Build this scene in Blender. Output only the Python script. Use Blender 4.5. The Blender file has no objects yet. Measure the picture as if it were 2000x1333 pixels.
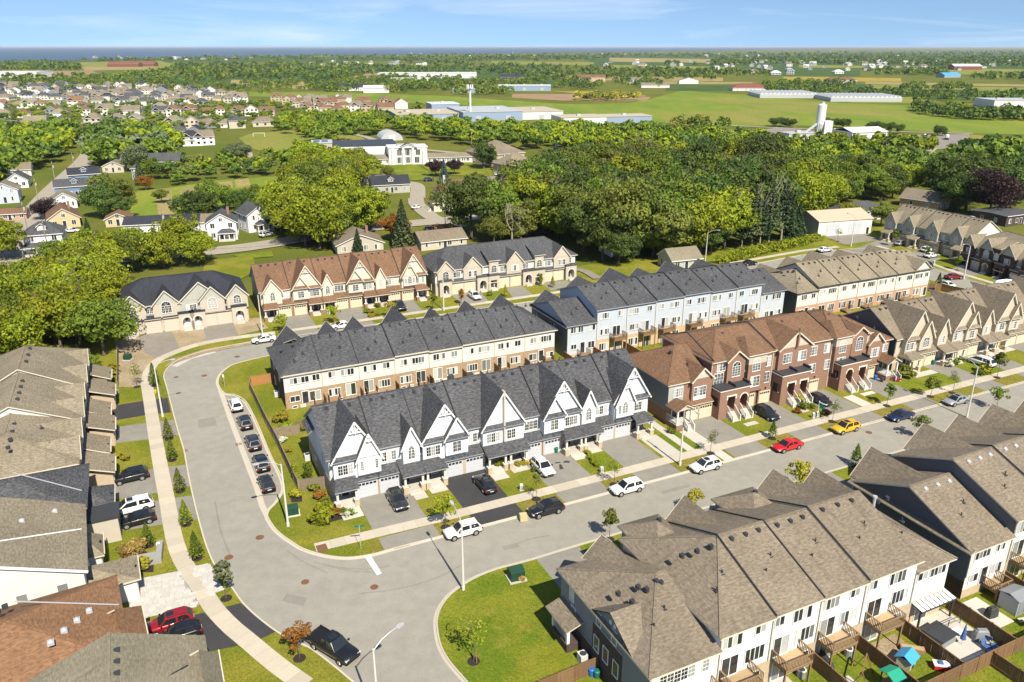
import bpy, math, random
import numpy as np
from mathutils import Vector, Matrix
random.seed(7); RNG = np.random.default_rng(7)
sc = bpy.context.scene; COL = sc.collection
R = math.radians
# ---------------------------------------------------------------- camera
CAMH = 55.0; FPX = 1530.0; PITCH = math.atan((666.5-91.0)/FPX)
cam = bpy.data.objects.new('camera', bpy.data.cameras.new('camera')); COL.objects.link(cam)
cam.location = (0, 0, CAMH); cam.rotation_euler = (math.pi/2-PITCH, 0, 0)
cam.data.sensor_width = 36; cam.data.lens = FPX/2000*36; cam.data.clip_start = 1; cam.data.clip_end = 90000
sc.camera = cam
# ---------------------------------------------------------------- sky, sun, exposure
HAZE = 2.8e-5; SUN_EL = R(47); SUN_AZ = R(25)          # the sun stands behind the camera, a little to the right
w = bpy.data.worlds.new('World'); sc.world = w; w.use_nodes = True
nt = w.node_tree; nt.nodes.clear()
def wn(t, **k):
    n = nt.nodes.new(t)
    for a, b in k.items(): setattr(n, a, b)
    return n
wo = wn('ShaderNodeOutputWorld'); bg = wn('ShaderNodeBackground'); sky = wn('ShaderNodeTexSky', sky_type='NISHITA')
sky.sun_disc = False; sky.sun_elevation = SUN_EL; sky.sun_rotation = math.pi-SUN_AZ
sky.altitude = 100; sky.air_density = 1.0; sky.dust_density = 0.0; sky.ozone_density = 3.5
tc = wn('ShaderNodeTexCoord'); mp = wn('ShaderNodeMapping'); mp.inputs['Scale'].default_value = (2.2, 2.2, 26)
no = wn('ShaderNodeTexNoise'); no.inputs['Scale'].default_value = 1.3; no.inputs['Detail'].default_value = 7; no.inputs['Roughness'].default_value = .62
no.inputs['Distortion'].default_value = .6
cr = wn('ShaderNodeValToRGB'); cr.color_ramp.elements[0].position = .50; cr.color_ramp.elements[1].position = .80
cr.color_ramp.elements[0].color = (0, 0, 0, 1); cr.color_ramp.elements[1].color = (.62, .62, .62, 1)
mx = wn('ShaderNodeMixRGB'); mx.inputs[2].default_value = (6.2, 7.0, 8.2, 1)
tint = wn('ShaderNodeMixRGB', blend_type='MULTIPLY'); tint.inputs[0].default_value = 1; tint.inputs[2].default_value = (.90, .93, .97, 1)
# the sky is sampled a little above the horizon so that the blue carries down to it
av = wn('ShaderNodeVectorMath', operation='ADD'); av.inputs[1].default_value = (0, 0, .13)
nv = wn('ShaderNodeVectorMath', operation='NORMALIZE')
L = nt.links.new
L(tc.outputs['Generated'], av.inputs[0]); L(av.outputs[0], nv.inputs[0]); L(nv.outputs[0], sky.inputs['Vector'])
L(tc.outputs['Generated'], mp.inputs[0]); L(mp.outputs[0], no.inputs['Vector']); L(no.outputs['Fac'], cr.inputs[0])
L(cr.outputs[0], mx.inputs[0]); L(sky.outputs[0], tint.inputs[1]); L(tint.outputs[0], mx.inputs[1]); L(mx.outputs[0], bg.inputs[0]); L(bg.outputs[0], wo.inputs[0])
bg.inputs[1].default_value = .086
sd = bpy.data.lights.new('sun', 'SUN'); sd.energy = 4.8; sd.angle = R(.53); sd.color = (1, .93, .79)
so = bpy.data.objects.new('sun', sd); COL.objects.link(so)
tosun = Vector((math.sin(SUN_AZ)*math.cos(SUN_EL), -math.cos(SUN_AZ)*math.cos(SUN_EL), math.sin(SUN_EL)))
so.rotation_euler = (-tosun).to_track_quat('-Z', 'Y').to_euler(); so.location = (0, -200, 300)
sc.view_settings.view_transform = 'Standard'; sc.view_settings.look = 'None'; sc.view_settings.gamma = 1
sc.view_settings.use_curve_mapping = False; sc.view_settings.exposure = 0.72
sc.cycles.max_bounces = 5; sc.cycles.transparent_max_bounces = 4; sc.cycles.volume_bounces = 0; sc.cycles.diffuse_bounces = 2; sc.cycles.glossy_bounces = 2
# ---------------------------------------------------------------- street grid and helpers
_cp, _sp = math.cos(PITCH), math.sin(PITCH)
def G(x, y, z=.1):                       # where the sight line through a point of the photograph meets height z
    a = (x-1000)/FPX; b = (666.5-y)/FPX
    d = (a, _cp+b*_sp, -_sp+b*_cp); t = (z-CAMH)/d[2]
    return Vector((t*d[0], t*d[1], z))
TH = R(25.3); UX, UY = math.cos(TH), math.sin(TH)
def ST(s, t, z=0.0): return Vector((s*UX-t*UY, s*UY+t*UX, z))    # street grid: s along the main street, t across it
def srgb(r, g, b):
    f = lambda c: (c/255/12.92) if c/255 <= .04045 else ((c/255+.055)/1.055)**2.4
    return (f(r), f(g), f(b))
# ---------------------------------------------------------------- materials
MATS = {}
class NT:
    def __init__(s, name):
        s.m = bpy.data.materials.new(name); s.m.use_nodes = True; s.t = s.m.node_tree; s.b = s.t.nodes['Principled BSDF']
        s.b.inputs['Specular IOR Level'].default_value = .25
    def n(s, t, **k):
        x = s.t.nodes.new(t)
        for a, v in k.items():
            if a in x.inputs: x.inputs[a].default_value = v
            else: setattr(x, a, v)
        return x
    def l(s, a, b): s.t.links.new(a, b)
    def coord(s, kind='Object', scale=(1, 1, 1), rot=(0, 0, 0)):
        c = s.n('ShaderNodeTexCoord'); m = s.n('ShaderNodeMapping'); m.inputs['Scale'].default_value = scale; m.inputs['Rotation'].default_value = rot
        s.l(c.outputs[kind], m.inputs[0]); return m.outputs[0]
    def world(s, scale=(1, 1, 1)):
        c = s.n('ShaderNodeNewGeometry'); m = s.n('ShaderNodeMapping'); m.inputs['Scale'].default_value = scale
        s.l(c.outputs['Position'], m.inputs[0]); return m.outputs[0]
    def noise(s, vec, scale, detail=4, rough=.6, dist=0):
        x = s.n('ShaderNodeTexNoise'); x.inputs['Scale'].default_value = scale; x.inputs['Detail'].default_value = detail
        x.inputs['Roughness'].default_value = rough; x.inputs['Distortion'].default_value = dist; s.l(vec, x.inputs['Vector']); return x.outputs['Fac']
    def ramp(s, fac, stops):
        x = s.n('ShaderNodeValToRGB'); e = x.color_ramp.elements
        while len(e) < len(stops): e.new(.5)
        for i, (p, c) in enumerate(stops):
            e[i].position = p; e[i].color = (*c[:3], 1) if not isinstance(c, (int, float)) else (c, c, c, 1)
        s.l(fac, x.inputs[0]); return x.outputs[0]
    def mix(s, fac, a, b, mode='MIX'):
        x = s.n('ShaderNodeMixRGB', blend_type=mode)
        for i, v in enumerate((fac, a, b)):
            if hasattr(v, 'links'): s.l(v, x.inputs[i])
            elif isinstance(v, (int, float)): x.inputs[i].default_value = v if i == 0 else (v, v, v, 1)
            else: x.inputs[i].default_value = (*v[:3], 1)
        return x.outputs[0]
    def bump(s, h, strength=.3, dist=.05):
        x = s.n('ShaderNodeBump'); x.inputs['Strength'].default_value = strength; x.inputs['Distance'].default_value = dist
        s.l(h, x.inputs['Height']); s.l(x.outputs[0], s.b.inputs['Normal'])
    def out(s, col=None, rough=.8, metal=0, spec=None):
        if col is not None:
            if hasattr(col, 'links'): s.l(col, s.b.inputs['Base Color'])
            else: s.b.inputs['Base Color'].default_value = (*col[:3], 1)
        s.b.inputs['Roughness'].default_value = rough; s.b.inputs['Metallic'].default_value = metal
        if spec is not None: s.b.inputs['Specular IOR Level'].default_value = spec
        MATS[s.m.name] = s.m; return s.m
def mul(c, k): return tuple(v*k for v in c[:3])
def flat(name, c, rough=.7, metal=0, var=.12, sc_=1.5, spec=.25):
    k = NT(name); v = k.world(); f = k.noise(v, sc_, 4)
    return k.out(k.mix(f, mul(c, 1-var), mul(c, 1+var)), rough, metal, spec)
def shingle(name, a, b, c):
    k = NT(name); uv = k.coord('UV', (1, 1, 1))
    br = k.n('ShaderNodeTexBrick'); br.inputs['Scale'].default_value = 1; br.inputs['Brick Width'].default_value = .33; br.inputs['Row Height'].default_value = .145
    br.inputs['Mortar Size'].default_value = .008; br.inputs['Color1'].default_value = (*a, 1); br.inputs['Color2'].default_value = (*c, 1); br.inputs['Mortar'].default_value = (*mul(a, .55), 1)
    k.l(uv, br.inputs['Vector'])
    f = k.noise(k.coord('UV', (1.1, 3.0, 1)), 1.7, 5, .7); g = k.ramp(f, [(.36, a), (.5, b), (.64, c)])
    col = k.mix(.34, g, br.outputs[0]); f2 = k.noise(k.world(), .16, 3); col = k.mix(1, col, k.ramp(f2, [(.3, .86), (.7, 1.12)]), 'MULTIPLY')
    streak = k.ramp(k.noise(k.coord('UV', (1.6, .12, 1)), 1.1, 3, .6), [(.52, 1.0), (.72, .80)]); col = k.mix(1, col, streak, 'MULTIPLY')
    k.bump(br.outputs['Fac'], -.35, .02); return k.out(col, .92, 0, .15)
def siding(name, c, vertical=False, pitch=.125, var=.05):
    k = NT(name); uv = k.coord('UV'); sx = k.n('ShaderNodeSeparateXYZ'); k.l(uv, sx.inputs[0])
    m = k.n('ShaderNodeMath', operation='MULTIPLY'); m.inputs[1].default_value = 1/(pitch if not vertical else .3); k.l(sx.outputs[0 if vertical else 1], m.inputs[0])
    fr = k.n('ShaderNodeMath', operation='FRACT'); k.l(m.outputs[0], fr.inputs[0])
    g = k.ramp(fr.outputs[0], [(0, .74), (.14, 1.0), (.9, 1.0), (1, .92)])
    f = k.noise(k.world(), .7, 4); col = k.mix(1, k.mix(f, mul(c, 1-var), mul(c, 1+var)), g, 'MULTIPLY')
    dirt = k.ramp(k.noise(k.coord('UV', (1.5, .25, 1)), 1.2, 4), [(.45, 1), (.8, .9)]); col = k.mix(1, col, dirt, 'MULTIPLY')
    k.bump(fr.outputs[0], .25, .015); return k.out(col, .6, 0, .3)
def brick(name, a, b, mort, wd=.23, rh=.075, var=.5):
    ds = lambda c: tuple(v*.72+.28*(.3*c[0]+.6*c[1]+.1*c[2]) for v in c); a, b = ds(a), ds(b)
    k = NT(name); uv = k.coord('UV')
    br = k.n('ShaderNodeTexBrick'); br.inputs['Scale'].default_value = 1; br.inputs['Brick Width'].default_value = wd; br.inputs['Row Height'].default_value = rh
    br.inputs['Mortar Size'].default_value = .008; br.inputs['Color1'].default_value = (*a, 1); br.inputs['Color2'].default_value = (*b, 1); br.inputs['Mortar'].default_value = (*mort, 1)
    k.l(uv, br.inputs['Vector']); f = k.noise(k.coord('UV', (1, 1.8, 1)), 2.4, 5, .75); col = k.mix(var, br.outputs[0], k.ramp(f, [(.34, a), (.66, b)]))
    k.bump(br.outputs['Fac'], -.3, .01); return k.out(col, .85, 0, .2)
def lawn(name, a, b, c, patch=.11, tan=(.16, .13, .045), tanpos=.62):
    k = NT(name); v = k.world(); f = k.noise(v, 2.6, 6, .75); g = k.noise(v, patch, 5, .62, .4); h = k.noise(v, .34, 4, .6)
    col = k.mix(f, a, b); col = k.mix(k.ramp(g, [(.42, 0.0), (.6, 1.0)]), col, c); col = k.mix(k.ramp(h, [(tanpos, 0.0), (tanpos+.14, .75)]), col, tan)
    fine = k.noise(v, 5.5, 4, .85); col = k.mix(1, col, k.ramp(fine, [(.32, .5), (.68, 1.5)]), 'MULTIPLY')
    k.bump(fine, .9, .12); return k.out(col, .95, 0, .1)
def leaf(name, a, b, trans=.24):
    k = NT(name); oi = k.n('ShaderNodeObjectInfo'); at = k.n('ShaderNodeAttribute', attribute_name='tone')
    v = k.world(); f = k.noise(v, .35, 3)
    m = k.n('ShaderNodeMath', operation='ADD'); k.l(at.outputs['Fac'], m.inputs[0]); k.l(f, m.inputs[1])
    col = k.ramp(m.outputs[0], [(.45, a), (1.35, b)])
    hs = k.n('ShaderNodeHueSaturation'); r2 = k.n('ShaderNodeMapRange'); r2.inputs[3].default_value = .485; r2.inputs[4].default_value = .515; k.l(oi.outputs['Random'], r2.inputs[0]); k.l(r2.outputs[0], hs.inputs['Hue'])
    r3 = k.n('ShaderNodeMapRange'); r3.inputs[3].default_value = .78; r3.inputs[4].default_value = 1.22; k.l(oi.outputs['Random'], r3.inputs[0]); k.l(r3.outputs[0], hs.inputs['Value']); k.l(col, hs.inputs['Color'])
    tr = k.n('ShaderNodeBsdfTranslucent'); k.l(k.mix(1, hs.outputs[0], (1.0, 1.05, .55), 'MULTIPLY'), tr.inputs[0]); ms = k.n('ShaderNodeMixShader'); ms.inputs[0].default_value = trans
    out = k.t.nodes['Material Output']; k.l(k.b.outputs[0], ms.inputs[1]); k.l(tr.outputs[0], ms.inputs[2]); k.l(ms.outputs[0], out.inputs[0])
    return k.out(hs.outputs[0], .6, 0, .25)
# roofs
M = {}
M['roof_grey'] = shingle('roof_grey', srgb(52, 53, 57), srgb(74, 75, 78), srgb(108, 107, 107))
M['roof_black'] = shingle('roof_black', srgb(46, 47, 53), srgb(55, 57, 64), srgb(66, 68, 75))
M['roof_brown'] = shingle('roof_brown', srgb(94, 70, 53), srgb(116, 89, 69), srgb(138, 109, 86))
M['roof_tan'] = shingle('roof_tan', srgb(108, 99, 83), srgb(130, 120, 101), srgb(154, 143, 122))
M['roof_taupe'] = shingle('roof_taupe', srgb(102, 92, 78), srgb(123, 112, 96), srgb(146, 134, 116))
M['roof_rust'] = shingle('roof_rust', srgb(104, 77, 56), srgb(130, 98, 72), srgb(148, 115, 87))
M['roof_sage'] = shingle('roof_sage', srgb(110, 103, 86), srgb(128, 121, 102), srgb(146, 138, 119))
# walls
M['blue_white'] = siding('siding_blue_white', (.64, .665, .69), True)
M['blue_grey'] = siding('siding_blue_grey', (.49, .53, .58))
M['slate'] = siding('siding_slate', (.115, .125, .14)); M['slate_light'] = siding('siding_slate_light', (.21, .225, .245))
M['cream'] = siding('siding_cream', (.70, .665, .59)); M['white'] = siding('siding_white', (.74, .74, .72)); M['sand'] = siding('siding_sand', (.52, .46, .36))
M['sage'] = siding('siding_sage', (.40, .40, .35)); M['ivory'] = siding('siding_ivory', (.60, .555, .45), True); M['pale'] = siding('siding_pale', (.68, .66, .60), True, .3)
M['far_blue'] = siding('siding_steel_blue', (.16, .23, .34)); M['yellow'] = siding('siding_butter', (.55, .44, .26))
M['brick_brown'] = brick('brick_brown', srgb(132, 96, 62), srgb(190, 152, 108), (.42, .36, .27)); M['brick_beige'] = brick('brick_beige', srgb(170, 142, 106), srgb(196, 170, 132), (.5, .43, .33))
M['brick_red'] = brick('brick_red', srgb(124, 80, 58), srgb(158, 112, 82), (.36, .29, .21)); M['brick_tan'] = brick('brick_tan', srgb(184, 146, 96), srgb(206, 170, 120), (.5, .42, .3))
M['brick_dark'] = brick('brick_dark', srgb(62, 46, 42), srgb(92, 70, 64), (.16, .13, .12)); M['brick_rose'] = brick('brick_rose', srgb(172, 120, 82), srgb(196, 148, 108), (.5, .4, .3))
M['stucco'] = flat('stucco_beige', (.46, .41, .33), .85, 0, .06)
M['trim_white'] = flat('trim_white', (.74, .73, .70), .5, 0, .04); M['trim_cream'] = flat('trim_cream', (.60, .54, .43), .55, 0, .05); M['trim_dark'] = flat('trim_dark', (.035, .036, .04), .5); M['trim_grey'] = flat('trim_grey', (.30, .31, .32), .5)
M['stone_trim'] = flat('stone_trim', (.62, .57, .48), .8, 0, .08)
M['door_dark'] = flat('door_dark', (.035, .04, .05), .4); M['gar_white'] = flat('garage_pale', (.50, .51, .53), .5, 0, .05); M['gar_cream'] = flat('garage_cream', (.60, .52, .38), .5, 0, .05); M['gar_tan'] = flat('garage_tan', (.52, .47, .39), .5, 0, .05)
def glass(name, c, rough=.06):
    k = NT(name); oi = k.n('ShaderNodeObjectInfo'); col = k.ramp(oi.outputs['Random'], c); return k.out(col, rough, 0, .6)
M['pane'] = glass('window_glass', [(0, (.016, .019, .022)), (.45, (.035, .04, .042)), (.6, (.20, .21, .20)), (.8, (.42, .42, .40)), (1, (.55, .55, .52))], .12)
M['pane_dark'] = glass('dark_glass', [(0, (.012, .014, .017)), (1, (.03, .034, .038))], .08)
M['car_glass'] = glass('car_glass', [(0, (.012, .014, .016)), (1, (.02, .024, .028))], .05)
# ground
def concrete(name, c, var=.1, j=None):
    k = NT(name); v = k.world(); f = k.noise(v, 1.1, 6, .7); g = k.noise(v, 9, 3); col = k.mix(f, mul(c, 1-var), mul(c, 1+var)); col = k.mix(1, col, k.ramp(g, [(.3, .9), (.7, 1.08)]), 'MULTIPLY')
    oi = k.n('ShaderNodeObjectInfo'); col = k.mix(1, col, k.ramp(oi.outputs['Random'], [(0, .91), (1, 1.07)]), 'MULTIPLY'); k.bump(g, .2, .02); return k.out(col, .9, 0, .2)
M['walk'] = concrete('pavement_concrete', (.47, .415, .325)); M['kerb'] = concrete('kerb_concrete', (.48, .43, .345)); M['slabwhite'] = concrete('pale_slab', (.50, .465, .40))
M['paver'] = concrete('pale_paver', (.50, .47, .42), .16); M['paver_grey'] = concrete('grey_stone', (.30, .295, .285), .1)
def asphalt(name, c, var=.12, cracks=False):
    k = NT(name); v = k.world(); f = k.noise(v, .12, 6, .6, .5); g = k.noise(v, 6, 5, .8); h = k.noise(v, .7, 4)
    col = k.mix(f, mul(c, 1-var), mul(c, 1+var)); col = k.mix(1, col, k.ramp(g, [(.25, .86), (.75, 1.12)]), 'MULTIPLY'); col = k.mix(1, col, k.ramp(h, [(.35, .93), (.65, 1.05)]), 'MULTIPLY')
    st = k.ramp(k.noise(k.world((.9, .9, 1)), .35, 7, .8, 1.5), [(.64, 1.0), (.70, .82), (.72, 1.0)]); col = k.mix(.6, col, k.mix(1, col, st, 'MULTIPLY')); k.bump(g, .25, .02); return k.out(col, .9, 0, .2)
M['road'] = asphalt('road_asphalt', (.285, .265, .222), .12); M['drive'] = asphalt('driveway_asphalt', (.235, .218, .185), .18); M['drive_new'] = asphalt('driveway_sealed', (.05, .049, .05), .25); M['road_far'] = asphalt('road_old', (.33, .29, .225), .1)
M['road_dark'] = asphalt('road_repair', (.235, .218, .185), .12); M['gravel'] = asphalt('gravel', (.235, .21, .175), .2); M['mulch'] = flat('mulch', (.035, .026, .022), .95, 0, .4, 8)
M['soil'] = lawn('bare_soil', (.33, .26, .165), (.40, .32, .21), (.30, .23, .14), .2, (.16, .17, .06), .62)
M['lawn'] = lawn('lawn_grass', (.120, .148, .012), (.165, .182, .018), (.22, .205, .028)); M['lawn_rich'] = lawn('lawn_rich', (.095, .152, .011), (.14, .178, .014), (.19, .20, .02), .14, (.25, .21, .035), .56)
M['verge'] = lawn('verge_grass', (.15, .15, .02), (.19, .175, .03), (.215, .18, .035), .3, (.27, .20, .06), .55)
M['ground'] = lawn('open_ground', (.080, .108, .014), (.11, .13, .018), (.14, .14, .025), .02, (.14, .125, .05), .6)
for nme, a, b, c in [('field_green', (.125, .19, .022), (.16, .21, .026), (.21, .23, .032)), ('field_dry', (.25, .20, .075), (.30, .24, .10), (.22, .20, .07)), ('field_gold', (.28, .22, .03), (.33, .25, .05), (.2, .19, .04)), ('field_dark', (.045, .085, .02), (.055, .10, .025), (.075, .11, .03)), ('field_soil', (.26, .165, .09), (.30, .2, .12), (.22, .17, .08)), ('field_mid', (.16, .19, .03), (.20, .21, .04), (.24, .21, .05))]:
    k = NT(nme); v = k.world((1, .35, 1)); f = k.noise(v, .03, 6, .65); g = k.noise(k.world(), .35, 5, .8); col = k.ramp(f, [(.35, a), (.5, b), (.65, c)])
    M[nme] = k.out(k.mix(1, col, k.ramp(g, [(.25, .72), (.75, 1.25)]), 'MULTIPLY'), .95, 0, .1)
k = NT('lake_water'); f = k.noise(k.world((.004, .03, 1)), 1, 5); M['water'] = k.out(k.mix(f, (.030, .062, .085), (.042, .078, .10)), .35, 0, .25); M['paint'] = flat('road_paint', (.74, .74, .72), .7, 0, .06, 3)
# wood, metal, odds
def wood(name, c):
    k = NT(name); f = k.noise(k.coord('Object', (1, 1, .3)), 6, 5, .7); oi = k.n('ShaderNodeObjectInfo'); col = k.mix(f, mul(c, .62), mul(c, 1.25)); return k.out(k.mix(1, col, k.ramp(oi.outputs['Random'], [(0, .85), (1, 1.15)]), 'MULTIPLY'), .85)
M['fence'] = wood('fence_wood', (.20, .118, .058)); M['fence_old'] = wood('fence_grey', (.24, .19, .13)); M['fence_new'] = wood('fence_cedar', (.36, .175, .065)); M['deck'] = wood('deck_wood', (.27, .17, .085)); M['deck_floor'] = wood('deck_floor', (.46, .33, .19)); M['bark'] = wood('bark', (.12, .095, .07)); M['bark_pale'] = wood('bark_pale', (.30, .26, .20))
M['metal'] = flat('galvanised', (.52, .53, .54), .4, .3, .06); M['pole_pale'] = flat('concrete_pole', (.56, .54, .49), .75, 0, .06); M['black'] = flat('black_plastic', (.014, .014, .015), .45); M['rubber'] = flat('rubber', (.018, .018, .019), .8); M['alloy'] = flat('alloy', (.45, .46, .47), .3, .7); M['rust'] = flat('rusty_iron', (.17, .085, .045), .8, 0, .25, 4)
M['green_box'] = flat('green_steel', (.018, .055, .034), .5); M['lamp'] = flat('lamp_glass', (.75, .76, .76), .3); M['headlight'] = flat('clear_lens', (.62, .65, .68), .12, .1); M['taillight'] = flat('red_lens', (.30, .012, .012), .2)
for nme, c in [('blue', (.03, .12, .42)), ('skyblue', (.06, .32, .58)), ('teal', (.01, .13, .10)), ('red', (.45, .02, .02)), ('yellow_p', (.65, .42, .02)), ('pink', (.6, .06, .25)), ('grey', (.22, .23, .24)), ('charcoal', (.045, .047, .05)), ('whitep', (.75, .75, .74)), ('greenp', (.02, .28, .17)), ('purple', (.09, .02, .07)), ('denim', (.07, .13, .30)), ('sandp', (.55, .42, .22)), ('ind_white', (.60, .60, .58)), ('ind_blue', (.25, .32, .42)), ('ind_grey', (.42, .43, .43)), ('redroof', (.20, .075, .05)), ('ind_tan', (.46, .39, .28))]:
    M[nme] = flat('paint_'+nme, c, .5, 0, .06)
def carpaint(name, c, metal=.0):
    k = NT('car_'+name); k.b.inputs['Coat Weight'].default_value = .7; k.b.inputs['Coat Roughness'].default_value = .04; return k.out(c, .35, metal, .5)
CP = {n: carpaint(n, c, mt) for n, c, mt in [('white', (.72, .72, .70), 0), ('black', (.010, .011, .014), .1), ('navy', (.012, .022, .075), .2), ('charcoal', (.03, .032, .036), .3), ('red', (.50, .006, .010), 0), ('maroon', (.20, .008, .014), .2), ('yellow', (.62, .36, .01), 0), ('silver', (.46, .47, .48), .5), ('midnight', (.014, .018, .03), .2), ('crimson', (.30, .008, .016), .2)]}
# foliage
M['leaf_bright'] = leaf('leaf_bright', (.095, .135, .006), (.27, .30, .016)); M['leaf_mid'] = leaf('leaf_mid', (.055, .100, .009), (.165, .215, .022)); M['leaf_dark'] = leaf('leaf_dark', (.032, .068, .011), (.105, .150, .026)); M['leaf_yellow'] = leaf('leaf_yellow', (.19, .19, .015), (.36, .31, .03)); M['leaf_pale'] = leaf('leaf_pale', (.085, .125, .05), (.19, .225, .10)); M['leaf_olive'] = leaf('leaf_olive', (.075, .105, .013), (.19, .205, .032)); M['leaf_purple'] = leaf('leaf_purple', (.018, .012, .012), (.055, .028, .030)); M['leaf_orange'] = leaf('leaf_orange', (.16, .07, .015), (.30, .14, .02)); M['needle'] = leaf('needle', (.022, .05, .02), (.065, .105, .04), .15); M['needle_light'] = leaf('needle_light', (.05, .085, .03), (.13, .165, .06), .15); M['needle_blue'] = leaf('needle_blue', (.04, .07, .06), (.10, .15, .13), .15); M['grass_gold'] = leaf('grass_gold', (.24, .16, .04), (.42, .28, .09)); M['flower_red'] = leaf('flower_red', (.3, .02, .02), (.5, .06, .06)); M['flower_white'] = leaf('flower_white', (.4, .42, .3), (.7, .7, .6))
# ---------------------------------------------------------------- mesh builder
class MB:
    def __init__(s): s.v = []; s.f = []; s.m = []
    def poly(s, pts, m=0):
        i = len(s.v); s.v += [tuple(p) for p in pts]; s.f.append(list(range(i, i+len(pts)))); s.m.append(m); return s
    def box(s, x0, x1, y0, y1, z0, z1, m=0, top=None, bottom=True):
        a, b, c, d = (x0, y0), (x1, y0), (x1, y1), (x0, y1); q = lambda p, z: (p[0], p[1], z)
        i = len(s.v); s.v += [q(a, z0), q(b, z0), q(c, z0), q(d, z0), q(a, z1), q(b, z1), q(c, z1), q(d, z1)]
        for f, mm in (((0, 1, 5, 4), m), ((1, 2, 6, 5), m), ((2, 3, 7, 6), m), ((3, 0, 4, 7), m), ((4, 5, 6, 7), m if top is None else top)) + ((((3, 2, 1, 0), m),) if bottom else ()):
            s.f.append([i+j for j in f]); s.m.append(mm)
        return s
    def prism(s, pts, z0, z1, m=0, side=None):        # pts counter-clockwise
        n = len(pts); i = len(s.v); s.v += [(p[0], p[1], z0) for p in pts]+[(p[0], p[1], z1) for p in pts]
        s.f.append([i+n+j for j in range(n)]); s.m.append(m)
        for j in range(n): s.f.append([i+j, i+(j+1) % n, i+n+(j+1) % n, i+n+j]); s.m.append(m if side is None else side)
        return s
    def slab(s, pts, th=.16, m=0, side=1):            # a planar piece with thickness hung below it
        n = len(pts); i = len(s.v); s.v += [tuple(p) for p in pts]+[(p[0], p[1], p[2]-th) for p in pts]
        s.f.append(list(range(i, i+n))); s.m.append(m); s.f.append([i+n+j for j in reversed(range(n))]); s.m.append(side)
        for j in range(n): s.f.append([i+(j+1) % n, i+j, i+n+j, i+n+(j+1) % n]); s.m.append(side)
        return s
    def cyl(s, p, q, r0, r1=None, n=8, m=0, caps=True):
        r1 = r0 if r1 is None else r1; p, q = Vector(p), Vector(q); d = (q-p).normalized(); a = d.orthogonal().normalized(); b = d.cross(a); i = len(s.v)
        for c, r in ((p, r0), (q, r1)):
            for j in range(n): t = 2*math.pi*j/n; s.v.append(tuple(c+(a*math.cos(t)+b*math.sin(t))*r))
        for j in range(n): s.f.append([i+j, i+(j+1) % n, i+n+(j+1) % n, i+n+j]); s.m.append(m)
        if caps: s.f.append([i+j for j in reversed(range(n))]); s.m.append(m); s.f.append([i+n+j for j in range(n)]); s.m.append(m)
        return s
    def tube(s, pts, r, n=6, m=0):
        for a, b in zip(pts, pts[1:]): s.cyl(a, b, r, r, n, m)
        return s
    def bar(s, p, q, wd, ht, m=0):                     # a square bar from p to q
        p, q = Vector(p), Vector(q); d = (q-p).normalized(); sd_ = d.cross(Vector((0, 0, 1)))
        if sd_.length < 1e-4: sd_ = Vector((1, 0, 0))
        sd_.normalize(); up = sd_.cross(d); i = len(s.v)
        for c in (p, q):
            for a, b in ((-1, -1), (1, -1), (1, 1), (-1, 1)): s.v.append(tuple(c+sd_*a*wd/2+up*b*ht/2))
        for f in ((0, 1, 5, 4), (1, 2, 6, 5), (2, 3, 7, 6), (3, 0, 4, 7), (3, 2, 1, 0), (4, 5, 6, 7)): s.f.append([i+j for j in f]); s.m.append(m)
        return s
    def mesh(s, name, mats, smooth=False):
        me = bpy.data.meshes.new(name); me.from_pydata(s.v, [], s.f)
        for m in (mats if isinstance(mats, (list, tuple)) else [mats]): me.materials.append(m)
        me.polygons.foreach_set('material_index', s.m)
        uvl = me.uv_layers.new(name='UVMap'); uv = np.zeros((len(me.loops), 2)); k = 0
        for f in s.f:
            p0, p1, p2 = Vector(s.v[f[0]]), Vector(s.v[f[1]]), Vector(s.v[f[2]]); nn = (p1-p0).cross(p2-p1)
            if nn.length > 1e-9: nn.normalize()
            if abs(nn.z) > .999: t, b = Vector((1, 0, 0)), Vector((0, 1, 0))
            else: t = Vector((0, 0, 1)).cross(nn); t = t.normalized() if t.length > 1e-6 else Vector((1, 0, 0)); b = nn.cross(t)
            for j in f: p = Vector(s.v[j]); uv[k] = (p.dot(t), p.dot(b)); k += 1
        uvl.data.foreach_set('uv', uv.ravel())
        if smooth: me.polygons.foreach_set('use_smooth', [True]*len(me.polygons))
        me.update(); return me
    def build(s, name, mats, parent=None, smooth=False):
        return obj(name, s.mesh(name, mats, smooth), parent)
def obj(name, me, parent=None, loc=None, rz=None):
    o = bpy.data.objects.new(name, me); COL.objects.link(o)
    if parent is not None: o.parent = parent
    if loc is not None: o.location = loc
    if rz is not None: o.rotation_euler = (0, 0, rz)
    return o
def tag(o, label=None, cat=None, group=None, kind=None):
    if label: o['label'] = label
    if cat: o['category'] = cat
    if group: o['group'] = group
    if kind: o['kind'] = kind
    return o
def thing(name, label, cat, loc=(0, 0, 0), rz=0, group=None):
    return tag(obj(name, None, None, loc, rz), label, cat, group)
def struct(name, mb, m, smooth=False): return tag(mb.build(name, m, None, smooth), kind='structure')
KIDS = {}
def kids(o): return KIDS.get(o.name) or [c for c in bpy.data.objects if c.parent == o]
def copy_tree(o, kidmap, parent=None):
    c = o.copy(); COL.objects.link(c); c.parent = parent
    for ch in kidmap.get(o, ()): copy_tree(ch, kidmap, c)
    return c
def kidmap_of(*roots):
    mp_ = {}
    for x in bpy.data.objects:
        if x.parent is not None: mp_.setdefault(x.parent, []).append(x)
    return mp_
def world_poly(pts, z): return [tuple(G(x, y, z)) for x, y in pts]
def ccw(p):
    a = sum(p[i][0]*p[(i+1) % len(p)][1]-p[(i+1) % len(p)][0]*p[i][1] for i in range(len(p)))
    return p if a > 0 else p[::-1]
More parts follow.
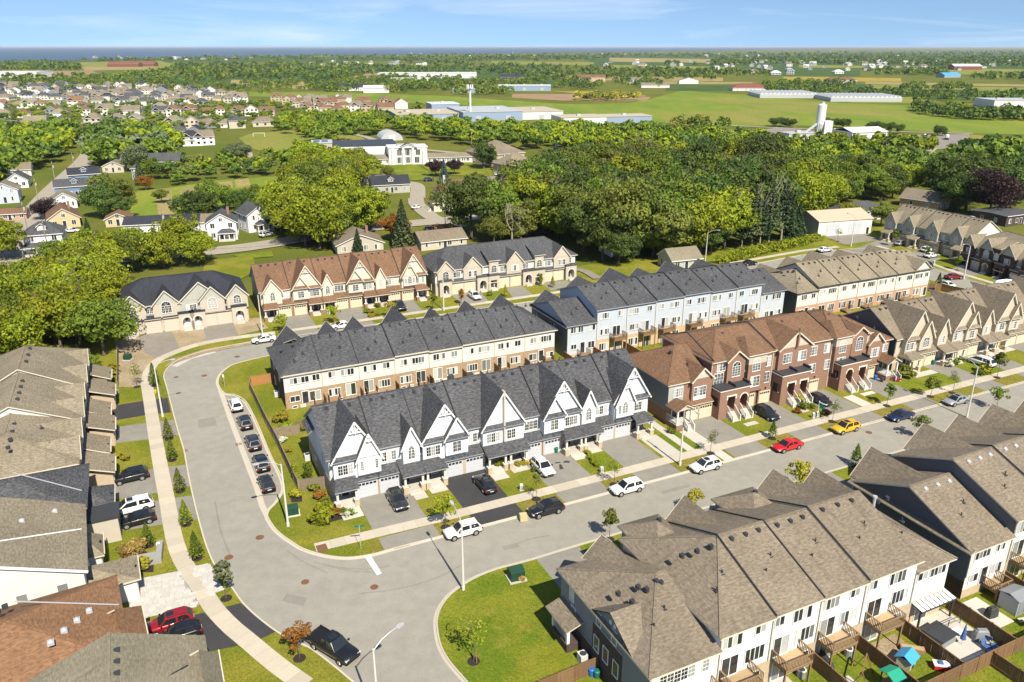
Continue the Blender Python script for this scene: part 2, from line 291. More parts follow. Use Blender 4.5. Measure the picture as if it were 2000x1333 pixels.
def smooth_line(pts, n=6):                              # Catmull-Rom through 2-D points
    P_ = [Vector((p[0], p[1])) for p in pts]; P_ = [P_[0]*2-P_[1]]+P_+[P_[-1]*2-P_[-2]]; o = []
    for i in range(1, len(P_)-2):
        a, b, c, d = P_[i-1:i+3]
        for k_ in range(n):
            t = k_/n; o.append(((b*2)+(c-a)*t+(a*2-b*5+c*4-d)*t*t+(b*3-a-c*3+d)*t**3)*.5)
    o.append(P_[-2]); return [(p.x, p.y) for p in o]
def offset_line(pts, d):
    o = []
    for i, p in enumerate(pts):
        a = Vector(pts[max(i-1, 0)]); b = Vector(pts[min(i+1, len(pts)-1)]); t = (b-a).normalized(); o.append((p[0]-t.y*d, p[1]+t.x*d))
    return o
# ================================================================ the ground, roads, water
def sheet(name, pts, z, mat, px=True):
    p = [tuple(G(x, y, z)) for x, y in pts] if px else [(a, b, z) for a, b in pts]
    return struct(name, MB().poly(ccw(p)), M[mat] if isinstance(mat, str) else mat)
def ribbon_pts(line, wd): return offset_line(line, wd/2)+offset_line(line, -wd/2)[::-1]
def ribbon(name, line, wd, z, mat, th=0):
    a, b = offset_line(line, wd/2), offset_line(line, -wd/2); mb = MB()
    for i in range(len(line)-1):
        q = [b[i], b[i+1], a[i+1], a[i]]
        if th: mb.prism(q, z-th, z)
        else: mb.poly([(p[0], p[1], z) for p in q])
    return struct(name, mb, M[mat])
gl = MB(); gl.poly([(-45000, -400, -.02), (45000, -400, -.02), (45000, 66000, -.02), (-45000, 66000, -.02)]); struct('ground', gl, M['ground'])
sheet('lake', [(-700, 129), (-300, 125), (0, 121), (150, 117.5), (400, 112), (700, 108), (1000, 104.5), (1300, 101), (1480, 98), (1650, 95.2), (1900, 93.6), (2700, 92.4), (-700, 92.4)], .9, 'water')
P2 = lambda pts, z=.1: [tuple(G(x, y, z)[:2]) for x, y in pts]
S2 = lambda pts: [tuple(ST(a, b)[:2]) for a, b in pts]
# near streets: one asphalt sheet, the lots are raised on it behind kerbs
sheet('street', S2([(-62, 15), (226, 15), (226, 176), (-62, 176)]), .03, 'road', px=False)
kN = S2([(176, 75.4), (130, 75.4), (82, 75.4), (50, 75.4), (30, 75.5)])+P2([(800, 1064), (770, 1072), (738, 1081), (712, 1086.5), (680, 1090), (650, 1088), (620, 1082), (590, 1072), (570, 1060), (550, 1046), (536, 1033), (527, 1020), (521, 1008), (525, 996), (536, 985), (545, 973), (553, 958), (552, 943), (544, 922), (526, 886), (508, 842), (492, 807), (480, 786), (468, 776), (456, 771), (442, 770), (432, 763), (426, 752), (425.5, 742), (431, 730), (442, 720), (456, 712), (480, 705), (508, 698.5)])+S2([(20, 144.6), (60, 144.4), (110, 144.6), (135, 147.5), (155, 150), (168, 149), (174, 145), (176, 138), (176, 110)])
kO = P2([(760, 1392), (688, 1333), (652, 1303), (606, 1268), (574, 1254), (546, 1239), (520, 1221), (490, 1196), (470, 1175), (454, 1152), (432, 1123), (416, 1101), (400, 1062), (388, 1020), (376, 972), (366, 924), (358, 880), (346, 840), (338, 810), (328, 770), (322, 748), (319, 736), (322, 725), (334, 712), (352, 701), (400, 685), (490, 667.5)])+S2([(24, 153.5), (50, 153.6), (82, 153.7), (110, 154.3), (141, 157), (160, 159), (178, 159.5), (188, 157), (190.5, 150), (188.5, 141), (186.5, 130), (185, 112), (184.6, 70)])
kS = P2([(800, 1405), (760, 1362), (722, 1312), (692, 1262), (676, 1225), (660, 1160)])   # placeholder, replaced below
kS = P2([(945, 1372), (904, 1325), (876, 1292), (859, 1261), (852.5, 1228), (853, 1205), (862, 1182), (880, 1160), (904, 1142), (932, 1126), (968, 1112), (1004, 1102), (1042, 1092)])+S2([(44, 67), (81, 67), (130, 67), (176, 67)])
lotN = kN; lotO = kO+S2([(226, 70), (226, 176), (-62, 176), (-62, 60), (-50, 30), (-2, 15)]); lotS = kS+S2([(176, 15), (8, 15)])
for nm, lp, mt in (('front_gardens', lotN, 'lawn'), ('outer_gardens', lotO, 'lawn'), ('corner_lawn', lotS, 'lawn_rich')):
    struct(nm, MB().prism(ccw(lp), 0, .1), M[mt])
def kerb(line, side):
    mb = MB(); a = offset_line(line, 0); b = offset_line(line, .17*side); g_ = offset_line(line, -.30*side)
    for i in range(len(line)-1):
        q = [a[i], a[i+1], b[i+1], b[i]]; mb.prism(ccw(q), .02, .135)
        q = [g_[i], g_[i+1], a[i+1], a[i]]; mb.poly([(p[0], p[1], .036) for p in ccw(q)])
    return struct('kerb', mb, M['kerb'])
def dense(line, st=2.0):
    o = [line[0]]
    for p in line[1:]:
        a = Vector(o[-1]); b = Vector(p); n = max(1, int((b-a).length/st)); o += [tuple(a.lerp(b, j/n)) for j in range(1, n+1)]
    return o
kerb(dense(smooth_line(kN, 4)), -1); kerb(dense(smooth_line(kO, 4)), -1); kerb(dense(smooth_line(kS, 4)), -1)
# straight gutter beside the parking bay
ribbon('gutter', dense(P2([(524, 1012), (512, 988), (500, 948), (488, 918), (466, 860), (450, 818), (436, 778), (430, 762)], .04)), .75, .042, 'kerb')
# pavements laid in separate slabs
def pavement(label_line, wd, step=1.55):
    root = obj('pavement', None); tag(root, kind='structure'); line = dense(label_line, .25); d = 0; cuts = [0]; acc = 0
    for i in range(1, len(line)):
        acc += (Vector(line[i])-Vector(line[i-1])).length
        if acc >= step: cuts.append(i); acc = 0
    a, b = offset_line(line, wd/2), offset_line(line, -wd/2)
    for i, j in zip(cuts, cuts[1:]):
        k0, k1 = i, max(i+1, j); p = [Vector(b[k0]), Vector(b[k1]), Vector(a[k1]), Vector(a[k0])]; c = sum(p, Vector((0, 0)))/4
        p = [c+(q-c)*(1-.014/max((q-c).length, .1)) for q in p]; z = .112+random.uniform(-.003, .003)
        MB().prism([tuple(q) for q in p], .05, z).build('slab', M['walk'], root)
    return root
pavement(S2([(12.2, 79.7), (20, 79.5), (28, 79.25), (45, 79.2), (80, 79.2), (150, 79.2)]), 1.75)
pavement(smooth_line(P2([(596, 1338), (552, 1307), (518, 1280), (485, 1252), (449, 1222), (416, 1186), (391, 1146), (365, 1110), (347, 1074), (337, 1036), (326, 976), (314, 914), (301, 840), (292, 782), (287, 752), (288, 735), (293, 722), (308, 704), (350, 685), (396, 671), (460, 660), (540, 650)]), 5), 1.9)
pavement(S2([(22.5, 157.2), (50, 157.0), (84, 157.2), (112, 158), (140, 160.5), (170, 163), (183, 162)]), 1.6, 2.2)
pavement(S2([(193.5, 158), (193, 150), (190.6, 140), (188.6, 130), (187.2, 112)]), 1.5, 2.2)
# ---- driveways, walks, beds: thin sheets on the gardens
def quad(name, pts, mat, z=.105): return sheet(name, pts, z, mat)
def stq(name, s0, s1, t0, t1, mat, z=.105): return sheet(name, S2([(s0, t0), (s1, t0), (s1, t1), (s0, t1)]), z, mat, px=False)
stq('grass_verge', 18.2, 176, 75.6, 78.3, 'verge', .1035)
for s0, s1, mt in [(19.3, 26.1, 'drive'), (31.0, 37.3, 'drive_new'), (43.2, 49.9, 'drive'), (55.1, 61.3, 'drive'), (71.0, 76.9, 'drive'), (83.2, 89.0, 'drive'), (94.4, 100.6, 'drive'), (107.6, 113.2, 'drive'), (124.9, 130.0, 'drive'), (136.8, 142.2, 'drive'), (148.6, 155, 'drive')]:
    stq('driveway', s0, s1, 80.1, 88.2, mt); stq('driveway', s0+.1, s1+.2, 75.55, 78.35, mt)
for s0, s1, t0, t1 in [(16.6, 19.2, 83.8, 86.2), (26.2, 27.9, 84.4, 86.6), (28.6, 30.9, 85, 86.6), (37.4, 39.6, 84.4, 86.4), (40.6, 43.1, 85.2, 86.4), (50.0, 52.2, 84.6, 86.4), (52.8, 55, 85.4, 86.6), (61.9, 64.9, 80.1, 86.4), (68.6, 70.9, 80.1, 85.6), (69.0, 70.6, 75.6, 78.3), (101.0, 103.2, 80.1, 84.2), (79.2, 81.6, 82.6, 83.6), (90.6, 92, 82.6, 83.6), (104.6, 107.4, 83, 84), (119.2, 124.8, 84.6, 86.2), (130.1, 136.7, 86.0, 87.6), (142.4, 148.5, 86.0, 87.6)]:
    stq('garden_walk', s0, s1, t0, t1, 'slabwhite', .109)
stq('garden_walk', 66.0, 67.3, 80.1, 100, 'slabwhite', .109)
stq('grass_patch', 52.2, 55.0, 80.2, 85.2, 'lawn_rich', .104); stq('grass_patch', 64.9, 68.5, 80.2, 86, 'lawn_rich', .104); stq('grass_patch', 113.4, 124.8, 80.2, 84.8, 'lawn_rich', .104); stq('grass_patch', 130.2, 136.6, 80.2, 85.8, 'lawn_rich', .104)
for s0, s1 in [(34.6, 40.2), (47, 52.6), (58, 63.6), (74.5, 80.2), (91, 96.5)]: stq('driveway', s0, s1, 58, 66.85, 'drive')
DW = {'sealed black driveway': 0}
for nm, q, mt in [('driveway', [(196, 797), (282, 783), (286, 811), (200, 826)], 'drive_new'), ('driveway', [(301, 781), (327, 777), (334, 806), (306, 809)], 'drive_new'), ('driveway', [(200, 838), (289, 826), (294, 858), (205, 868)], 'drive'), ('driveway', [(309, 824), (339, 820), (348, 850), (314, 855)], 'drive'), ('driveway', [(192, 932), (304, 916), (312, 962), (192, 980)], 'drive'), ('driveway', [(325, 913), (362, 908), (372, 950), (334, 955)], 'drive'), ('driveway', [(196, 992), (315, 977), (323, 1024), (204, 1042)], 'drive'), ('driveway', [(339, 973), (374, 968), (386, 1014), (347, 1019)], 'drive'), ('driveway', [(270, 1232), (372, 1203), (399, 1197), (466, 1261), (402, 1275), (300, 1300)], 'drive_new'), ('driveway', [(433, 1188), (470, 1178), (541, 1233), (503, 1251)], 'drive_new'),
                  ('gravel_drive', [(270, 655), (336, 648), (352, 684), (330, 694), (308, 702), (284, 690), (275, 674)], 'gravel'), ('gravel_drive', [(397, 640), (455, 630), (466, 655), (403, 667)], 'gravel'), ('driveway', [(556, 619), (601, 613), (617, 636), (560, 643)], 'drive'), ('driveway', [(652, 607), (704, 600), (724, 624), (666, 631)], 'drive'), ('driveway', [(776, 590), (806, 586), (826, 608), (798, 612)], 'drive'), ('driveway', [(882, 576), (937, 570), (957, 591), (906, 599)], 'drive'), ('driveway', [(988, 563), (1020, 559), (1042, 577), (1003, 583)], 'drive'), ('driveway', [(1058, 553), (1107, 548), (1117, 557), (1077, 568)], 'drive'),
                  ('driveway', [(564, 647), (618, 640), (626, 651), (572, 658)], 'drive'), ('driveway', [(669, 634), (727, 627), (734, 637), (676, 645)], 'drive'), ('driveway', [(906, 603), (959, 596), (966, 606), (913, 614)], 'drive')]:
    quad(nm, q, mt, .105)
sheet('bare_yard', [(224, 664), (505, 620), (524, 641), (440, 661), (352, 682), (306, 701), (284, 722), (277, 756), (232, 756), (228, 700)], .1025, 'soil'); sheet('bare_yard', [(322, 716), (400, 690), (500, 671), (505, 667), (400, 682), (350, 698), (330, 708)], .104, 'soil')
ribbon('dusty_strip', P2([(340, 716), (370, 700), (420, 687)], .04), 1.3, .038, 'slabwhite')
for q in ([(1752, 502), (1795, 488), (1838, 506), (1800, 519)], [(1848, 530), (1890, 514), (1925, 532), (1880, 546)], [(1925, 560), (1962, 545), (2000, 556), (1965, 578)], [(1660, 490), (1715, 470), (1760, 476), (1700, 494)]): quad('driveway', q, 'drive')
quad('forecourt', [(1612, 462), (1660, 447), (1722, 468), (1650, 478)], 'gravel', .104)
# pale paver driveway laid stone by stone
root = tag(obj('paved_driveway', None), kind='structure')
def inside(p, q):
    c = False; n = len(q)
    for i in range(n):
        a, b = q[i], q[i-1]
        if (a[1] > p[1]) != (b[1] > p[1]) and p[0] < (b[0]-a[0])*(p[1]-a[1])/(b[1]-a[1])+a[0]: c = not c
    return c
pm = {}
for q in ([(240, 1137), (349, 1116), (390, 1182), (262, 1213)], [(373, 1108), (409, 1100), (436, 1153), (411, 1163)]):
    qq = P2(q); xs = [p[0] for p in qq]; ys = [p[1] for p in qq]; struct('paver_bed', MB().poly([(p[0], p[1], .103) for p in ccw(qq)]), M['paver_grey'])
    o = Vector(qq[0]); u = (Vector(qq[1])-o).normalized(); v = Vector((u.y, -u.x)); row_ = 0; b = -.5
    while b < 9:
        hgt = (.5, .34, .5, .42)[row_ % 4]; a = -1.0+(row_ % 3)*.27
        while a < 9:
            wd = random.choice((.52, .68, .84)); c = o+u*(a+wd/2)+v*(b+hgt/2)
            if inside((c.x, c.y), qq):
                if (wd, hgt) not in pm: pm[(wd, hgt)] = MB().box(-wd/2+.014, wd/2-.014, -hgt/2+.014, hgt/2-.014, 0, .026).mesh('paver', M['paver'])
                obj('paver', pm[(wd, hgt)], root, (c.x, c.y, .099+random.uniform(0, .006)), math.atan2(u.y, u.x))
            a += wd
        b += hgt; row_ += 1
# road marks and iron covers
sheet('stop_bar', [(711.5, 1086.5), (723, 1083.5), (745.5, 1120), (736.5, 1124)], .040, 'paint')
def cover(px, py, r, label):
    p = G(px, py, .034); mb = MB().cyl((0, 0, 0), (0, 0, .012), r, r, 16); mb.cyl((0, 0, .012), (0, 0, .018), r*.82, r*.82, 16)
    o = mb.build('manhole_cover', M['rust']); o.location = p; tag(o, label, 'manhole cover', 'iron covers in the streets')
for px, py, r, lb in [(507.5, 1050, .5, 'rusty round cover in the junction mouth, nearest the corner kerb'), (447, 1089, .5, 'rusty round cover near the paved driveway across the bend'), (596, 1137, .45, 'rusty round cover in the middle of the junction'), (731, 1147, .45, 'rusty round cover below the white stop bar'), (399, 734, .5, 'rusty round cover in the middle of the upper bend'), (463, 697, .5, 'rusty round cover near the white sedan on the back street'), (344, 737, .4, 'small rusty cover by the outer kerb of the upper bend'), (1697, 845, .5, 'rusty round cover on the main street beside the yellow car')]: cover(px, py, r, lb)
for px, py, lb in [(360, 881, 'twin rusty drain grate against the west kerb'), (466, 868, 'twin rusty drain grate in the gutter of the parking bay')]:
    o = thing('drain_grate', lb, 'drain grate', G(px, py, .04), R(115), 'drain grates'); mb = MB()
    for i in range(2):
        m2 = MB()
        for j in range(5): m2.box(-.3, .3, -.46+i*.5+j*.085, -.41+i*.5+j*.085, 0, .02)
        m2.box(-.33, -.28, -.48+i*.5, -.04+i*.5, 0, .024).box(.28, .33, -.48+i*.5, -.04+i*.5, 0, .024); m2.build('grate', M['rust'], o)
o = MB().box(-.6, .6, -.75, .75, 0, .012).build('tactile_plate', M['rust']); o.location = G(629, 1071, .114); o.rotation_euler = (0, 0, TH); tag(o, 'rust coloured tactile plate set in the pavement at the corner', 'tactile plate')
# ---- beyond the estate
zf = [0.0]
def field(pts, mat, name='field'):
    zf[0] += .004; return sheet(name, pts, .02+zf[0], mat)
def froad(pts, wd, mat='road_far', name='road', z=.03):
    zf[0] += .004; return ribbon(name, dense(smooth_line(P2(pts, z), 5), 6), wd, z+zf[0], mat)
for q in ([(-400, 130), (400, 114), (1200, 107), (2400, 98), (2400, 106), (1500, 113), (900, 118), (400, 122)], [(1150, 116), (1500, 114), (2400, 107), (2400, 137), (1400, 136), (1150, 130)], [(-300, 150), (200, 150), (640, 134), (640, 168), (300, 172), (-300, 172)], [(640, 132), (1090, 128), (1090, 172), (640, 176)], [(1480, 162), (2400, 172), (2400, 210), (1480, 186)]): field(q, 'field_dark', 'farmland')
field([(640, 183), (800, 186), (905, 191), (1000, 197), (1105, 204), (1230, 202), (1272, 193), (1330, 178), (1480, 187), (1650, 202), (1765, 206), (2100, 222), (2100, 266), (1850, 259), (1700, 251), (1560, 245), (1420, 247), (1300, 240), (1200, 232), (1090, 226), (980, 214), (900, 205), (640, 197)], 'field_green')
field([(486, 180), (660, 181), (900, 189), (900, 197), (655, 193), (488, 188)], 'field_green'); field([(1000, 184), (1180, 184), (1272, 190), (1262, 197), (1100, 197), (1000, 191)], 'field_soil'); field([(1080, 178), (1230, 180), (1264, 188), (1150, 186)], 'field_gold'); field([(452, 156), (600, 160), (604, 175), (520, 171), (450, 163)], 'field_dry')
field([(150, 122), (312, 119), (348, 128), (300, 134), (170, 134)], 'field_mid'); field([(160, 131), (300, 131.5), (310, 136), (165, 138)], 'field_dry'); field([(1290, 222), (1480, 214), (1560, 228), (1560, 243), (1300, 238)], 'field_mid'); field([(1350, 192), (1480, 192), (1640, 205), (1900, 232), (1560, 222)], 'field_mid')
for pts, mt in [([(1095, 148), (1412, 152), (1412, 159), (1095, 157)], 'field_dry'), ([(1240, 159), (1470, 161), (1470, 165), (1240, 164)], 'field_dry'), ([(1300, 166), (1490, 167), (1500, 179), (1300, 177)], 'field_dark'), ([(1690, 160), (2100, 167), (2100, 171), (1690, 165)], 'field_dry'), ([(1690, 166), (2100, 173), (2100, 181), (1690, 173)], 'field_mid'), ([(1190, 113), (1390, 116), (1390, 123), (1190, 121)], 'field_dry'), ([(1500, 134), (1680, 138), (1680, 149), (1500, 148)], 'field_dark'), ([(1530, 150), (1760, 153), (1760, 160), (1530, 159)], 'field_gold'), ([(1850, 133), (2100, 138), (2100, 150), (1850, 145)], 'field_mid'), ([(1560, 127), (1830, 131), (1830, 135), (1560, 132)], 'field_mid'), ([(960, 120), (1160, 122), (1160, 128), (960, 126)], 'field_mid'), ([(1180, 127), (1420, 131), (1420, 136), (1180, 133)], 'field_mid'), ([(1640, 188), (1800, 190), (1830, 203), (1660, 201)], 'field_mid'), ([(1850, 212), (2100, 214), (2100, 234), (1930, 230)], 'field_gold'), ([(600, 124), (720, 123), (760, 128), (640, 130)], 'field_mid'), ([(0, 140), (180, 138), (200, 150), (0, 153)], 'field_soil'), ([(680, 145), (740, 143), (740, 152), (690, 154)], 'field_soil'), ([(1800, 268), (1880, 262), (1960, 268), (1960, 284), (1880, 288), (1800, 284)], 'field_mid')]: field(pts, mt)
field([(466, 270), (488, 262), (560, 255), (640, 257), (706, 268), (728, 284), (690, 298), (620, 304), (540, 301), (490, 291)], 'field_mid', 'sports_field'); froad([(590, 254), (660, 258), (715, 268), (750, 282), (820, 292), (900, 300)], 5, 'road_far', 'footpath'); froad([(480, 292), (486, 305), (470, 330)], 4, 'road_far', 'footpath')
field([(252, 376), (340, 366), (430, 352), (548, 344), (566, 362), (578, 380), (560, 398), (350, 412), (350, 432), (262, 436), (252, 404)], 'field_green', 'meadow')
for q in ([(307, 372), (335, 367), (336, 386), (340, 432), (312, 434), (306, 395)], [(350, 368), (400, 360), (405, 372), (352, 380)], [(415, 358), (452, 354), (456, 368), (420, 372)], [(458, 352), (485, 349), (490, 362), (462, 366)]): field(q, 'field_dry', 'mown_plot')
field([(690, 327), (800, 316), (852, 343), (836, 352), (735, 353), (700, 345)], 'lawn_rich', 'school_lawn'); field([(822, 322), (900, 312), (960, 330), (960, 345), (850, 342)], 'lawn', 'school_lawn'); field([(958, 362), (1062, 346), (1082, 352), (990, 372), (962, 374)], 'lawn_rich', 'church_lawn'); field([(400, 508), (494, 500), (500, 530), (470, 545), (395, 540)], 'lawn', 'open_grass'); field([(455, 498), (530, 490), (534, 501), (470, 506)], 'lawn_rich', 'open_grass')
field([(1425, 264), (1520, 249), (1590, 256), (1680, 266), (1740, 264), (1893, 262), (1893, 286), (1820, 293), (1740, 287), (1600, 287), (1440, 287)], 'gravel', 'plant_yard'); field([(950, 346), (1060, 330), (1122, 326), (1110, 342), (1062, 345), (965, 358)], 'drive', 'car_park')
froad([(20, 545), (28, 500), (44, 462), (64, 424), (94, 384), (132, 346), (160, 320), (176, 300), (185, 282)], 9); froad([(-60, 545), (0, 535), (106, 518), (260, 505), (430, 490), (530, 477), (640, 458), (760, 442), (900, 428), (1100, 402), (1300, 380)], 9.5); froad([(812, 388), (816, 402), (842, 424), (876, 440), (900, 446)], 6, 'road_far', 'drive_road'); froad([(700, 352), (770, 356), (812, 362), (816, 388)], 6, 'road_far', 'drive_road')
froad([(1300, 240), (1560, 252), (1900, 262)], 5); froad([(1500, 318), (1560, 330), (1640, 345), (1600, 368)], 7); froad([(1820, 290), (1790, 320), (1830, 335)], 6); froad([(0, 260), (100, 250), (240, 230), (420, 205)], 7); froad([(700, 300), (760, 292), (800, 305)], 4, 'road_far', 'footpath')
froad([(1100, 528), (1138, 530), (1168, 546)], 2.5, 'gravel', 'footpath', .11)
for pts, wd in [([(612, 1098), (660, 1108), (712, 1112), (760, 1106)], .16), ([(640, 1106), (690, 1116), (740, 1118)], .14), ([(560, 1075), (590, 1096), (640, 1120)], .14), ([(700, 1160), (780, 1150), (850, 1130), (900, 1105)], .18), ([(420, 980), (432, 1040), (452, 1090)], .2), ([(1010, 1062), (1040, 1052), (1075, 1046)], .25)]: ribbon('tyre_mark', dense(smooth_line(P2(pts, .04), 4), 1), wd, .0375, 'road_dark')
for q in ([(980, 1068), (1010, 1060), (1016, 1068), (986, 1076)], [(1290, 960), (1345, 946), (1350, 951), (1295, 966)], [(386, 820), (420, 816), (424, 832), (388, 836)], [(560, 1160), (600, 1168), (592, 1184), (550, 1174)]): sheet('road_patch', q, .0368, 'road_dark')
# ================================================================ house parts
WC = {}
def win_mesh(w, h, nx, ny, arch, trim, grid):
    key = (round(w, 2), round(h, 2), nx, ny, arch, trim, grid)
    if key in WC: return WC[key]
    mb = MB(); f = .075; b = .05; D = .07                       # faces -y, sill centre at the origin
    top = h
    mb.box(-w/2-f, w/2+f, -D-.03, .02, -f-.03, 0); mb.box(-w/2-f, -w/2, -D, .02, 0, h); mb.box(w/2, w/2+f, -D, .02, 0, h)
    if arch == 'no': mb.box(-w/2-f, w/2+f, -D, .02, h, h+f)
    else:
        n = 10; rr = w/2; pt = lambda r, t: (r*math.cos(t), r*math.sin(t)*(1.5 if arch == 'gothic' else 1)+h)
        for i in range(n):
            t0, t1 = math.pi*i/n, math.pi*(i+1)/n; a, b_, c, d = pt(rr, t0), pt(rr+f, t0), pt(rr+f, t1), pt(rr, t1)
            if arch == 'gothic': sq = lambda p: (p[0]*(1-.35*((p[1]-h)/(rr*1.5))), p[1]); a, b_, c, d = map(sq, (a, b_, c, d))
            q = [a, b_, c, d]; i0 = len(mb.v); mb.v += [(p[0], -D, p[1]) for p in q]+[(p[0], .02, p[1]) for p in q]
            for ff in ((0, 1, 2, 3), (4, 7, 6, 5), (1, 5, 6, 2), (0, 3, 7, 4)): mb.f.append([i0+j for j in ff]); mb.m.append(0)
        for t in (math.pi/3, math.pi/2, 2*math.pi/3): mb.bar((0, -.045, h), (rr*math.cos(t), -.045, h+rr*math.sin(t)*(1.4 if arch == 'gothic' else 1)), .03, .035)
        mb.box(-w/2, w/2, -.055, -.01, h-.03, h+.03)
    for i in range(1, nx): x = -w/2+w*i/nx; mb.box(x-b*.8, x+b*.8, -.06, 0, 0, h)
    if grid:
        cw = w/nx
        for i in range(nx):
            x = -w/2+cw*(i+.5); mb.box(x-.016, x+.016, -.045, -.015, 0, h)
            for j in range(1, ny): z = h*j/ny; mb.box(-w/2+cw*i, -w/2+cw*(i+1), -.043, -.015, z-.016, z+.016)
    fm = mb.mesh('window', M[trim]); pm_ = []
    if arch == 'no':
        for i in range(nx):                                    # each light is its own pane
            pb = MB(); pb.poly([(-w/2+w*i/nx, -.022, 0), (-w/2+w*(i+1)/nx, -.022, 0), (-w/2+w*(i+1)/nx, -.022, h), (-w/2+w*i/nx, -.022, h)]); pm_.append(pb.mesh('pane', M['pane']))
    else:
        pb = MB(); pts = [(-w/2, -.022, 0), (w/2, -.022, 0)]+[((w/2)*math.cos(math.pi*i/10)*(1-(.35*math.sin(math.pi*i/10) if arch == 'gothic' else 0)), -.022, h+(w/2)*math.sin(math.pi*i/10)*(1.5 if arch == 'gothic' else 1)) for i in range(11)]
        pb.poly(pts); pm_.append(pb.mesh('pane', M['pane']))
    WC[key] = (fm, pm_); return WC[key]
FACE = {'F': 0, 'R': math.pi/2, 'B': math.pi, 'L': -math.pi/2}
def window(R_, x, y, z, w=1.5, h=1.3, nx=3, ny=3, face='F', arch='no', trim='trim_white', grid=True, name='window'):
    fm, pm_ = win_mesh(w, h, nx, ny, arch, trim, grid); o = obj(name, fm, R_, (x, y, z), FACE[face])
    for p in pm_: obj('pane', p, o)
    return o
GC = {}
def garage_door(R_, x, y, w, h, mat, glz=True, z=.12, dark=False):
    key = (w, h, mat, glz)
    if key not in GC:
        mb = MB(); n = 4
        for i in range(n):
            z0, z1 = h*i/n, h*(i+1)/n-.02; mb.box(-w/2, w/2, -.045, .0, z0, z1)
            if not (glz and i == n-1):
                for j in range(4): xx = -w/2+w*(j+.5)/4; mb.box(xx-w/10, xx+w/10, -.06, -.04, z0+.1, z1-.1)
        mb.box(-w/2-.1, -w/2, -.06, .03, 0, h+.1).box(w/2, w/2+.1, -.06, .03, 0, h+.1).box(-w/2, w/2, -.06, .03, h, h+.1)
        pn = MB()
        for j in range(5):
            xx = -w/2+w*(j+.5)/5; pn.poly([(xx-w/13, -.05, h*.80), (xx+w/13, -.05, h*.80), (xx+w/13, -.05, h*.95), (xx-w/13, -.05, h*.95)])
        GC[key] = (mb.mesh('garage_door', M[mat]), pn.mesh('pane', M['pane_dark']))
    o = obj('garage_door', GC[key][0], R_, (x, y, z))
    if glz: obj('pane', GC[key][1], o)
    lm = obj('wall_lamp', LAMPM, R_, (x, y-.02, z+h+.45)); return o
LAMPM = MB().box(-.07, .07, -.16, 0, 0, .26).box(-.1, .1, -.2, 0, .26, .3).mesh('wall_lamp', M['black'])
DC = {}
def door(R_, x, y, z, w=.95, h=2.1, mat='door_dark', face='F', lite=True):
    key = (w, h, mat, lite)
    if key not in DC:
        mb = MB().box(-w/2, w/2, -.04, .02, 0, h, 0); mb.box(-w/2-.1, -w/2, -.07, .02, 0, h+.1, 1).box(w/2, w/2+.1, -.07, .02, 0, h+.1, 1).box(-w/2, w/2, -.07, .02, h, h+.1, 1)
        for zz in (.18, .62): mb.box(-w*.32, w*.32, -.055, -.03, zz, zz+.36, 0)
        DC[key] = (mb.mesh('front_door', [M[mat], M['trim_white']]), MB().poly([(-w*.3, -.046, h*.55), (w*.3, -.046, h*.55), (w*.3, -.046, h*.92), (-w*.3, -.046, h*.92)]).mesh('pane', M['pane_dark']), MB().cyl((w*.4, -.1, h*.47), (w*.4, -.03, h*.47), .035, .035, 6).mesh('handle', M['metal']))
    o = obj('front_door', DC[key][0], R_, (x, y, z), FACE[face])
    if lite: obj('pane', DC[key][1], o)
    obj('handle', DC[key][2], o); return o
def patio_door(R_, x, y, z, face='B', w=1.75, h=2.05):
    o = window(R_, x, y, z, w, h, 2, 1, face, grid=False, name='patio_door'); return o
# --- roof pieces: each is one slab mesh (shingle top, trim edges)
def main_roof(x0, x1, y0, y1, ze, zr, hl=False, hr=False, ov=.4, yr=None, zb=None, gov=.3):
    """ridge along x; eaves at y0 (front) and y1 (back); hips at the ends on request; returns facets"""
    yr = (y0+y1)/2 if yr is None else yr; zb = ze if zb is None else zb
    sf = (zr-ze)/(yr-y0); sb = (zr-zb)/(y1-yr); yf, yb = y0-ov, y1+ov; zf_, zb_ = ze-sf*ov, zb-sb*ov
    xl, xr = x0-(ov if hl else gov), x1+(ov if hr else gov)
    rl = x0+(yr-y0)*.85 if hl else xl; rr = x1-(yr-y0)*.85 if hr else xr
    if rl > rr: rl = rr = (rl+rr)/2
    f = [[(xl, yf, zf_), (xr, yf, zf_), (rr, yr, zr), (rl, yr, zr)], [(xr, yb, zb_), (xl, yb, zb_), (rl, yr, zr), (rr, yr, zr)]]
    if hl: f.append([(xl, yb, zb_), (xl, yf, zf_), (rl, yr, zr)])
    if hr: f.append([(xr, yf, zf_), (xr, yb, zb_), (rr, yr, zr)])
    return f
def roof_obj(R_, facets, mats, name='roof', th=.17):
    mb = MB()
    for f in facets: mb.slab(f, th, 0, 1)
    return mb.build(name, [M[mats[0]], M[mats[1]]], R_)
def ridge_caps(R_, facets, mat):
    """a dark line of hip and ridge tiles along the shared upper edges"""
    mb = MB(); seen = {}
    for f in facets:
        n = len(f)
        for i in range(n):
            a, b = f[i], f[(i+1) % n]; k = tuple(sorted((tuple(round(v, 2) for v in a), tuple(round(v, 2) for v in b))))
            if k in seen and (Vector(a)-Vector(b)).length > .3: mb.bar(Vector(a)+Vector((0, 0, .02)), Vector(b)+Vector((0, 0, .02)), .26, .05)
            seen[k] = 1
    if mb.f: mb.build('ridge_cap', M[mat], R_)
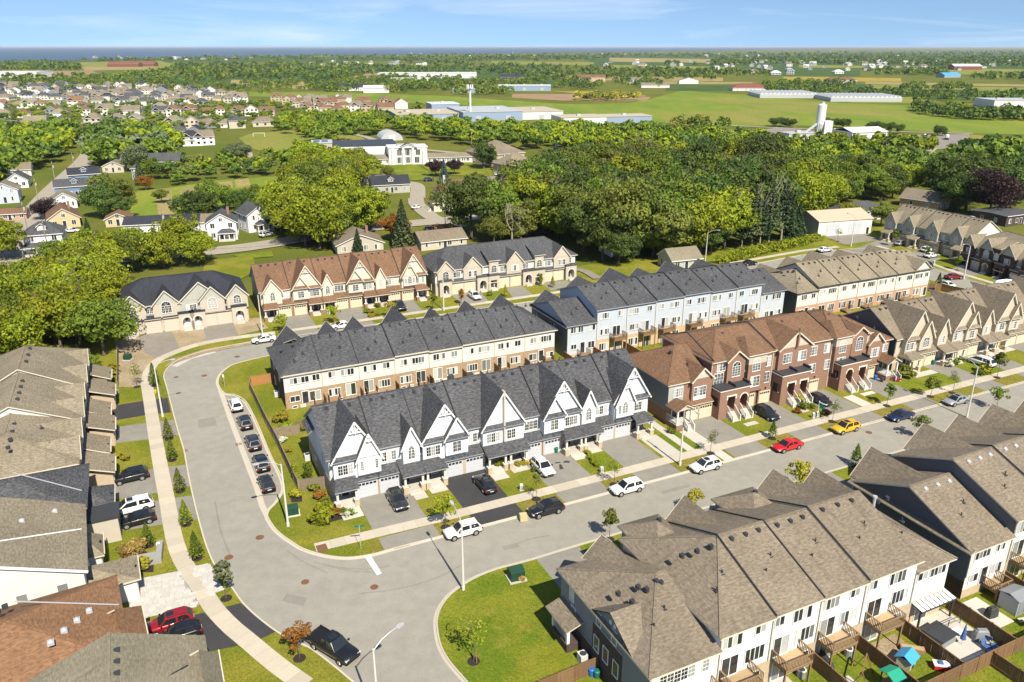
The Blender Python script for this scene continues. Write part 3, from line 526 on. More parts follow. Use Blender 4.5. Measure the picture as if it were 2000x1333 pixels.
def gable(R_, xc, half, zap, zfoot, y0, yback, mats, wallm, zbase, main, ov=.35, truss=True, vent=True, wall=True, trim=None, pent=None, rise=None):
    """front gable: wall at y0 down to zbase; roof runs back until it meets the main roof plane (ze, slope, y of eave)"""
    ze, sl, ye = main; s = (zap-zfoot)/half
    yr = ye+(zap-ze)/sl; yf = ye+max(0, (zfoot-ze))/sl; lowz = zfoot-s*ov; yl = ye+(lowz-ze)/sl
    yr = max(yr, y0+.2) if yback is None else yback; yl = max(yl, y0-ov+.05)
    fl = [[(xc-half-ov, y0-ov, lowz), (xc, y0-ov, zap), (xc, yr, zap), (xc-half-ov, yl, lowz)], [(xc, y0-ov, zap), (xc+half+ov, y0-ov, lowz), (xc+half+ov, yl, lowz), (xc, yr, zap)]]
    roof_obj(R_, fl, mats, 'gable_roof', .15)
    if wall:
        mb = MB(); d = max(yl-y0, .35); x0, x1 = xc-half, xc+half; y1 = max(y0+.3, ye+.5)
        p = [(x0, zbase), (x1, zbase), (x1, zfoot-.12), (xc, zap-.16), (x0, zfoot-.12)]
        n = len(p); i = len(mb.v); mb.v += [(a, y0, b) for a, b in p]+[(a, y1, b) for a, b in p]
        mb.f.append([i+j for j in range(n)]); mb.m.append(0); mb.f.append([i+n+j for j in reversed(range(n))]); mb.m.append(0)
        for j in range(n): mb.f.append([i+(j+1) % n, i+j, i+n+j, i+n+(j+1) % n]); mb.m.append(0)
        mb.build('gable_wall', M[wallm], R_)
    t = M[trim or 'trim_white']; y = y0-ov-.02
    bb = MB()                                               # barge boards and the little timber truss in the peak
    for sg in (-1, 1): bb.bar((xc+sg*(half+ov), y, lowz-.1), (xc, y, zap-.10), .06, .2)
    bb.build('barge_board', t, R_)
    if truss:
        tb = MB(); h = min(1.5, (zap-zfoot)*.32); w_ = h/s
        tb.bar((xc, y, zap-.2), (xc, y, zap-h-.25), .07, .12).bar((xc-w_, y, zap-h-.05), (xc+w_, y, zap-h-.05), .07, .12)
        for sg in (-1, 1): tb.bar((xc, y, zap-h-.2), (xc+sg*w_*.55, y, zap-h*.58), .06, .1)
        tb.build('gable_bracket', t, R_)
    if vent: MB().box(xc-.28, xc+.28, y0-.05, y0+.02, zfoot+(zap-zfoot)*.36, zfoot+(zap-zfoot)*.36+.7).build('gable_vent', M['trim_white'], R_)
    if pent: roof_obj(R_, [[(x0-.1, y0-.55, zfoot-.32), (x1+.1, y0-.55, zfoot-.32), (x1+.1, y0+.02, zfoot+.12), (x0-.1, y0+.02, zfoot+.12)]], mats, 'pent_roof', .1)
def vents(R_, pts, kind, mat):
    for p in pts:
        if kind == 'box':
            if 'box' not in DC: mb = MB(); mb.prism([(-.2, -.2), (.2, -.2), (.2, .1), (.1, .26), (-.1, .26), (-.2, .1)], -.18, .2); DC['box'] = mb.mesh('roof_vent', M['charcoal'])
            obj('roof_vent', DC['box'], R_, p)
        elif kind == 'dome':
            if 'dome' not in DC: mb = MB(); mb.box(-.26, .26, -.26, .26, -.25, .06); mb.cyl((0, 0, .06), (0, 0, .2), .24, .14, 10); DC['dome'] = mb.mesh('roof_vent', M['metal'])
            obj('roof_vent', DC['dome'], R_, p)
        else:
            if 'pipe' not in DC: mb = MB(); mb.box(-.2, .2, -.22, .22, -.12, .03); mb.cyl((0, 0, 0), (0, 0, .42), .07, .07, 7); mb.bar((0, 0, .3), (.14, 0, .52), .07, .07); DC['pipe'] = mb.mesh('vent_pipe', M['charcoal'])
            obj('vent_pipe', DC['pipe'], R_, p)
def downspout(R_, x, y, z0, z1, m='trim_cream'): MB().box(x-.05, x+.05, y-.09, y, z0, z1).build('downspout', M[m], R_)
def column(R_, x, y, z0, z1, pier, trim='trim_white', pz=1.1):
    o = MB().box(x-.3, x+.3, y-.3, y+.3, .05, pz, 0).box(x-.35, x+.35, y-.35, y+.35, pz, pz+.09, 1).box(x-.14, x+.14, y-.14, y+.14, pz+.09, z1, 1).box(x-.19, x+.19, y-.19, y+.19, z1-.14, z1, 1).build('porch_column', [M[pier], M['stone_trim' if pier.startswith('brick') else trim]], R_); return o
def archwall(mb, x0, x1, z0, z1, xc, r, zs, y, m, depth, m2):
    """wall face at y with an arched opening, and the reveal behind it"""
    arc = [(xc+r*math.cos(math.pi*i/12), zs+r*math.sin(math.pi*i/12)) for i in range(13)]
    P_ = lambda a: (a[0], y, a[1])
    mb.poly([P_((x0, z0)), P_((xc-r, z0)), P_((xc-r, zs)), P_((x0, zs))], m); mb.poly([P_((xc+r, z0)), P_((x1, z0)), P_((x1, zs)), P_((xc+r, zs))], m)
    for i in range(12):
        a, b = arc[i], arc[i+1]; ta = (x1 if i == 0 else xc+r-(2*r)*i/12, z1); tb = (x0 if i == 11 else xc+r-(2*r)*(i+1)/12, z1)
        mb.poly([P_(a), P_(ta), P_(tb), P_(b)], m)
    mb.poly([P_((x1, zs)), P_((x1, z1)), P_((xc+r, zs))], m); mb.poly([P_((x0, zs)), P_((xc-r, zs)), P_((x0, z1))], m)
    e = [(xc-r, z0), (xc-r, zs)]+arc[::-1][1:]+[(xc+r, z0)]
    for a, b in zip(e, e[1:]): mb.poly([(a[0], y, a[1]), (b[0], y, b[1]), (b[0], y+depth, b[1]), (a[0], y+depth, a[1])], m2)
def arch_trim(R_, xc, r, zs, y, z0):
    mb = MB()
    for i in range(12):
        a0, a1 = math.pi*i/12, math.pi*(i+1)/12; q = [(xc+k_*math.cos(a), zs+k_*math.sin(a)) for k_, a in ((r, a0), (r+.2, a0), (r+.2, a1), (r, a1))]
        i0 = len(mb.v); mb.v += [(p[0], y-.05, p[1]) for p in q]+[(p[0], y+.02, p[1]) for p in q]
        for f in ((0, 1, 2, 3), (1, 5, 6, 2), (0, 3, 7, 4)): mb.f.append([i0+j for j in f]); mb.m.append(0)
    mb.build('arch_trim', M['stone_trim'], R_)
def steps(R_, x0, x1, y0, z1, n, run=.28, mat='slabwhite'):
    for i in range(n): MB().box(x0, x1, y0-run*(i+1), y0-run*i, .05, z1*(n-i)/(n+.0)-.0).build('step', M[mat], R_)
def frame(s, t, d):
    """origin in the street grid and facing: N front looks to the far side, S front to the near side, E/W along the grid"""
    return ST(s, t, 0), {'S': TH, 'N': TH+math.pi, 'W': TH-math.pi/2, 'E': TH+math.pi/2}[d]
def rear(R_, x0, x1, yb, zb0, zs, ze, lower, upper, items, th=.02):
    for k_, x, z, w_, h_, n in items:
        if k_ == 'w': window(R_, x, yb, z, w_, h_, n, 2, 'B', grid=False)
        elif k_ == 'g': window(R_, x, yb, z, w_, h_, n, 3, 'B', grid=True)
        elif k_ == 'p': patio_door(R_, x, yb, z, 'B', w_, h_)
        elif k_ == 'd': door(R_, x, yb, z, w_, h_, 'door_dark', 'B')
def body(R_, x0, x1, y0, y1, zb, z0, ze, low, up, name='wall', gl=None, gr=None, yr=None, zr=None):
    mb = MB().box(x0, x1, y0, y1, z0, zb, 0).box(x0+.03, x1-.03, y0+.03, y1-.03, zb, ze, 1)
    yr = (y0+y1)/2 if yr is None else yr
    for g_, xx, sg in ((gl, x0+.03, -1), (gr, x1-.03, 1)):
        if g_:
            a, b, c = (xx, y0+.03, ze), (xx, y1-.03, ze), (xx, yr, zr-.15); mb.poly([b, a, c] if sg < 0 else [a, b, c], 1)
    return mb.build(name, [M[low], M[up]], R_)
def balcony(R_, x0, x1, yb, z, dep=1.7, posts=True, floor='deck_floor'):
    o = MB().box(x0, x1, yb, yb+dep, z-.24, z-.03, 0).build('balcony', M['deck'], R_)
    n = int((x1-x0)/.145); fb = MB()
    for i in range(n): a = x0+(x1-x0)*i/n; fb.box(a+.006, a+(x1-x0)/n-.006, yb, yb+dep, z-.03, z+.01)
    tag(fb.build('deck_board', M[floor], o), kind='stuff')
    for q0, q1 in (((x0, yb), (x0, yb+dep)), ((x0, yb+dep), (x1, yb+dep)), ((x1, yb+dep), (x1, yb))):
        mb = MB(); L_ = math.hypot(q1[0]-q0[0], q1[1]-q0[1]); k_ = max(3, int(L_/.17))
        mb.bar((*q0, z+1.02), (*q1, z+1.02), .14, .06).bar((*q0, z+.12), (*q1, z+.12), .05, .09)
        for i in range(k_+1): t = i/k_; x, y = q0[0]+(q1[0]-q0[0])*t, q0[1]+(q1[1]-q0[1])*t; mb.box(x-.025, x+.025, y-.025, y+.025, z-.2, z+1.0)
        mb.build('railing', M['deck'], o)
    if posts:
        for x in (x0+.1, x1-.1): MB().box(x-.08, x+.08, yb+dep-.2, yb+dep-.04, .05, z-.2).build('post', M['deck'], o)
    return o
def low_deck(R_, x0, x1, yb, z=.8, dep=1.5, side=1):
    o = MB().box(x0, x1, yb, yb+dep, z-.16, z, 0).build('back_steps', M['deck'], R_); n = 3
    for i in range(n): MB().box(x0+.1, x1-.1, yb+dep+.26*i, yb+dep+.26*(i+1), .05, z-(i+1)*z/(n+1)).build('step', M['deck'], o)
    for xx in (x0, x1):
        mb = MB().bar((xx, yb, z+.95), (xx, yb+dep, z+.95), .1, .06)
        for i in range(8): y = yb+dep*i/7; mb.box(xx-.025, xx+.025, y-.025, y+.025, .1, z+.92)
        mb.build('railing', M['deck'], o)
# ---------------------------------------------------------------- gabled two-storey rows seen from the street
def gabled_row(name, label, s, t, L_, low, up, roofm, gar, depth, ze, zr, gables, garages, porches, dormers=(), winds=(), group=None, d='S', steps_=True, gl=True, gr=True, trim=None, pier=None, yr=7.3, lowmid=None, fin=None, trimr='trim_grey', rot=0):
    loc, rz = frame(s, t, d); rz += rot; R_ = thing(name, label, 'townhouse row', loc, rz, group); n = round(L_/6); w_ = L_/n; main = (ze, (zr-ze)/(yr-.9), .9); mats = (roofm, trimr)
    zb = ze
    for i in range(n):
        dz = (.0, .12, .05, .18, .1, .22, .06, .15)[i % 8]; x0, x1 = i*w_, (i+1)*w_
        body(R_, x0, x1, .95, depth, 3.0, .05, ze-.12+dz, low, up, 'wall', (i == 0 and gl), (i == n-1 and gr), yr, zr+dz)
        if i and dz > (.0, .12, .05, .18, .1, .22, .06, .15)[(i-1) % 8]: pass
        rf = main_roof(x0+(.0 if i else 0), x1, .95, depth, ze+dz, zr+dz, gov=.0 if 0 < i < n-1 else 0, yr=yr)
        if i == 0 and gl: rf = [[(p[0]-(.35 if p[0] <= x0+.01 else 0), p[1], p[2]) for p in q] for q in rf]
        if i == n-1 and gr: rf = [[(p[0]+(.35 if p[0] >= x1-.01 else 0), p[1], p[2]) for p in q] for q in rf]
        roof_obj(R_, rf, mats); ridge_caps(R_, rf, roofm)
        if i:                                                # dark bar on each party wall, standing in for the roof step's shadow
            sl = (zr-ze)/(yr-.95); mb = MB(); zz = .1+dz
            mb.bar((x0, .6, ze-.35*sl+zz), (x0, yr, zr+zz), .13, .12); mb.bar((x0, yr, zr+zz), (x0, depth, ze+zz), .13, .12); mb.build('step_shadow_bar', M['trim_dark'], R_)
        downspout(R_, x0+.12, .95, 3.4, ze-.2)
        vents(R_, [(x0+w_*.30, yr+2.2, zr-.65*1.3), (x0+w_*.72, yr+1.6, zr-.8)], 'pipe', None); vents(R_, [(x0+w_*k_, yr-.7, zr-.38) for k_ in (.25, .5, .75)], 'box', None)
    for x in garages:                                        # garage bay: brick to the ground, door between brick piers
        MB().box(x-1.55, x+1.55, 0, 1.0, .05, 3.0).build('garage_bay', M[lowmid or low], R_); garage_door(R_, x, -.01, 2.5, 2.2, gar)
        roof_obj(R_, [[(x-1.6, -.45, 2.86), (x+1.6, -.45, 2.86), (x+1.6, 1.0, 3.75), (x-1.6, 1.0, 3.75)]], mats, 'pent_roof', .13)
    for x, side in porches:
        p = MB().box(x-1.45, x+1.45, -1.75, .98, .05, .42); p.build('porch_floor', M['slabwhite'], R_); steps(R_, x-.75, x+.75, -1.75, .30, 2)
        e = x+side*1.55
        roof_obj(R_, [[(x-1.6, -2.1, 2.84), (x+1.6, -2.1, 2.84), (x+1.6-(.9 if side > 0 else 0), 1.0, 4.0), (x-1.6+(.9 if side < 0 else 0), 1.0, 4.0)]]+([[(x+1.6, -2.1, 2.84), (x+1.6, 1.0, 2.84), (x+.7, 1.0, 4.0)]] if side > 0 else [[(x-1.6, 1.0, 2.84), (x-1.6, -2.1, 2.84), (x-.7, 1.0, 4.0)]] if side < 0 else []), mats, 'porch_roof', .13)
        MB().box(x-1.5, x+1.5, -1.85, -1.6, 2.55, 2.72).build('porch_beam', M['trim_white'], R_)
        for cx in (x-1.2, x+1.2): column(R_, cx, -1.5, .05, 2.6, pier or low)
        door(R_, x-.35*(side or 1), .93, .42); window(R_, x+.75*(side or 1), .94, .75, .4, 1.6, 1, 3, 'F')
    for g_ in gables:
        xc, half, zap = g_[:3]; o = g_[3] if len(g_) > 3 else {}
        gable(R_, xc, half, zap, o.get('zf', ze), o.get('y0', 0), None, mats, o.get('wall', up), o.get('zb', 3.2), main, trim=trim, truss=o.get('truss', True), vent=o.get('vent', True), pent=o.get('pent'))
        for k_ in o.get('w', ()): window(R_, xc+k_[0], o.get('y0', 0), k_[1], *k_[2:])
        if fin and abs(fin-xc) < .1: MB().box(xc-.14, xc+.14, -.42, .3, 4.0, zap+.04).build('party_fin', M['stucco'], R_)
    for k_ in winds: window(R_, k_[0], .94 if len(k_) < 8 else k_[7], *k_[1:7] if False else (k_[1],), *k_[2:7])
    return R_
ROWS = 'townhouse rows'
G3 = (1.9, 1.35, 3, 3); 
# --- row A: pale blue gabled row in the middle
rA = gabled_row('townhouse_row', 'pale blue gabled townhouse row with charcoal roof facing the main street', 16.3, 88, 48, 'brick_beige', 'blue_white', 'roof_grey', 'gar_white', 14.2, 6.5, 10.9,
    [(3.4, 3.0, 11.3, {'pent': 1, 'w': [(-1.5, 4.0, *G3)]}), (4.9, 1.5, 9.6, {'y0': -.55, 'zf': 6.4, 'zb': 3.7, 'vent': False, 'w': [(0, 4.3, .8, 1.25, 2, 3, 'F', 'gothic'), (-.95, 4.35, .32, 1.3, 1, 4), (.95, 4.35, .32, 1.3, 1, 4)]}),
     (10.7, 1.15, 9.0, {'truss': False, 'vent': False, 'w': [(0, 4.2, .8, 1.3, 2, 3, 'F', 'gothic')]}), (15.4, 3.15, 11.3, {'pent': 1, 'w': [(-1.7, 4.0, *G3)]}), (16.9, 1.6, 9.3, {'y0': -.5, 'zf': 6.6, 'zb': 3.7, 'truss': False, 'vent': True, 'pent': 1, 'w': [(0, 4.1, 1.1, 1.5, 2, 3)]}),
     (24.0, 3.1, 11.4, {'truss': False, 'vent': False, 'pent': 1, 'w': [(-1.55, 4.0, *G3), (1.5, 4.0, *G3)]}), (33.2, 3.0, 11.3, {'pent': 1, 'w': [(1.5, 4.0, *G3)]}), (31.7, 1.6, 9.3, {'y0': -.5, 'zf': 6.6, 'zb': 3.7, 'truss': False, 'pent': 1, 'w': [(0, 4.1, 1.1, 1.5, 2, 3)]}),
     (37.6, 1.15, 9.0, {'truss': False, 'vent': False, 'w': [(0, 4.2, .8, 1.3, 2, 3, 'F', 'gothic')]}), (44.9, 2.95, 11.2, {'pent': 1, 'w': [(1.55, 4.0, *G3)]}), (43.5, 1.5, 9.6, {'y0': -.55, 'zf': 6.4, 'zb': 3.7, 'vent': False, 'w': [(0, 4.3, .8, 1.25, 2, 3, 'F', 'gothic'), (-.95, 4.35, .32, 1.3, 1, 4), (.95, 4.35, .32, 1.3, 1, 4)]})],
    [4.55, 7.55, 16.5, 19.6, 28.5, 31.7, 40.6, 43.6], [(1.5, -1), (10.4, 0), (13.5, 1), (22.4, 0), (25.6, 0), (34.4, -1), (37.5, 0), (46.5, 1)], winds=[(7.9, 4.15, 1.9, 1.3, 3, 3), (20.1, 4.15, 1.9, 1.3, 3, 3), (28.7, 4.15, 1.9, 1.3, 3, 3), (40.3, 4.15, 1.9, 1.3, 3, 3)], fin=24.0, group=ROWS, pier='brick_beige')
# pent at the west end and a small rear gable peak over the ridge
roof_obj(rA, [[(-.9, 8.6, 6.3), (-.9, 13.0, 6.3), (.05, 13.0, 7.0), (.05, 8.6, 7.0)][::-1]], ('roof_grey', 'trim_grey'), 'pent_roof', .12)
window(rA, 0.0, 4.2, 4.0, 1.0, 1.3, 2, 2, 'L', grid=False); window(rA, 0.0, 9.6, 1.0, .9, 1.2, 1, 2, 'L', grid=False)
# --- row B (far left of the back street): brown roof, cream gables, red brick
rB = gabled_row('townhouse_row', 'brown roofed townhouse row with cream gables and red brick garages on the back street', 19.7, 166.4, 37.2, 'brick_red', 'ivory', 'roof_brown', 'gar_cream', 14.0, 6.3, 10.6,
    [(2.4, 1.9, 8.9, {'truss': False, 'vent': False, 'w': [(0, 4.1, .9, 1.2, 2, 3, 'F', 'gothic')]}), (9.7, 3.1, 11.1, {'pent': 1, 'w': [(1.6, 4.0, *G3)]}), (8.3, 1.6, 9.0, {'y0': -.5, 'zf': 6.6, 'zb': 3.7, 'truss': False, 'vent': False, 'pent': 1, 'w': [(0, 4.1, 1.2, 1.4, 2, 3)]}), (14.2, 1.15, 8.7, {'truss': False, 'vent': False, 'w': [(0, 4.1, .8, 1.2, 2, 3, 'F', 'gothic')]}),
     (21.6, 3.0, 11.0, {'pent': 1, 'w': [(1.5, 4.0, *G3)]}), (20.3, 1.6, 9.0, {'y0': -.5, 'zf': 6.6, 'zb': 3.7, 'truss': False, 'vent': False, 'pent': 1, 'w': [(0, 4.1, 1.2, 1.4, 2, 3)]}), (26.2, 1.15, 8.7, {'truss': False, 'vent': False, 'w': [(0, 4.1, .8, 1.2, 2, 3, 'F', 'gothic')]}), (34.0, 2.95, 11.0, {'pent': 1, 'w': [(1.5, 4.0, *G3)]}), (32.9, 1.5, 9.2, {'y0': -.5, 'zf': 6.3, 'zb': 3.7, 'vent': False, 'w': [(0, 4.2, .8, 1.25, 2, 3, 'F', 'gothic'), (-.95, 4.3, .3, 1.2, 1, 3), (.95, 4.3, .3, 1.2, 1, 3)]})],
    [4.7, 8.0, 17.1, 20.3, 29.2, 32.4], [(1.6, -1), (11.1, -1), (14.1, 0), (23.3, -1), (26.3, 0), (35.5, 1)], winds=[(5.6, 4.1, 1.9, 1.3, 3, 3), (16.9, 4.1, 1.9, 1.3, 3, 3), (28.6, 4.1, 1.9, 1.3, 3, 3)], group=ROWS, pier='brick_red', trim='trim_cream', trimr='trim_cream')
for x in (6.4, 18.5, 30.6): pass
for x in (6.3, 18.7): MB().box(x-.25, x+.25, -.1, 1.0, .05, 4.2).build('brick_pier', M['brick_red'], rB)
# --- row C at the right edge of the main street: beige with taupe roof
rC = gabled_row('townhouse_row', 'beige gabled townhouse row with taupe roof running out of frame on the right', 117.9, 88, 48, 'brick_beige', 'sand', 'roof_taupe', 'gar_cream', 14.2, 6.4, 10.2,
    [(4.4, 3.0, 11.2, {'pent': 1, 'truss': False, 'vent': False, 'w': [(-1.9, 4.0, 1.7, 1.3, 3, 3)]}), (6.0, 1.6, 9.3, {'y0': -.5, 'zf': 6.4, 'zb': 3.7, 'vent': False, 'truss': False, 'w': [(0, 4.2, 1.5, 1.2, 3, 3, 'F', 'round')]}), (11.1, 1.2, 8.8, {'truss': False, 'vent': False, 'w': [(0, 4.0, .8, 1.3, 2, 3)]}), (16.9, 3.0, 11.2, {'pent': 1, 'truss': False, 'vent': False, 'w': [(-1.6, 4.0, *G3)]}), (18.4, 1.5, 9.3, {'y0': -.5, 'zf': 6.5, 'zb': 3.7, 'truss': False, 'vent': False, 'pent': 1, 'w': [(0, 4.0, 1.1, 1.4, 2, 3)]}),
     (23.4, 1.2, 8.8, {'truss': False, 'vent': False, 'w': [(0, 4.0, .8, 1.3, 2, 3)]}), (29.0, 3.0, 11.2, {'pent': 1, 'truss': False, 'vent': False, 'w': [(-1.6, 4.0, *G3)]}), (30.6, 1.5, 9.3, {'y0': -.5, 'zf': 6.5, 'zb': 3.7, 'truss': False, 'vent': False, 'pent': 1, 'w': [(0, 4.0, 1.1, 1.4, 2, 3)]}), (41, 3.0, 11.2, {'truss': False, 'w': [(0, 4.0, *G3)]})],
    [5.5, 8.6, 20.3, 17.5, 31.6, 34.6], [(2.6, -1), (11.5, 0), (14.5, 0), (23.4, 0), (26.4, 0), (38, 1)], winds=[(8.6, 4.0, 1.7, 1.2, 3, 3), (21.2, 4.0, 1.7, 1.2, 3, 3), (33.4, 4.0, 1.7, 1.2, 3, 3)], group=ROWS, pier='brick_beige', trim='trim_cream', trimr='trim_cream')
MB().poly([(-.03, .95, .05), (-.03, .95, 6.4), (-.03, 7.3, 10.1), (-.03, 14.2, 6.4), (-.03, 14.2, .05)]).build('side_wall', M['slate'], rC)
# ---------------------------------------------------------------- arched-entry rows: black roofed block of four, and the grey roofed row of six
def arched_row(label, s, t, L_, low, up, roofm, gar, ze, zr, gables, garages, arches, flats, winds, depth=13.5, trimr='trim_cream', doorm='trim_white', hipped=True, bigs=(), d='S', rot=0):
    loc, rz = frame(s, t, d); rz += rot; R_ = thing('townhouse_row', label, 'townhouse row', loc, rz, ROWS); yr = 7.2; main = (ze, (zr-ze)/(yr-.6), .6); mats = (roofm, trimr); n = round(L_/6.2); w_ = L_/n
    for i in range(n): body(R_, i*w_, (i+1)*w_, .6, depth, 3.1, .05, ze-.1, low, up)
    rf = main_roof(0, L_, .6, depth, ze, zr, hipped, hipped, yr=yr, ov=.45); roof_obj(R_, rf, mats); ridge_caps(R_, rf, roofm)
    vents(R_, [(L_*k_, yr+2, zr-1.0) for k_ in (.3, .5, .7)], 'box', None)
    for x in garages:
        MB().box(x-1.55, x+1.55, 0, .65, .05, 3.2).build('garage_bay', M[low], R_); garage_door(R_, x, -.01, 2.5, 2.25, gar, False)
        roof_obj(R_, [[(x-1.6, -.4, 3.15), (x+1.6, -.4, 3.15), (x+1.6, .62, 3.75), (x-1.6, .62, 3.75)]], mats, 'pent_roof', .12)
    for x, kind in arches:
        mb = MB(); y = -.75; x0, x1 = x-1.5, x+1.5; r = .82
        if kind == 'arch': archwall(mb, x0, x1, .05, 3.7, x, r, 2.0, y, 0, 1.35, 1); arch_trim(R_, x, r, 2.0, y, .05)
        else:
            mb.box(x0, x-.8, y, y+.3, .05, 3.7, 0).box(x+.8, x1, y, y+.3, .05, 3.7, 0).box(x-.8, x+.8, y, y+.3, 2.55, 3.7, 0)
        mb.poly([(x0, .62, .05), (x0, y, .05), (x0, y, 3.7), (x0, .62, 3.7)], 0); mb.poly([(x1, y, .05), (x1, .62, .05), (x1, .62, 3.7), (x1, y, 3.7)], 0)
        mb.poly([(x0, y, 3.7), (x1, y, 3.7), (x1, .62, 3.7), (x0, .62, 3.7)], 1); mb.build('entry_porch', [M[low], M['stone_trim']], R_)
        MB().box(x0-.12, x1+.12, y-.14, .6, 3.7, 4.0).build('flat_roof', M[roofm], R_); MB().box(x0-.06, x1+.06, y-.06, y+.02, 2.0-.1, 2.0+.05).build('stone_band', M['stone_trim'], R_) if kind != 'arch' else None
        door(R_, x, .58, .5, 1.0, 2.1, doorm); MB().box(x-.8, x+.8, y-.3, .6, .05, .5).build('landing', M['slabwhite'], R_); steps(R_, x-.8, x+.8, y-.3, .36, 2)
    for xc, half, zap, o in gables:
        gable(R_, xc, half, zap, ze, 0 if 'y0' not in o else o['y0'], None, mats, o.get('wall', low), o.get('zb', 3.2), main, truss=False, vent=False, trim=trimr)
        if 'tri' in o:                                      # the siding infill high in the gable
            z1 = ze-.1; k_ = (zap-ze)/half; y = o.get('y0', 0)-.03; MB().poly([(xc-half+.1, y, z1), (xc+half-.1, y, z1), (xc, y, zap-.3)]).build('gable_siding', M[o['tri']], R_)
        for k_ in o.get('w', ()): window(R_, xc+k_[0], o.get('y0', 0)-.03, k_[1], *k_[2:])
    for x, z, w2, h2, nx in winds: window(R_, x, .59, z, w2, h2, nx, 3)
    for x, wd in flats:                                     # flat-topped wall dormers
        MB().box(x-wd/2, x+wd/2, -.05, 3.2, 3.4, ze+1.1).build('dormer_wall', M[low], R_); window(R_, x, -.06, 4.3, 1.3, 1.1, 2, 2, 'F', 'round')
        roof_obj(R_, [[(x-wd/2-.35, -.45, ze+1.0), (x+wd/2+.35, -.45, ze+1.0), (x+wd/2+.35, 4.6, ze+2.7), (x-wd/2-.35, 4.6, ze+2.7)]], mats, 'dormer_roof', .14)
    return R_
rD = arched_row('cream townhouse block with black hipped roof and four arched entries beside the woods', -8.2, 167.3, 25.2, 'stucco', 'sage', 'roof_black', 'gar_tan', 6.2, 10.0,
    [(3.0, 2.4, 8.6, {'tri': 'sage', 'w': [(0, 4.1, 1.6, 1.3, 3, 3, 'F', 'round')]}), (9.4, 2.5, 8.9, {'tri': 'sage', 'w': [(0, 4.1, 1.8, 1.5, 3, 3, 'F', 'round')]}), (16.0, 4.1, 9.9, {'wall': 'sage', 'tri': 'sage', 'w': [(-1.9, 4.0, 1.9, 1.2, 3, 3)]}), (18.2, 2.4, 8.8, {'y0': -.5, 'tri': 'sage', 'w': [(0, 4.1, 1.7, 1.4, 3, 3, 'F', 'round')]}), (23.2, 2.1, 8.5, {'tri': 'sage', 'w': [(0, 4.3, 1.4, 1.1, 3, 3, 'F', 'round')]})],
    [6.5, 10.0, 17.2, 20.3], [(2.2, 'arch'), (12.9, 'arch'), (15.0, 'arch'), (23.3, 'arch')], [], [(6.5, 4.2, 2.0, 1.2, 3), (12.6, 4.2, 1.7, 1.2, 3), (20.4, 4.2, 2.0, 1.2, 3)])
rE = arched_row('grey roofed stone townhouse row with arched porches at the far end of the back street', 59.0, 166.1, 37.4, 'stucco', 'pale', 'roof_grey', 'gar_cream', 6.3, 9.9,
    [(2.4, 2.0, 8.5, {'tri': 'sand', 'w': [(0, 4.0, 1.4, 1.2, 2, 2, 'F', 'round')]}), (9.2, 2.3, 8.8, {'tri': 'sand', 'w': [(0, 4.0, 2.0, 1.3, 3, 2)]}), (20.3, 2.2, 8.9, {'tri': 'sand', 'w': [(0, 4.1, 1.9, 1.3, 3, 2)]}), (33.2, 2.2, 8.9, {'tri': 'sand', 'w': [(0, 4.1, 1.9, 1.3, 3, 2)]})],
    [5.3, 8.4, 17.3, 20.5, 29.3, 32.3], [(2.1, 'arch'), (11.6, 'arch'), (14.4, 'sq'), (23.7, 'arch'), (26.7, 'sq'), (35.6, 'arch')], [(14.7, 2.4), (26.9, 2.4)], [(5.4, 4.1, 1.6, 1.2, 2), (12.0, 4.2, 1.4, 1.2, 2), (17.4, 4.1, 1.5, 1.2, 2), (23.5, 4.2, 1.4, 1.2, 2), (29.6, 4.1, 1.5, 1.2, 2), (36.2, 4.2, 1.4, 1.2, 2)], trimr='trim_cream', doorm='door_dark')
for x, y0, zz in ((-.01, 3.2, .9), (-.01, 3.2, 4.0), (-.01, 8.0, 4.0), (-.01, 9, .9)):
    window(rE, x, y0+.6, zz, .8, 1.3, 1, 2, 'L', grid=False)
# ---------------------------------------------------------------- red brick three-storey row
loc, rz = frame(68.2, 88, 'S'); rF = thing('townhouse_row', 'red brick three storey townhouse row with brown roof and white porch stairs', 'townhouse row', loc, rz, ROWS)
mats = ('roof_brown', 'trim_cream'); D_ = 13.6; YR = 7.4
def stairs(R_, x0, x1, y0, ztop, n):
    o = MB().box(x0-.06, x0, y0-n*.27, y0, .05, .2).build('porch_stair', M['stone_trim'], R_)
    for i in range(n): MB().box(x0, x1, y0-.27*(i+1), y0-.27*i, .05, ztop*(n-i)/(n+1)).build('step', M['slabwhite'], o)
    for xx in (x0, x1):
        e = y0-n*.27; mb = MB().bar((xx, y0, ztop+.95), (xx, e, 1.05), .07, .06)
        for i in range(9): t = i/8; mb.box(xx-.02, xx+.02, y0+(e-y0)*t-.02, y0+(e-y0)*t+.02, ztop*(1-t)+.1, ztop*(1-t)+.98+.08*t)
        mb.box(xx-.07, xx+.07, e-.07, e+.07, .05, 1.25); mb.build('railing', M['trim_white'], o)
def f_body(x0, x1, y0, ze, band=True, side=None):
    MB().box(x0, x1, y0, D_, .05, ze, 0).build('wall', M['brick_red'], rF)
def f_roof(x0, x1, y0, ze, zr, hl, hr, yr=YR):
    rf = main_roof(x0, x1, y0, D_, ze, zr, hl, hr, yr=yr, ov=.4, gov=.1); roof_obj(rF, rf, mats); ridge_caps(rF, rf, 'roof_brown'); vents(rF, [((x0+x1)/2, yr-1.2, zr-.55)], 'box', None); vents(rF, [((x0+x1)/2+1.2, 3.2, ze+(zr-ze)*.42)], 'pipe', None)
f_body(.2, 8.2, .7, 6.9); f_roof(.2, 8.3, .7, 6.9, 10.0, True, False)
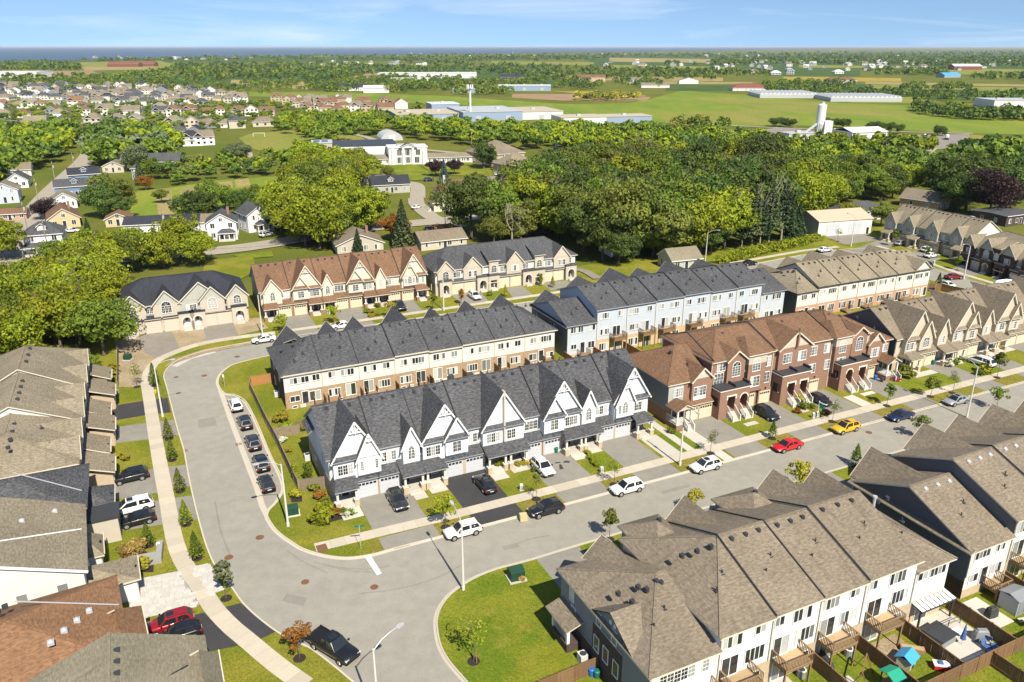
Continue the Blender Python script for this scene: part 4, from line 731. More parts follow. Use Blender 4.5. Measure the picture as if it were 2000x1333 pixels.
MB().poly([(.17, .72, .05), (.17, .72, 6.8), (.17, D_, 6.8), (.17, D_, .05)]).build('side_wall', M['slate_light'], rF); MB().poly([(.165, .73, .05), (.165, .73, 2.2), (.165, D_, 2.2), (.165, D_, .05)]).build('brick_base', M['brick_red'], rF); window(rF, .16, 6.4, 2.6, .9, 1.4, 1, 2, 'L', grid=False)
MB().box(.2, 3.0, .64, .75, 3.6, 6.8).build('siding_panel', M['sage'], rF)
f_body(8.2, 20.6, 0.6, 9.2); f_roof(8.2, 20.7, .6, 9.2, 11.5, True, False)
f_body(20.6, 33.6, 0.6, 9.3); f_roof(20.6, 33.6, .6, 9.3, 11.7, False, False)
f_body(33.6, 42.2, 0.6, 9.0); f_roof(33.5, 42.2, .6, 9.0, 11.4, True, True)
f_body(42.2, 47.6, .7, 6.9); f_roof(42.2, 47.7, .7, 6.9, 9.9, False, True)
main6 = (6.9, 3.1/6.7, .7); mainF = (9.2, 2.3/6.8, .6)
gable(rF, 6.1, 1.9, 8.8, 7.0, .1, None, mats, 'brick_red', .05, main6, truss=False, trim='trim_cream'); window(rF, 5.7, .08, 4.1, 2.2, 1.5, 4, 3); MB().poly([(4.4, .07, 7.0), (7.8, .07, 7.0), (6.1, .07, 8.6)]).build('gable_siding', M['sand'], rF); MB().box(4.5, 6.9, .0, .1, 3.5, 4.02).build('window_panel', M['trim_white'], rF)
window(rF, 2.0, .63, 4.4, 1.6, 1.4, 4, 3); window(rF, 9.6, .58, 5.1, 1.7, 1.8, 3, 3); window(rF, 9.9, .58, 7.3, 1.5, 1.3, 3, 3)
for x0, gx in ((3.0, None),):
    roof_obj(rF, [[(3.1, -.5, 2.95), (8.2, -.5, 2.95), (8.2, .75, 3.7), (3.1, .75, 3.7)]], mats, 'pent_roof', .13)
for x in (4.4, 7.1): MB().box(x-1.35, x+1.35, 0, .75, .05, 2.95).build('garage_bay', M['brick_red'], rF); garage_door(rF, x, -.01, 2.3, 2.2, 'gar_cream')
def gable_porch(x0, x1, xg):
    MB().box(x0, x1, -2.0, .7, .05, .95).build('porch_floor', M['brick_red'], rF); MB().box(x0-.05, x1+.05, -2.05, .7, .95, 1.05).build('porch_slab', M['slabwhite'], rF)
    xc = (x0+x1)/2; h = (x1-x0)/2+.3; roof_obj(rF, [[(xc-h, -2.4, 3.45), (xc, -2.4, 4.35), (xc, .7, 4.35), (xc-h, .7, 3.45)], [(xc, -2.4, 4.35), (xc+h, -2.4, 3.45), (xc+h, .7, 3.45), (xc, .7, 4.35)]], mats, 'porch_roof', .14)
    MB().poly([(xc-h+.3, -2.1, 3.35), (xc+h-.3, -2.1, 3.35), (xc, -2.1, 4.15)]).build('porch_gable', M['sand'], rF)
    for cx in (x0+.2, x1-.2): MB().box(cx-.12, cx+.12, -1.98, -1.74, 1.05, 3.4).build('porch_column', M['trim_white'], rF)
    door(rF, xc, .62, 1.05, .95, 2.05)
    for xx, a, b in ((x0+.05, -1.9, .6),):
        mb = MB().bar((xx, a, 2.0), (xx, b, 2.0), .06, .06)
        for i in range(9): mb.box(xx-.02, xx+.02, a+(b-a)*i/8-.02, a+(b-a)*i/8+.02, 1.05, 2.0)
        mb.build('railing', M['trim_white'], rF)
    stairs(rF, x1-1.5, x1-.35, -2.0, .95, 4)
gable_porch(.1, 3.0, 1); gable_porch(44.8, 47.5, 1)
def tower(x0, x1, ztop, openings, zst, nst=6):
    """flat-topped brick porch block with openings and white stairs"""
    y = -1.75; mb = MB()
    xs = sorted(openings, key=lambda o: o[0]); cut = [x0]+[(xs[i][0]+xs[i+1][0])/2 for i in range(len(xs)-1)]+[x1]
    for (xc, kind), a, b in zip(xs, cut, cut[1:]):
        if kind == 'arch': archwall(mb, a, b, zst, ztop, xc, .72, zst+1.75, y, 0, 1.5, 0); arch_trim(rF, xc, .72, zst+1.75, y, zst)
        else:
            P_ = lambda x, z: (x, y, z)
            for q in ([(a, zst), (xc-.75, zst), (xc-.75, zst+2.4), (a, zst+2.4)], [(xc+.75, zst), (b, zst), (b, zst+2.4), (xc+.75, zst+2.4)], [(a, zst+2.4), (b, zst+2.4), (b, ztop), (a, ztop)]): mb.poly([P_(*p) for p in q])
            for xx in (xc-.75, xc+.75): mb.poly([(xx, y, zst), (xx, y, zst+2.4), (xx, y+1.5, zst+2.4), (xx, y+1.5, zst)])
            MB().box(xc-1.0, xc+1.0, y-.06, y+.03, zst+2.4, zst+2.65).box(xc-1.0, xc-.75, y-.06, y+.03, zst+1.9, zst+2.4).box(xc+.75, xc+1.0, y-.06, y+.03, zst+1.9, zst+2.4).build('stone_lintel', M['stone_trim'], rF)
    mb.box(x0, x1, y+.001, .6, .05, zst, 0)
    for xx, w0 in ((x0, -1), (x1, 1)):                          # side walls with an opening
        for q in ([(y, zst), (y+.45, zst), (y+.45, ztop), (y, ztop)], [(1.9+y, zst), (.6, zst), (.6, ztop), (1.9+y, ztop)], [(y+.45, zst+2.3), (y+1.9, zst+2.3), (y+1.9, ztop), (y+.45, ztop)], [(y+.45, zst), (y+1.9, zst), (y+1.9, zst+.8), (y+.45, zst+.8)]):
            p = [(xx, a, b) for a, b in q]; mb.poly(p[::-1] if w0 < 0 else p)
    mb.build('entry_porch', M['brick_red'], rF)
    MB().box(x0-.15, x1+.15, y-.15, .62, ztop-.16, ztop).build('cornice', M['stone_trim'], rF); MB().box(x0-.1, x1+.1, y-.1, .62, ztop, ztop+.22).build('flat_roof', M['charcoal'], rF)
    MB().box((x0+x1)/2-.14, (x0+x1)/2+.14, y-.1, .6, ztop+.22, ztop+.62).build('parapet', M['charcoal'], rF); MB().box(x1-.2, x1+.12, y+.2, .6, ztop+.22, ztop+.6).build('parapet', M['charcoal'], rF)
    for xc, k_ in openings: door(rF, xc, .57, zst, .95, 2.1, 'door_dark'); stairs(rF, xc-.7, xc+.7, y, zst, nst)
tower(8.3, 14.2, 5.0, [(10.6, 'sq'), (13.1, 'arch')], 1.35)
tower(20.8, 26.9, 5.3, [(22.9, 'sq'), (25.6, 'sq')], 1.35)
tower(33.8, 40.4, 4.9, [(35.9, 'arch'), (38.9, 'sq')], 1.35)
for x in (16.0, 19.2, 29.9, 43.2): MB().box(x-1.3, x+1.3, .2, .65, .05, 2.75).build('garage_bay', M['brick_red'], rF); garage_door(rF, x, .19, 2.0, 2.1, 'gar_cream', True)
for xc, z1 in ((12.2, 9.2), (17.0, 9.2), (31.0, 9.0), (37.6, 9.0)):
    pass
# upper windows
def f_arch(xc, half, zap, tri='brick_red', z=6.2, big=True):
    gable(rF, xc, half, zap, 9.2, .0, None, mats, 'brick_red', 5.0, mainF, truss=False, vent=False, trim='trim_cream'); window(rF, xc, -.02, z, 1.5, 1.7, 3, 4, 'F', 'round')
f_arch(12.5, 1.75, 10.6); f_arch(39.2, 1.75, 10.5)
for xc in (16.6, 35.3):                                       # square bays with hipped caps
    MB().box(xc-1.8, xc+1.8, -.2, .7, 2.9, 9.5).build('bay_wall', M['brick_red'], rF); window(rF, xc-.2, -.21, 6.5, 1.5, 1.4, 3, 3, 'F', 'round'); window(rF, xc-.2, -.21, 3.8, 1.8, 1.7, 3, 3); MB().box(xc-1.85, xc+1.85, -.26, .6, 7.7, 9.45).build('upper_panel', M['stucco'], rF)
    rf = main_roof(xc-1.8, xc+1.8, -.2, 6.8, 9.6, 11.2, True, True, yr=3.3, ov=.4); roof_obj(rF, rf, mats, 'bay_roof')
gable(rF, 24.6, 3.4, 11.9, 9.3, .0, None, mats, 'brick_red', 5.2, (9.3, 2.4/6.8, .6), truss=False, vent=False, trim='trim_cream'); MB().poly([(21.7, -.03, 9.2), (27.5, -.03, 9.2), (24.6, -.03, 11.5)]).build('gable_siding', M['sand'], rF); MB().box(24.45, 24.75, -.5, .2, 9.2, 11.95).build('party_fin', M['brick_red'], rF)
for x, z, w2, h2, nx in [(23.0, 6.6, 1.7, 1.6, 3), (26.2, 6.6, 1.7, 1.6, 3)]: window(rF, x, -.02, z, w2, h2, nx, 3)
for x, z, w2, h2, nx in [(19.4, 6.5, 1.3, 1.6, 2), (19.3, 3.6, 1.6, 1.8, 3), (29.2, 6.7, 1.6, 1.5, 3), (29.4, 3.5, 1.5, 1.5, 3), (32.3, 6.7, 1.2, 1.5, 2), (14.6, 6.5, 1.3, 1.6, 2), (41.5, 6.4, 1.0, 1.5, 2), (33.0, 3.6, 1.4, 1.6, 2)]: window(rF, x, .58, z, w2, h2, nx, 3)
gable(rF, 43.6, 1.7, 8.7, 7.0, .2, None, mats, 'brick_red', 2.8, main6, truss=False, trim='trim_cream'); MB().poly([(42.1, .17, 7.0), (45.1, .17, 7.0), (43.6, .17, 8.5)]).build('gable_siding', M['sand'], rF); window(rF, 43.6, .18, 4.2, 1.8, 1.5, 4, 3); window(rF, 46.6, .68, 4.5, 1.1, 1.3, 3, 3); roof_obj(rF, [[(42.0, -.3, 2.85), (44.9, -.3, 2.85), (44.9, .72, 3.5), (42.0, .72, 3.5)]], mats, 'pent_roof', .12)
for x in (8.25, 20.6, 33.6, 42.2): downspout(rF, x-.15, .6, .2, 8.9)
for x in (8.2, 20.6, 33.6): MB().bar((x, .4, 9.35), (x, YR, 11.8), .12, .14).bar((x, YR, 11.8), (x, D_, 9.4), .12, .14).build('step_shadow_bar', M['trim_dark'], rF)  # dark bars at the unit joints imitate the shadow of the roof steps
MB().box(.2, 47.5, 13.58, 13.66, .05, 6.7).build('rear_wall', M['sage'], rF)
# ================================================================ rows seen from behind
def rear_row(label, s0, s1, tf, depth, units, roofm, low, up, zband, fronts, zf_off=0, trimr='trim_cream', group=ROWS, hipl=False, hipr=False, ventk='box', front_gar=True, step_mat='trim_dark', gends=None, yr=None):
    loc, rz = frame(s1, tf, 'N'); R_ = thing('townhouse_row', label, 'townhouse row', loc, rz, group); mats = (roofm, trimr); X = lambda s: s1-s
    yr = depth*.5 if yr is None else yr; prev = None
    for i, u in enumerate(units):
        sa, sb, ze, zr = u[:4]; o = u[4] if len(u) > 4 else {}; x0, x1 = X(sb), X(sa); zb = o.get('zb', zband); lo, uu = o.get('low', low), o.get('up', up)
        nxt = units[i+1] if i+1 < len(units) else None
        body(R_, x0, x1, .02*i if False else 0, depth, zb, .05, ze-.1, lo, uu, 'wall', gl=not (hipr and i == len(units)-1 or o.get('hr', False)), gr=not (hipl and i == 0 or o.get('hl', False)), yr=yr, zr=zr)
        hl = hipr and i == len(units)-1 or o.get('hr', False); hr = hipl and i == 0 or o.get('hl', False)
        ml = .38 if i == len(units)-1 or units[i+1][2] < ze-.4 else 0; mr = .38 if i == 0 or units[i-1][2] < ze-.4 else 0
        rf = main_roof(x0, x1, 0, depth, ze, zr, hl, hr, yr=yr, gov=0)
        rf = [[(p[0]-(ml if not hl and abs(p[0]-x0) < .02 else 0)+(mr if not hr and abs(p[0]-x1) < .02 else 0), p[1], p[2]) for p in q] for q in rf]
        roof_obj(R_, rf, mats); ridge_caps(R_, rf, roofm)
        if i and abs(units[i-1][2]-ze) < .6:
            sl = (zr-ze)/yr; zz = max(0, units[i-1][2]-ze)+.1; mb = MB(); mb.bar((x1, depth+.35, ze-.35*sl+zz), (x1, yr, zr+zz), .11, .12).bar((x1, -.3, ze-.3*sl+zz), (x1, yr, zr+zz), .11, .12); mb.build('step_shadow_bar', M[step_mat], R_)  # the step's shadow line is put in as a dark bar
        w_ = sb-sa
        if not o.get('novent'): vents(R_, [(x0+w_*k_, yr+.75, zr-.75*(zr-ze)/yr+.05) for k_ in (.22, .5, .8)], ventk, None)
        vents(R_, [(x0+w_*.35, yr+3.4, zr-3.4*(zr-ze)/yr+.1), (x0+w_*.62, yr+4.6, zr-4.6*(zr-ze)/yr+.1)], 'pipe', None); downspout(R_, x1-.05, depth+.1, zband, ze-.15)
        MB().box(x0, x1, depth+.3, depth+.42, ze-.3, ze-.16).build('gutter', M[trimr], R_)
        for it in o.get('items', ()):
            rear(R_, x0, x1, depth, 0, 0, 0, 0, 0, [(it[0], x1-it[1]*w_, *it[2:])])
    for f in fronts:
        sc_, half, zap, zf = f[:4]; o = f[4] if len(f) > 4 else {}; u = [q for q in units if q[0] <= sc_ <= q[1]][0]; mn = (u[2], (u[3]-u[2])/yr, 0)
        gable(R_, X(sc_), half, zap, zf, o.get('y0', -.9), None, mats, o.get('wall', up), .1, mn, truss=False, vent=False, trim=trimr); window(R_, X(sc_), o.get('y0', -.9), 4.2, 1.6, 1.3, 3, 3)
    if front_gar:
        for i, u in enumerate(units):
            x = X((u[0]+u[1])/2)+1.3*(-1)**i; MB().box(x-1.5, x+1.5, -.6, 0, .05, 3.0).build('garage_bay', M[low], R_); garage_door(R_, x, -.61, 2.5, 2.2, 'gar_white'); roof_obj(R_, [[(x-1.6, -1.0, 2.9), (x+1.6, -1.0, 2.9), (x+1.6, .02, 3.6), (x-1.6, .02, 3.6)]], mats, 'pent_roof', .12); door(R_, x+2.4*(-1)**(i+1), -.02, .4); MB().box(x+2.4*(-1)**(i+1)-.9, x+2.4*(-1)**(i+1)+.9, -1.6, 0, .05, .4).build('porch_floor', M['slabwhite'], R_)
    return R_, X
# items: (kind, fraction from the left as seen from behind, sill height, width, height, lights)
def I4(k): return {'items': [('w', .30, 4.35, 2.1, 1.05, 4), ('w', .76, 4.4, 1.1, 1.0, 2), ('p', .24, .75, 1.6, 2.0, 2), ('w', .68, 1.15, 1.9, 1.2, 4)] if k % 2 == 0 else [('w', .26, 4.4, 1.1, 1.0, 2), ('w', .68, 4.35, 2.1, 1.05, 4), ('w', .30, 1.15, 1.9, 1.2, 4), ('p', .74, .75, 1.6, 2.0, 2)]}
h4 = [0, .0, .02, .28, .1, .3, .3, .3]
u4 = [(16+6.12*i, 16+6.12*(i+1), 6.25+h4[i], 9.65+h4[i], I4(i)) for i in range(8)]
u4[0] = (*u4[0][:4], {'items': [('w', .40, 4.35, 3.0, 1.0, 5), ('w', .84, 4.4, 1.1, 1.0, 2), ('w', .25, 1.3, 1.5, .9, 2), ('d', .52, .75, .95, 2.0, 1), ('w', .78, .95, 1.7, 1.6, 2)]})
u4[7] = (*u4[7][:4], {'items': [('w', .28, 4.4, 1.2, 1.0, 2), ('w', .66, 4.35, 2.6, 1.1, 5), ('w', .26, 1.1, 1.5, 1.2, 2), ('d', .54, .75, .9, 2.0, 1), ('w', .84, 1.2, 1.3, .9, 2)]})
rG, X = rear_row('cream and brown brick townhouse row with charcoal roof backing onto the pale blue row', 16, 65, 132.4, 13.4, u4, 'roof_grey', 'brick_brown', 'cream', 3.05, [(19.5, 2.4, 9.4, 6.6), (26.4, 1.9, 9.2, 6.8), (31.3, 2.1, 9.4, 6.8), (38.8, 2.6, 10.4, 6.8), (53.0, 2.0, 9.4, 6.8), (60.3, 2.5, 9.6, 6.8), (46, 1.5, 9.0, 6.8)], hipl=True, hipr=True, ventk='pipe')
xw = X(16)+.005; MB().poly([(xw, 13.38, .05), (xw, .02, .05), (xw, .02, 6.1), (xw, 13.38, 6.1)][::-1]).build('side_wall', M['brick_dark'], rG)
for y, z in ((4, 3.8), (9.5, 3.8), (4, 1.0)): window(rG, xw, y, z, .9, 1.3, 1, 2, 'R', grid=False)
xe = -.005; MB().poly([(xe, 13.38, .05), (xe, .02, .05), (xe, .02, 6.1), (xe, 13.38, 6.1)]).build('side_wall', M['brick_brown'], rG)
for i in range(8):
    s = 16+6.12*i; zz = [5.4, 1.6, 1.8, 4.8, 3.2, 4.4, 1.7, 4.6][i]
    if i not in (4, 5): low_deck(rG, X(s+zz+.9), X(s+zz-.9), 13.4, .72, 1.1)
    else: MB().box(X(s+zz+.9), X(s+zz-.9), 13.4, 14.7, .05, .3).build('back_step', M['slabwhite'], rG)
    if i: MB().box(X(s)-.05, X(s)+.05, 13.4, 15.6, .05, 1.9).build('privacy_screen', M['fence'], rG)
    for dx in (.9, 2.2): window(rG, X(s+3.6)+dx, 13.4, .16, .7, .34, 1, 1, 'B', grid=False)
def I5(k): return {'items': [('w', .24, 7.1, 2.0, 1.1, 4), ('w', .78, 7.2, 1.0, 1.0, 2), ('p', .66, 3.15, 1.6, 2.1, 2), ('w', .27, 3.9, 1.9, 1.1, 4), ('w', .25, .75, 2.0, 1.4, 4), ('p', .7, .1, 1.6, 2.0, 2)] if k % 2 == 0 else [('w', .2, 7.2, 1.0, 1.0, 2), ('w', .68, 7.1, 2.0, 1.1, 4), ('p', .36, 3.15, 1.6, 2.1, 2), ('w', .76, 3.9, 1.8, 1.1, 4), ('p', .34, .1, 1.6, 2.0, 2), ('w', .76, .75, 1.4, 1.4, 3)]}
hs = [0, .0, .15, .3, .1, .2, .3]
u5 = [(67.4, 73.7, 6.9, 9.5, {'zb': .9, 'items': [('w', .32, 5.2, 2.6, 1.1, 5), ('w', .84, 5.2, 1.2, 1.1, 2), ('w', .22, 2.0, 1.1, .9, 2), ('d', .52, 1.0, .9, 2.1, 1), ('w', .82, 1.7, 1.3, 1.3, 2)], 'novent': 1})]+[(73.7+6.6*i, 73.7+6.6*(i+1), 9.15+hs[i], 11.75+hs[i], I5((0, 0, 1, 1, 0, 1)[i])) for i in range(6)]+[(113.3, 119.8, 7.2, 9.9, {'zb': .6, 'items': [('w', .2, 5.4, 1.0, 1.0, 2), ('w', .66, 5.3, 2.2, 1.2, 4), ('w', .28, 1.5, 1.3, 1.3, 3), ('d', .52, .7, .9, 2.0, 1), ('w', .8, 1.9, 1.2, .9, 2)]})]
rH, X = rear_row('tall pale blue townhouse row with wooden balconies behind the brown brick row', 67.4, 119.8, 133.3, 14.7, u5, 'roof_grey', 'brick_tan', 'blue_grey', 3.0, [(71, 2.2, 9.0, 7.0), (78.5, 2.3, 11.0, 9.2), (86, 2.6, 11.8, 9.3), (93, 1.8, 11.0, 9.4), (100.4, 2.4, 11.6, 9.3), (109, 2.2, 11.2, 9.4), (116.5, 2.0, 9.6, 7.3)], trimr='trim_grey')
for i in range(6):
    s = 73.7+6.6*i; c = s+6.6*((.66, .66, .36, .36, .66, .36)[i]); balcony(rH, X(c+1.45), X(c-1.45), 14.7, 3.05, 1.7, True, 'deck')
xw = X(67.4)+.008; MB().poly([(xw, 0, .05), (xw, 14.7, .05), (xw, 14.7, 6.8), (xw, 0, 6.8)][::-1]).build('side_wall', M['slate_light'], rH)
roof_obj(rH, [[(xw-.05, -.3, 6.75), (xw+.5, -.3, 6.45), (xw+.5, 15.0, 6.45), (xw-.05, 15.0, 6.75)][::-1]], ('roof_grey', 'trim_grey'), 'pent_roof', .1)
for y in (8.2, 9.6): window(rH, xw, y, 4.3, .55, 1.2, 1, 2, 'R', grid=False)
low_deck(rH, X(71.6), X(69.6), 14.7, .9, 1.6)
def I6(k): return {'items': [('w', .24, 4.9, 1.2, 1.0, 2), ('w', .7, 4.8, 2.2, 1.1, 4), ('p', .26, .3, 1.7, 2.0, 2), ('w', .7, .9, 2.0, 1.4, 4)] if k % 2 == 0 else [('w', .3, 4.8, 2.2, 1.1, 4), ('w', .78, 4.9, 1.0, 1.0, 2), ('w', .3, .9, 2.0, 1.4, 4), ('p', .76, .3, 1.7, 2.0, 2)]}
u6 = [(122.6, 128.6, 6.2, 9.0, {'hl': 1, 'novent': 0, 'items': [('w', .3, 4.3, 1.9, 1.1, 4), ('w', .78, 4.4, 1.0, 1.0, 2), ('w', .26, 1.1, 1.3, 1.0, 2), ('d', .52, .4, .9, 2, 1), ('w', .8, .9, 1.3, 1.2, 2)]})]+[(128.6+5.9*i, 128.6+5.9*(i+1), 6.9, 10.3, I6(i)) for i in range(5)]+[(158.1, 163.4, 6.9, 9.6, I6(1))]
rI, X = rear_row('cream and tan brick townhouse row under one long taupe roof by the east street', 122.6, 163.4, 132.2, 14.4, u6, 'roof_tan', 'brick_rose', 'cream', 2.9, [(126, 2.0, 8.4, 6.3), (134, 2.2, 9.2, 7.0), (141, 2.5, 9.8, 7.0), (150, 2.2, 9.2, 7.0), (160.5, 2.2, 9.2, 7.0)], trimr='trim_dark')
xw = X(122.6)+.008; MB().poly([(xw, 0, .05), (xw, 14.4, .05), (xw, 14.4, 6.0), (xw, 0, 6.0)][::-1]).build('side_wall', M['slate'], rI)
for s in (131, 137, 143, 149.5, 155): low_deck(rI, X(s+1), X(s-1), 14.4, .6, 1.6)
MB().poly([(0, 14.42, 6.85), (5.3, 14.42, 6.85), (2.65, 14.42, 8.8)][::-1]).build('gable_siding', M['cream'], rI)
rf = [[(-.3, 14.8, 6.7), (2.65, 14.8, 9.0), (2.65, 9.0, 9.0), (-.3, 13.4, 6.7)], [(2.65, 14.8, 9.0), (5.6, 14.8, 6.7), (5.6, 13.4, 6.7), (2.65, 9.0, 9.0)]]; roof_obj(rI, [q[::-1] for q in rf], ('roof_tan', 'trim_cream'), 'gable_roof', .14)
# --- near rows on the south side of the main street
def I12(k): return {'items': [('w', .22, 6.15, 2.1, 1.5, 4), ('w', .76, 6.5, 1.1, 1.1, 2), ('p', .22, 3.0, 1.75, 2.1, 2), ('w', .70, 3.6, 2.1, 1.5, 4), ('p', .30, .15, 1.75, 2.05, 2), ('w', .74, .75, 1.3, 1.4, 2)] if k % 2 == 0 else [('w', .62, 6.15, 2.1, 1.5, 4), ('w', .14, 6.5, 1.0, 1.1, 2), ('p', .24, 3.0, 1.75, 2.1, 2), ('w', .74, 3.6, 2.1, 1.5, 4), ('w', .76, .75, 1.3, 1.4, 2), ('p', .28, .15, 1.75, 2.05, 2)]}
hz = [0, .12, .0, .14]; B12 = [39.2, 45.0, 50.7, 56.4, 63.4]
u12 = [(32.1, 39.2, 6.55, 9.0, {'hl': 1, 'zb': 2.9, 'items': [('g', .38, 4.6, 3.6, 1.3, 5), ('g', .85, 4.6, 1.4, 1.3, 2), ('w', .3, .9, 1.4, 1.3, 2), ('p', .75, .15, 1.75, 2.05, 2)]})]+[(B12[i], B12[i+1], 8.05+hz[i], 11.0+hz[i], I12(i)) for i in range(4)]+[(63.4, 68.4, 6.9, 10.0, {'hr': 1, 'items': [('w', .22, 5.3, 1.3, .9, 2), ('w', .66, 5.2, 2.2, 1.3, 4), ('p', .4, .15, 1.75, 2.05, 2)]})]
u12[1] = (*u12[1][:4], {**u12[1][4], 'hl': 1})
rJ, X = rear_row('tan roofed townhouse row with white rear siding and wooden balconies in the foreground', 32.1, 68.4, 56.4, 15.4, u12, 'roof_taupe', 'brick_beige', 'white', 2.85, [(37.4, 1.9, 8.2, 6.4), (47.6, 2.0, 10.2, 8.0), (59.8, 2.1, 10.4, 8.1), (66.4, 1.7, 9.0, 7.0)], trimr='trim_cream', yr=7.2)
for sc_, hw in ((42.4, 2.2), (55.0, 2.6)):                    # square front towers with hipped caps
    xc = X(sc_); MB().box(xc-hw, xc+hw, -1.7, 0, .05, 8.2).build('bay_wall', M['slate_light'], rJ); rf = main_roof(xc-hw, xc+hw, -1.7, 5.0, 8.3, 9.9, True, True, yr=1.2, ov=.4); roof_obj(rJ, rf, ('roof_taupe', 'trim_cream'), 'bay_roof'); window(rJ, xc, -1.71, 5, 1.8, 1.4, 3, 3); vents(rJ, [(xc-.5, .9, 9.7)], 'box', None)
xw = X(32.1)+.006
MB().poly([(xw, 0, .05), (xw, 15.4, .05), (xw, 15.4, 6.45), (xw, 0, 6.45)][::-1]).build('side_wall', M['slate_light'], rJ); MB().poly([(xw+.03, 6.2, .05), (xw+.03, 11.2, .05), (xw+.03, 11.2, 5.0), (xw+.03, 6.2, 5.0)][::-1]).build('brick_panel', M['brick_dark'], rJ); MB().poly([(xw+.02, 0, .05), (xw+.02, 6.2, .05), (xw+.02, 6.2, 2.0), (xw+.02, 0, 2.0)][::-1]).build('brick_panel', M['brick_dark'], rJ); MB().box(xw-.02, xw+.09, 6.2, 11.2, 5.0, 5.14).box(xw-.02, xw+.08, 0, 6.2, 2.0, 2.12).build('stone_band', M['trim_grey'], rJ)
for y, z in ((2.2, 4.4), (2.6, 1.9+.6), (7.2, 5.2), (9.8, 5.2)): window(rJ, xw, y, z, .75, 1.35, 1, 2, 'R', grid=False)
for y, z in ((7.0, 2.2), (8.6, 2.2), (10.3, 2.0)): window(rJ, xw+.03, y, z, .8, 1.5, 1, 2, 'R', grid=False)
# side gable on the west hip
sg = [[(xw+.35, 6.0, 6.3), (xw+.35, 9.4, 8.4), (xw-2.9, 9.4, 8.4), (xw-.6, 6.0, 6.3)], [(xw+.35, 9.4, 8.4), (xw+.35, 13.4, 6.3), (xw-.6, 13.4, 6.3), (xw-2.9, 9.4, 8.4)]]
roof_obj(rJ, sg[:], ('roof_taupe', 'trim_dark'), 'gable_roof', .13); MB().poly([(xw+.02, 6.2, 6.3), (xw+.02, 13.2, 6.3), (xw+.02, 9.4, 8.2)][::-1]).build('gable_siding', M['slate_light'], rJ)
for dy in (0, .7): MB().box(xw+.02, xw+.1, 9.0+dy, 9.3+dy, 6.9, 7.3).build('gable_vent', M['trim_white'], rJ)
# porch at the west end
mb = MB().box(xw-.2, xw+1.6, .8, 4.2, .05, 1.0); mb.build('side_porch', M['brick_dark'], rJ); roof_obj(rJ, [[(xw-.1, .3, 3.6), (xw+1.9, .3, 2.9), (xw+1.9, 4.6, 2.9), (xw-.1, 4.6, 3.6)][::-1]], ('roof_taupe', 'trim_cream'), 'porch_roof', .14)
for y in (1.1, 3.9): MB().box(xw+1.2, xw+1.5, y-.15, y+.15, 1.0, 2.9).build('porch_column', M['trim_white'], rJ)
mb = MB().bar((xw+1.35, 1.2, 1.9), (xw+1.35, 3.8, 1.9), .06, .06)
for i in range(12): y = 1.25+2.5*i/11; mb.box(xw+1.33, xw+1.37, y-.02, y+.02, 1.0, 1.9)
mb.build('railing', M['trim_white'], rJ)
for i, c in enumerate((.24, .26, .24, .26)):
    s = B12[i]+(B12[i+1]-B12[i])*c+.35; balcony(rJ, X(s+1.75), X(s-1.45), 15.4, 2.95, 1.9, True)
balcony(rJ, X(38.6), X(35.6), 15.4, 2.75, 1.8, True)
vents(rJ, [(X(34.4), 8.9, 8.3), (X(36.3), 8.4, 8.65), (X(38.0), 8.2, 8.7)], 'box', None)
o = MB().cyl((X(64.5), 8.6, 9.8), (X(64.5), 8.6, 10.9), .16, .16, 10).cyl((X(64.5), 8.6, 10.9), (X(64.5), 8.6, 11.1), .24, .24, 10).build('chimney_flue', M['metal'], rJ)
u13 = [(72.1, 78.7, 6.35, 9.6, {'zb': 1.2, 'items': [('w', .3, 4.7, 2.3, 1.3, 4), ('w', .74, 4.8, 1.2, 1.0, 3), ('w', .2, 1.9, 1.3, 1.0, 2), ('d', .45, 1.2, .95, 2.1, 1), ('w', .74, 1.9, 1.6, 1.3, 3)]})]+[(78.7+6.3*i, 78.7+6.3*(i+1), 8.3+hz[i % 4], 11.4+hz[i % 4], I12(i)) for i in range(5)]
rK, X = rear_row('tan roofed townhouse row with slate side walls and white dome vents on the right', 72.1, 110.2, 56.6, 15.3, u13, 'roof_taupe', 'brick_beige', 'cream', 2.85, [(75.6, 2.4, 9.5, 6.6), (84.5, 2.5, 10.8, 8.3), (91, 2.2, 10.6, 8.3), (97.5, 2.4, 10.8, 8.3), (105, 2.2, 10.6, 8.3)], trimr='trim_cream', ventk='dome', yr=7.3)
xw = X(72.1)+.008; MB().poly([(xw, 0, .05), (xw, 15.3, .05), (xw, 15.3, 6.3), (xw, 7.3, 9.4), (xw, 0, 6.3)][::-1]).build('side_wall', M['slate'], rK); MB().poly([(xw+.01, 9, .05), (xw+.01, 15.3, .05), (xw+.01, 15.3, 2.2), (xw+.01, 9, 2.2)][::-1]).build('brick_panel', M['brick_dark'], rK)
roof_obj(rK, [[(xw-.05, -.4, 6.45), (xw+.62, -.4, 6.1), (xw+.62, 15.7, 6.1), (xw-.05, 15.7, 6.45)][::-1]], ('roof_taupe', 'trim_cream'), 'pent_roof', .1)
xw = X(78.7)+.05; MB().poly([(xw, 0, 6.0), (xw, 15.3, 6.0), (xw, 15.3, 8.2), (xw, 7.3, 11.2), (xw, 0, 8.2)][::-1]).build('side_wall', M['slate'], rK)
for i, c in enumerate((.24, .26, .24, .26)):
    s = 78.7+6.3*i+6.3*c+.35; balcony(rK, X(s+1.7), X(s-1.4), 15.3, 2.95, 1.9, True)
s = 76.0; x0, x1 = X(s+1.2), X(s-.9); o = balcony(rK, x0, x1, 15.3, 1.2, 1.9, True)
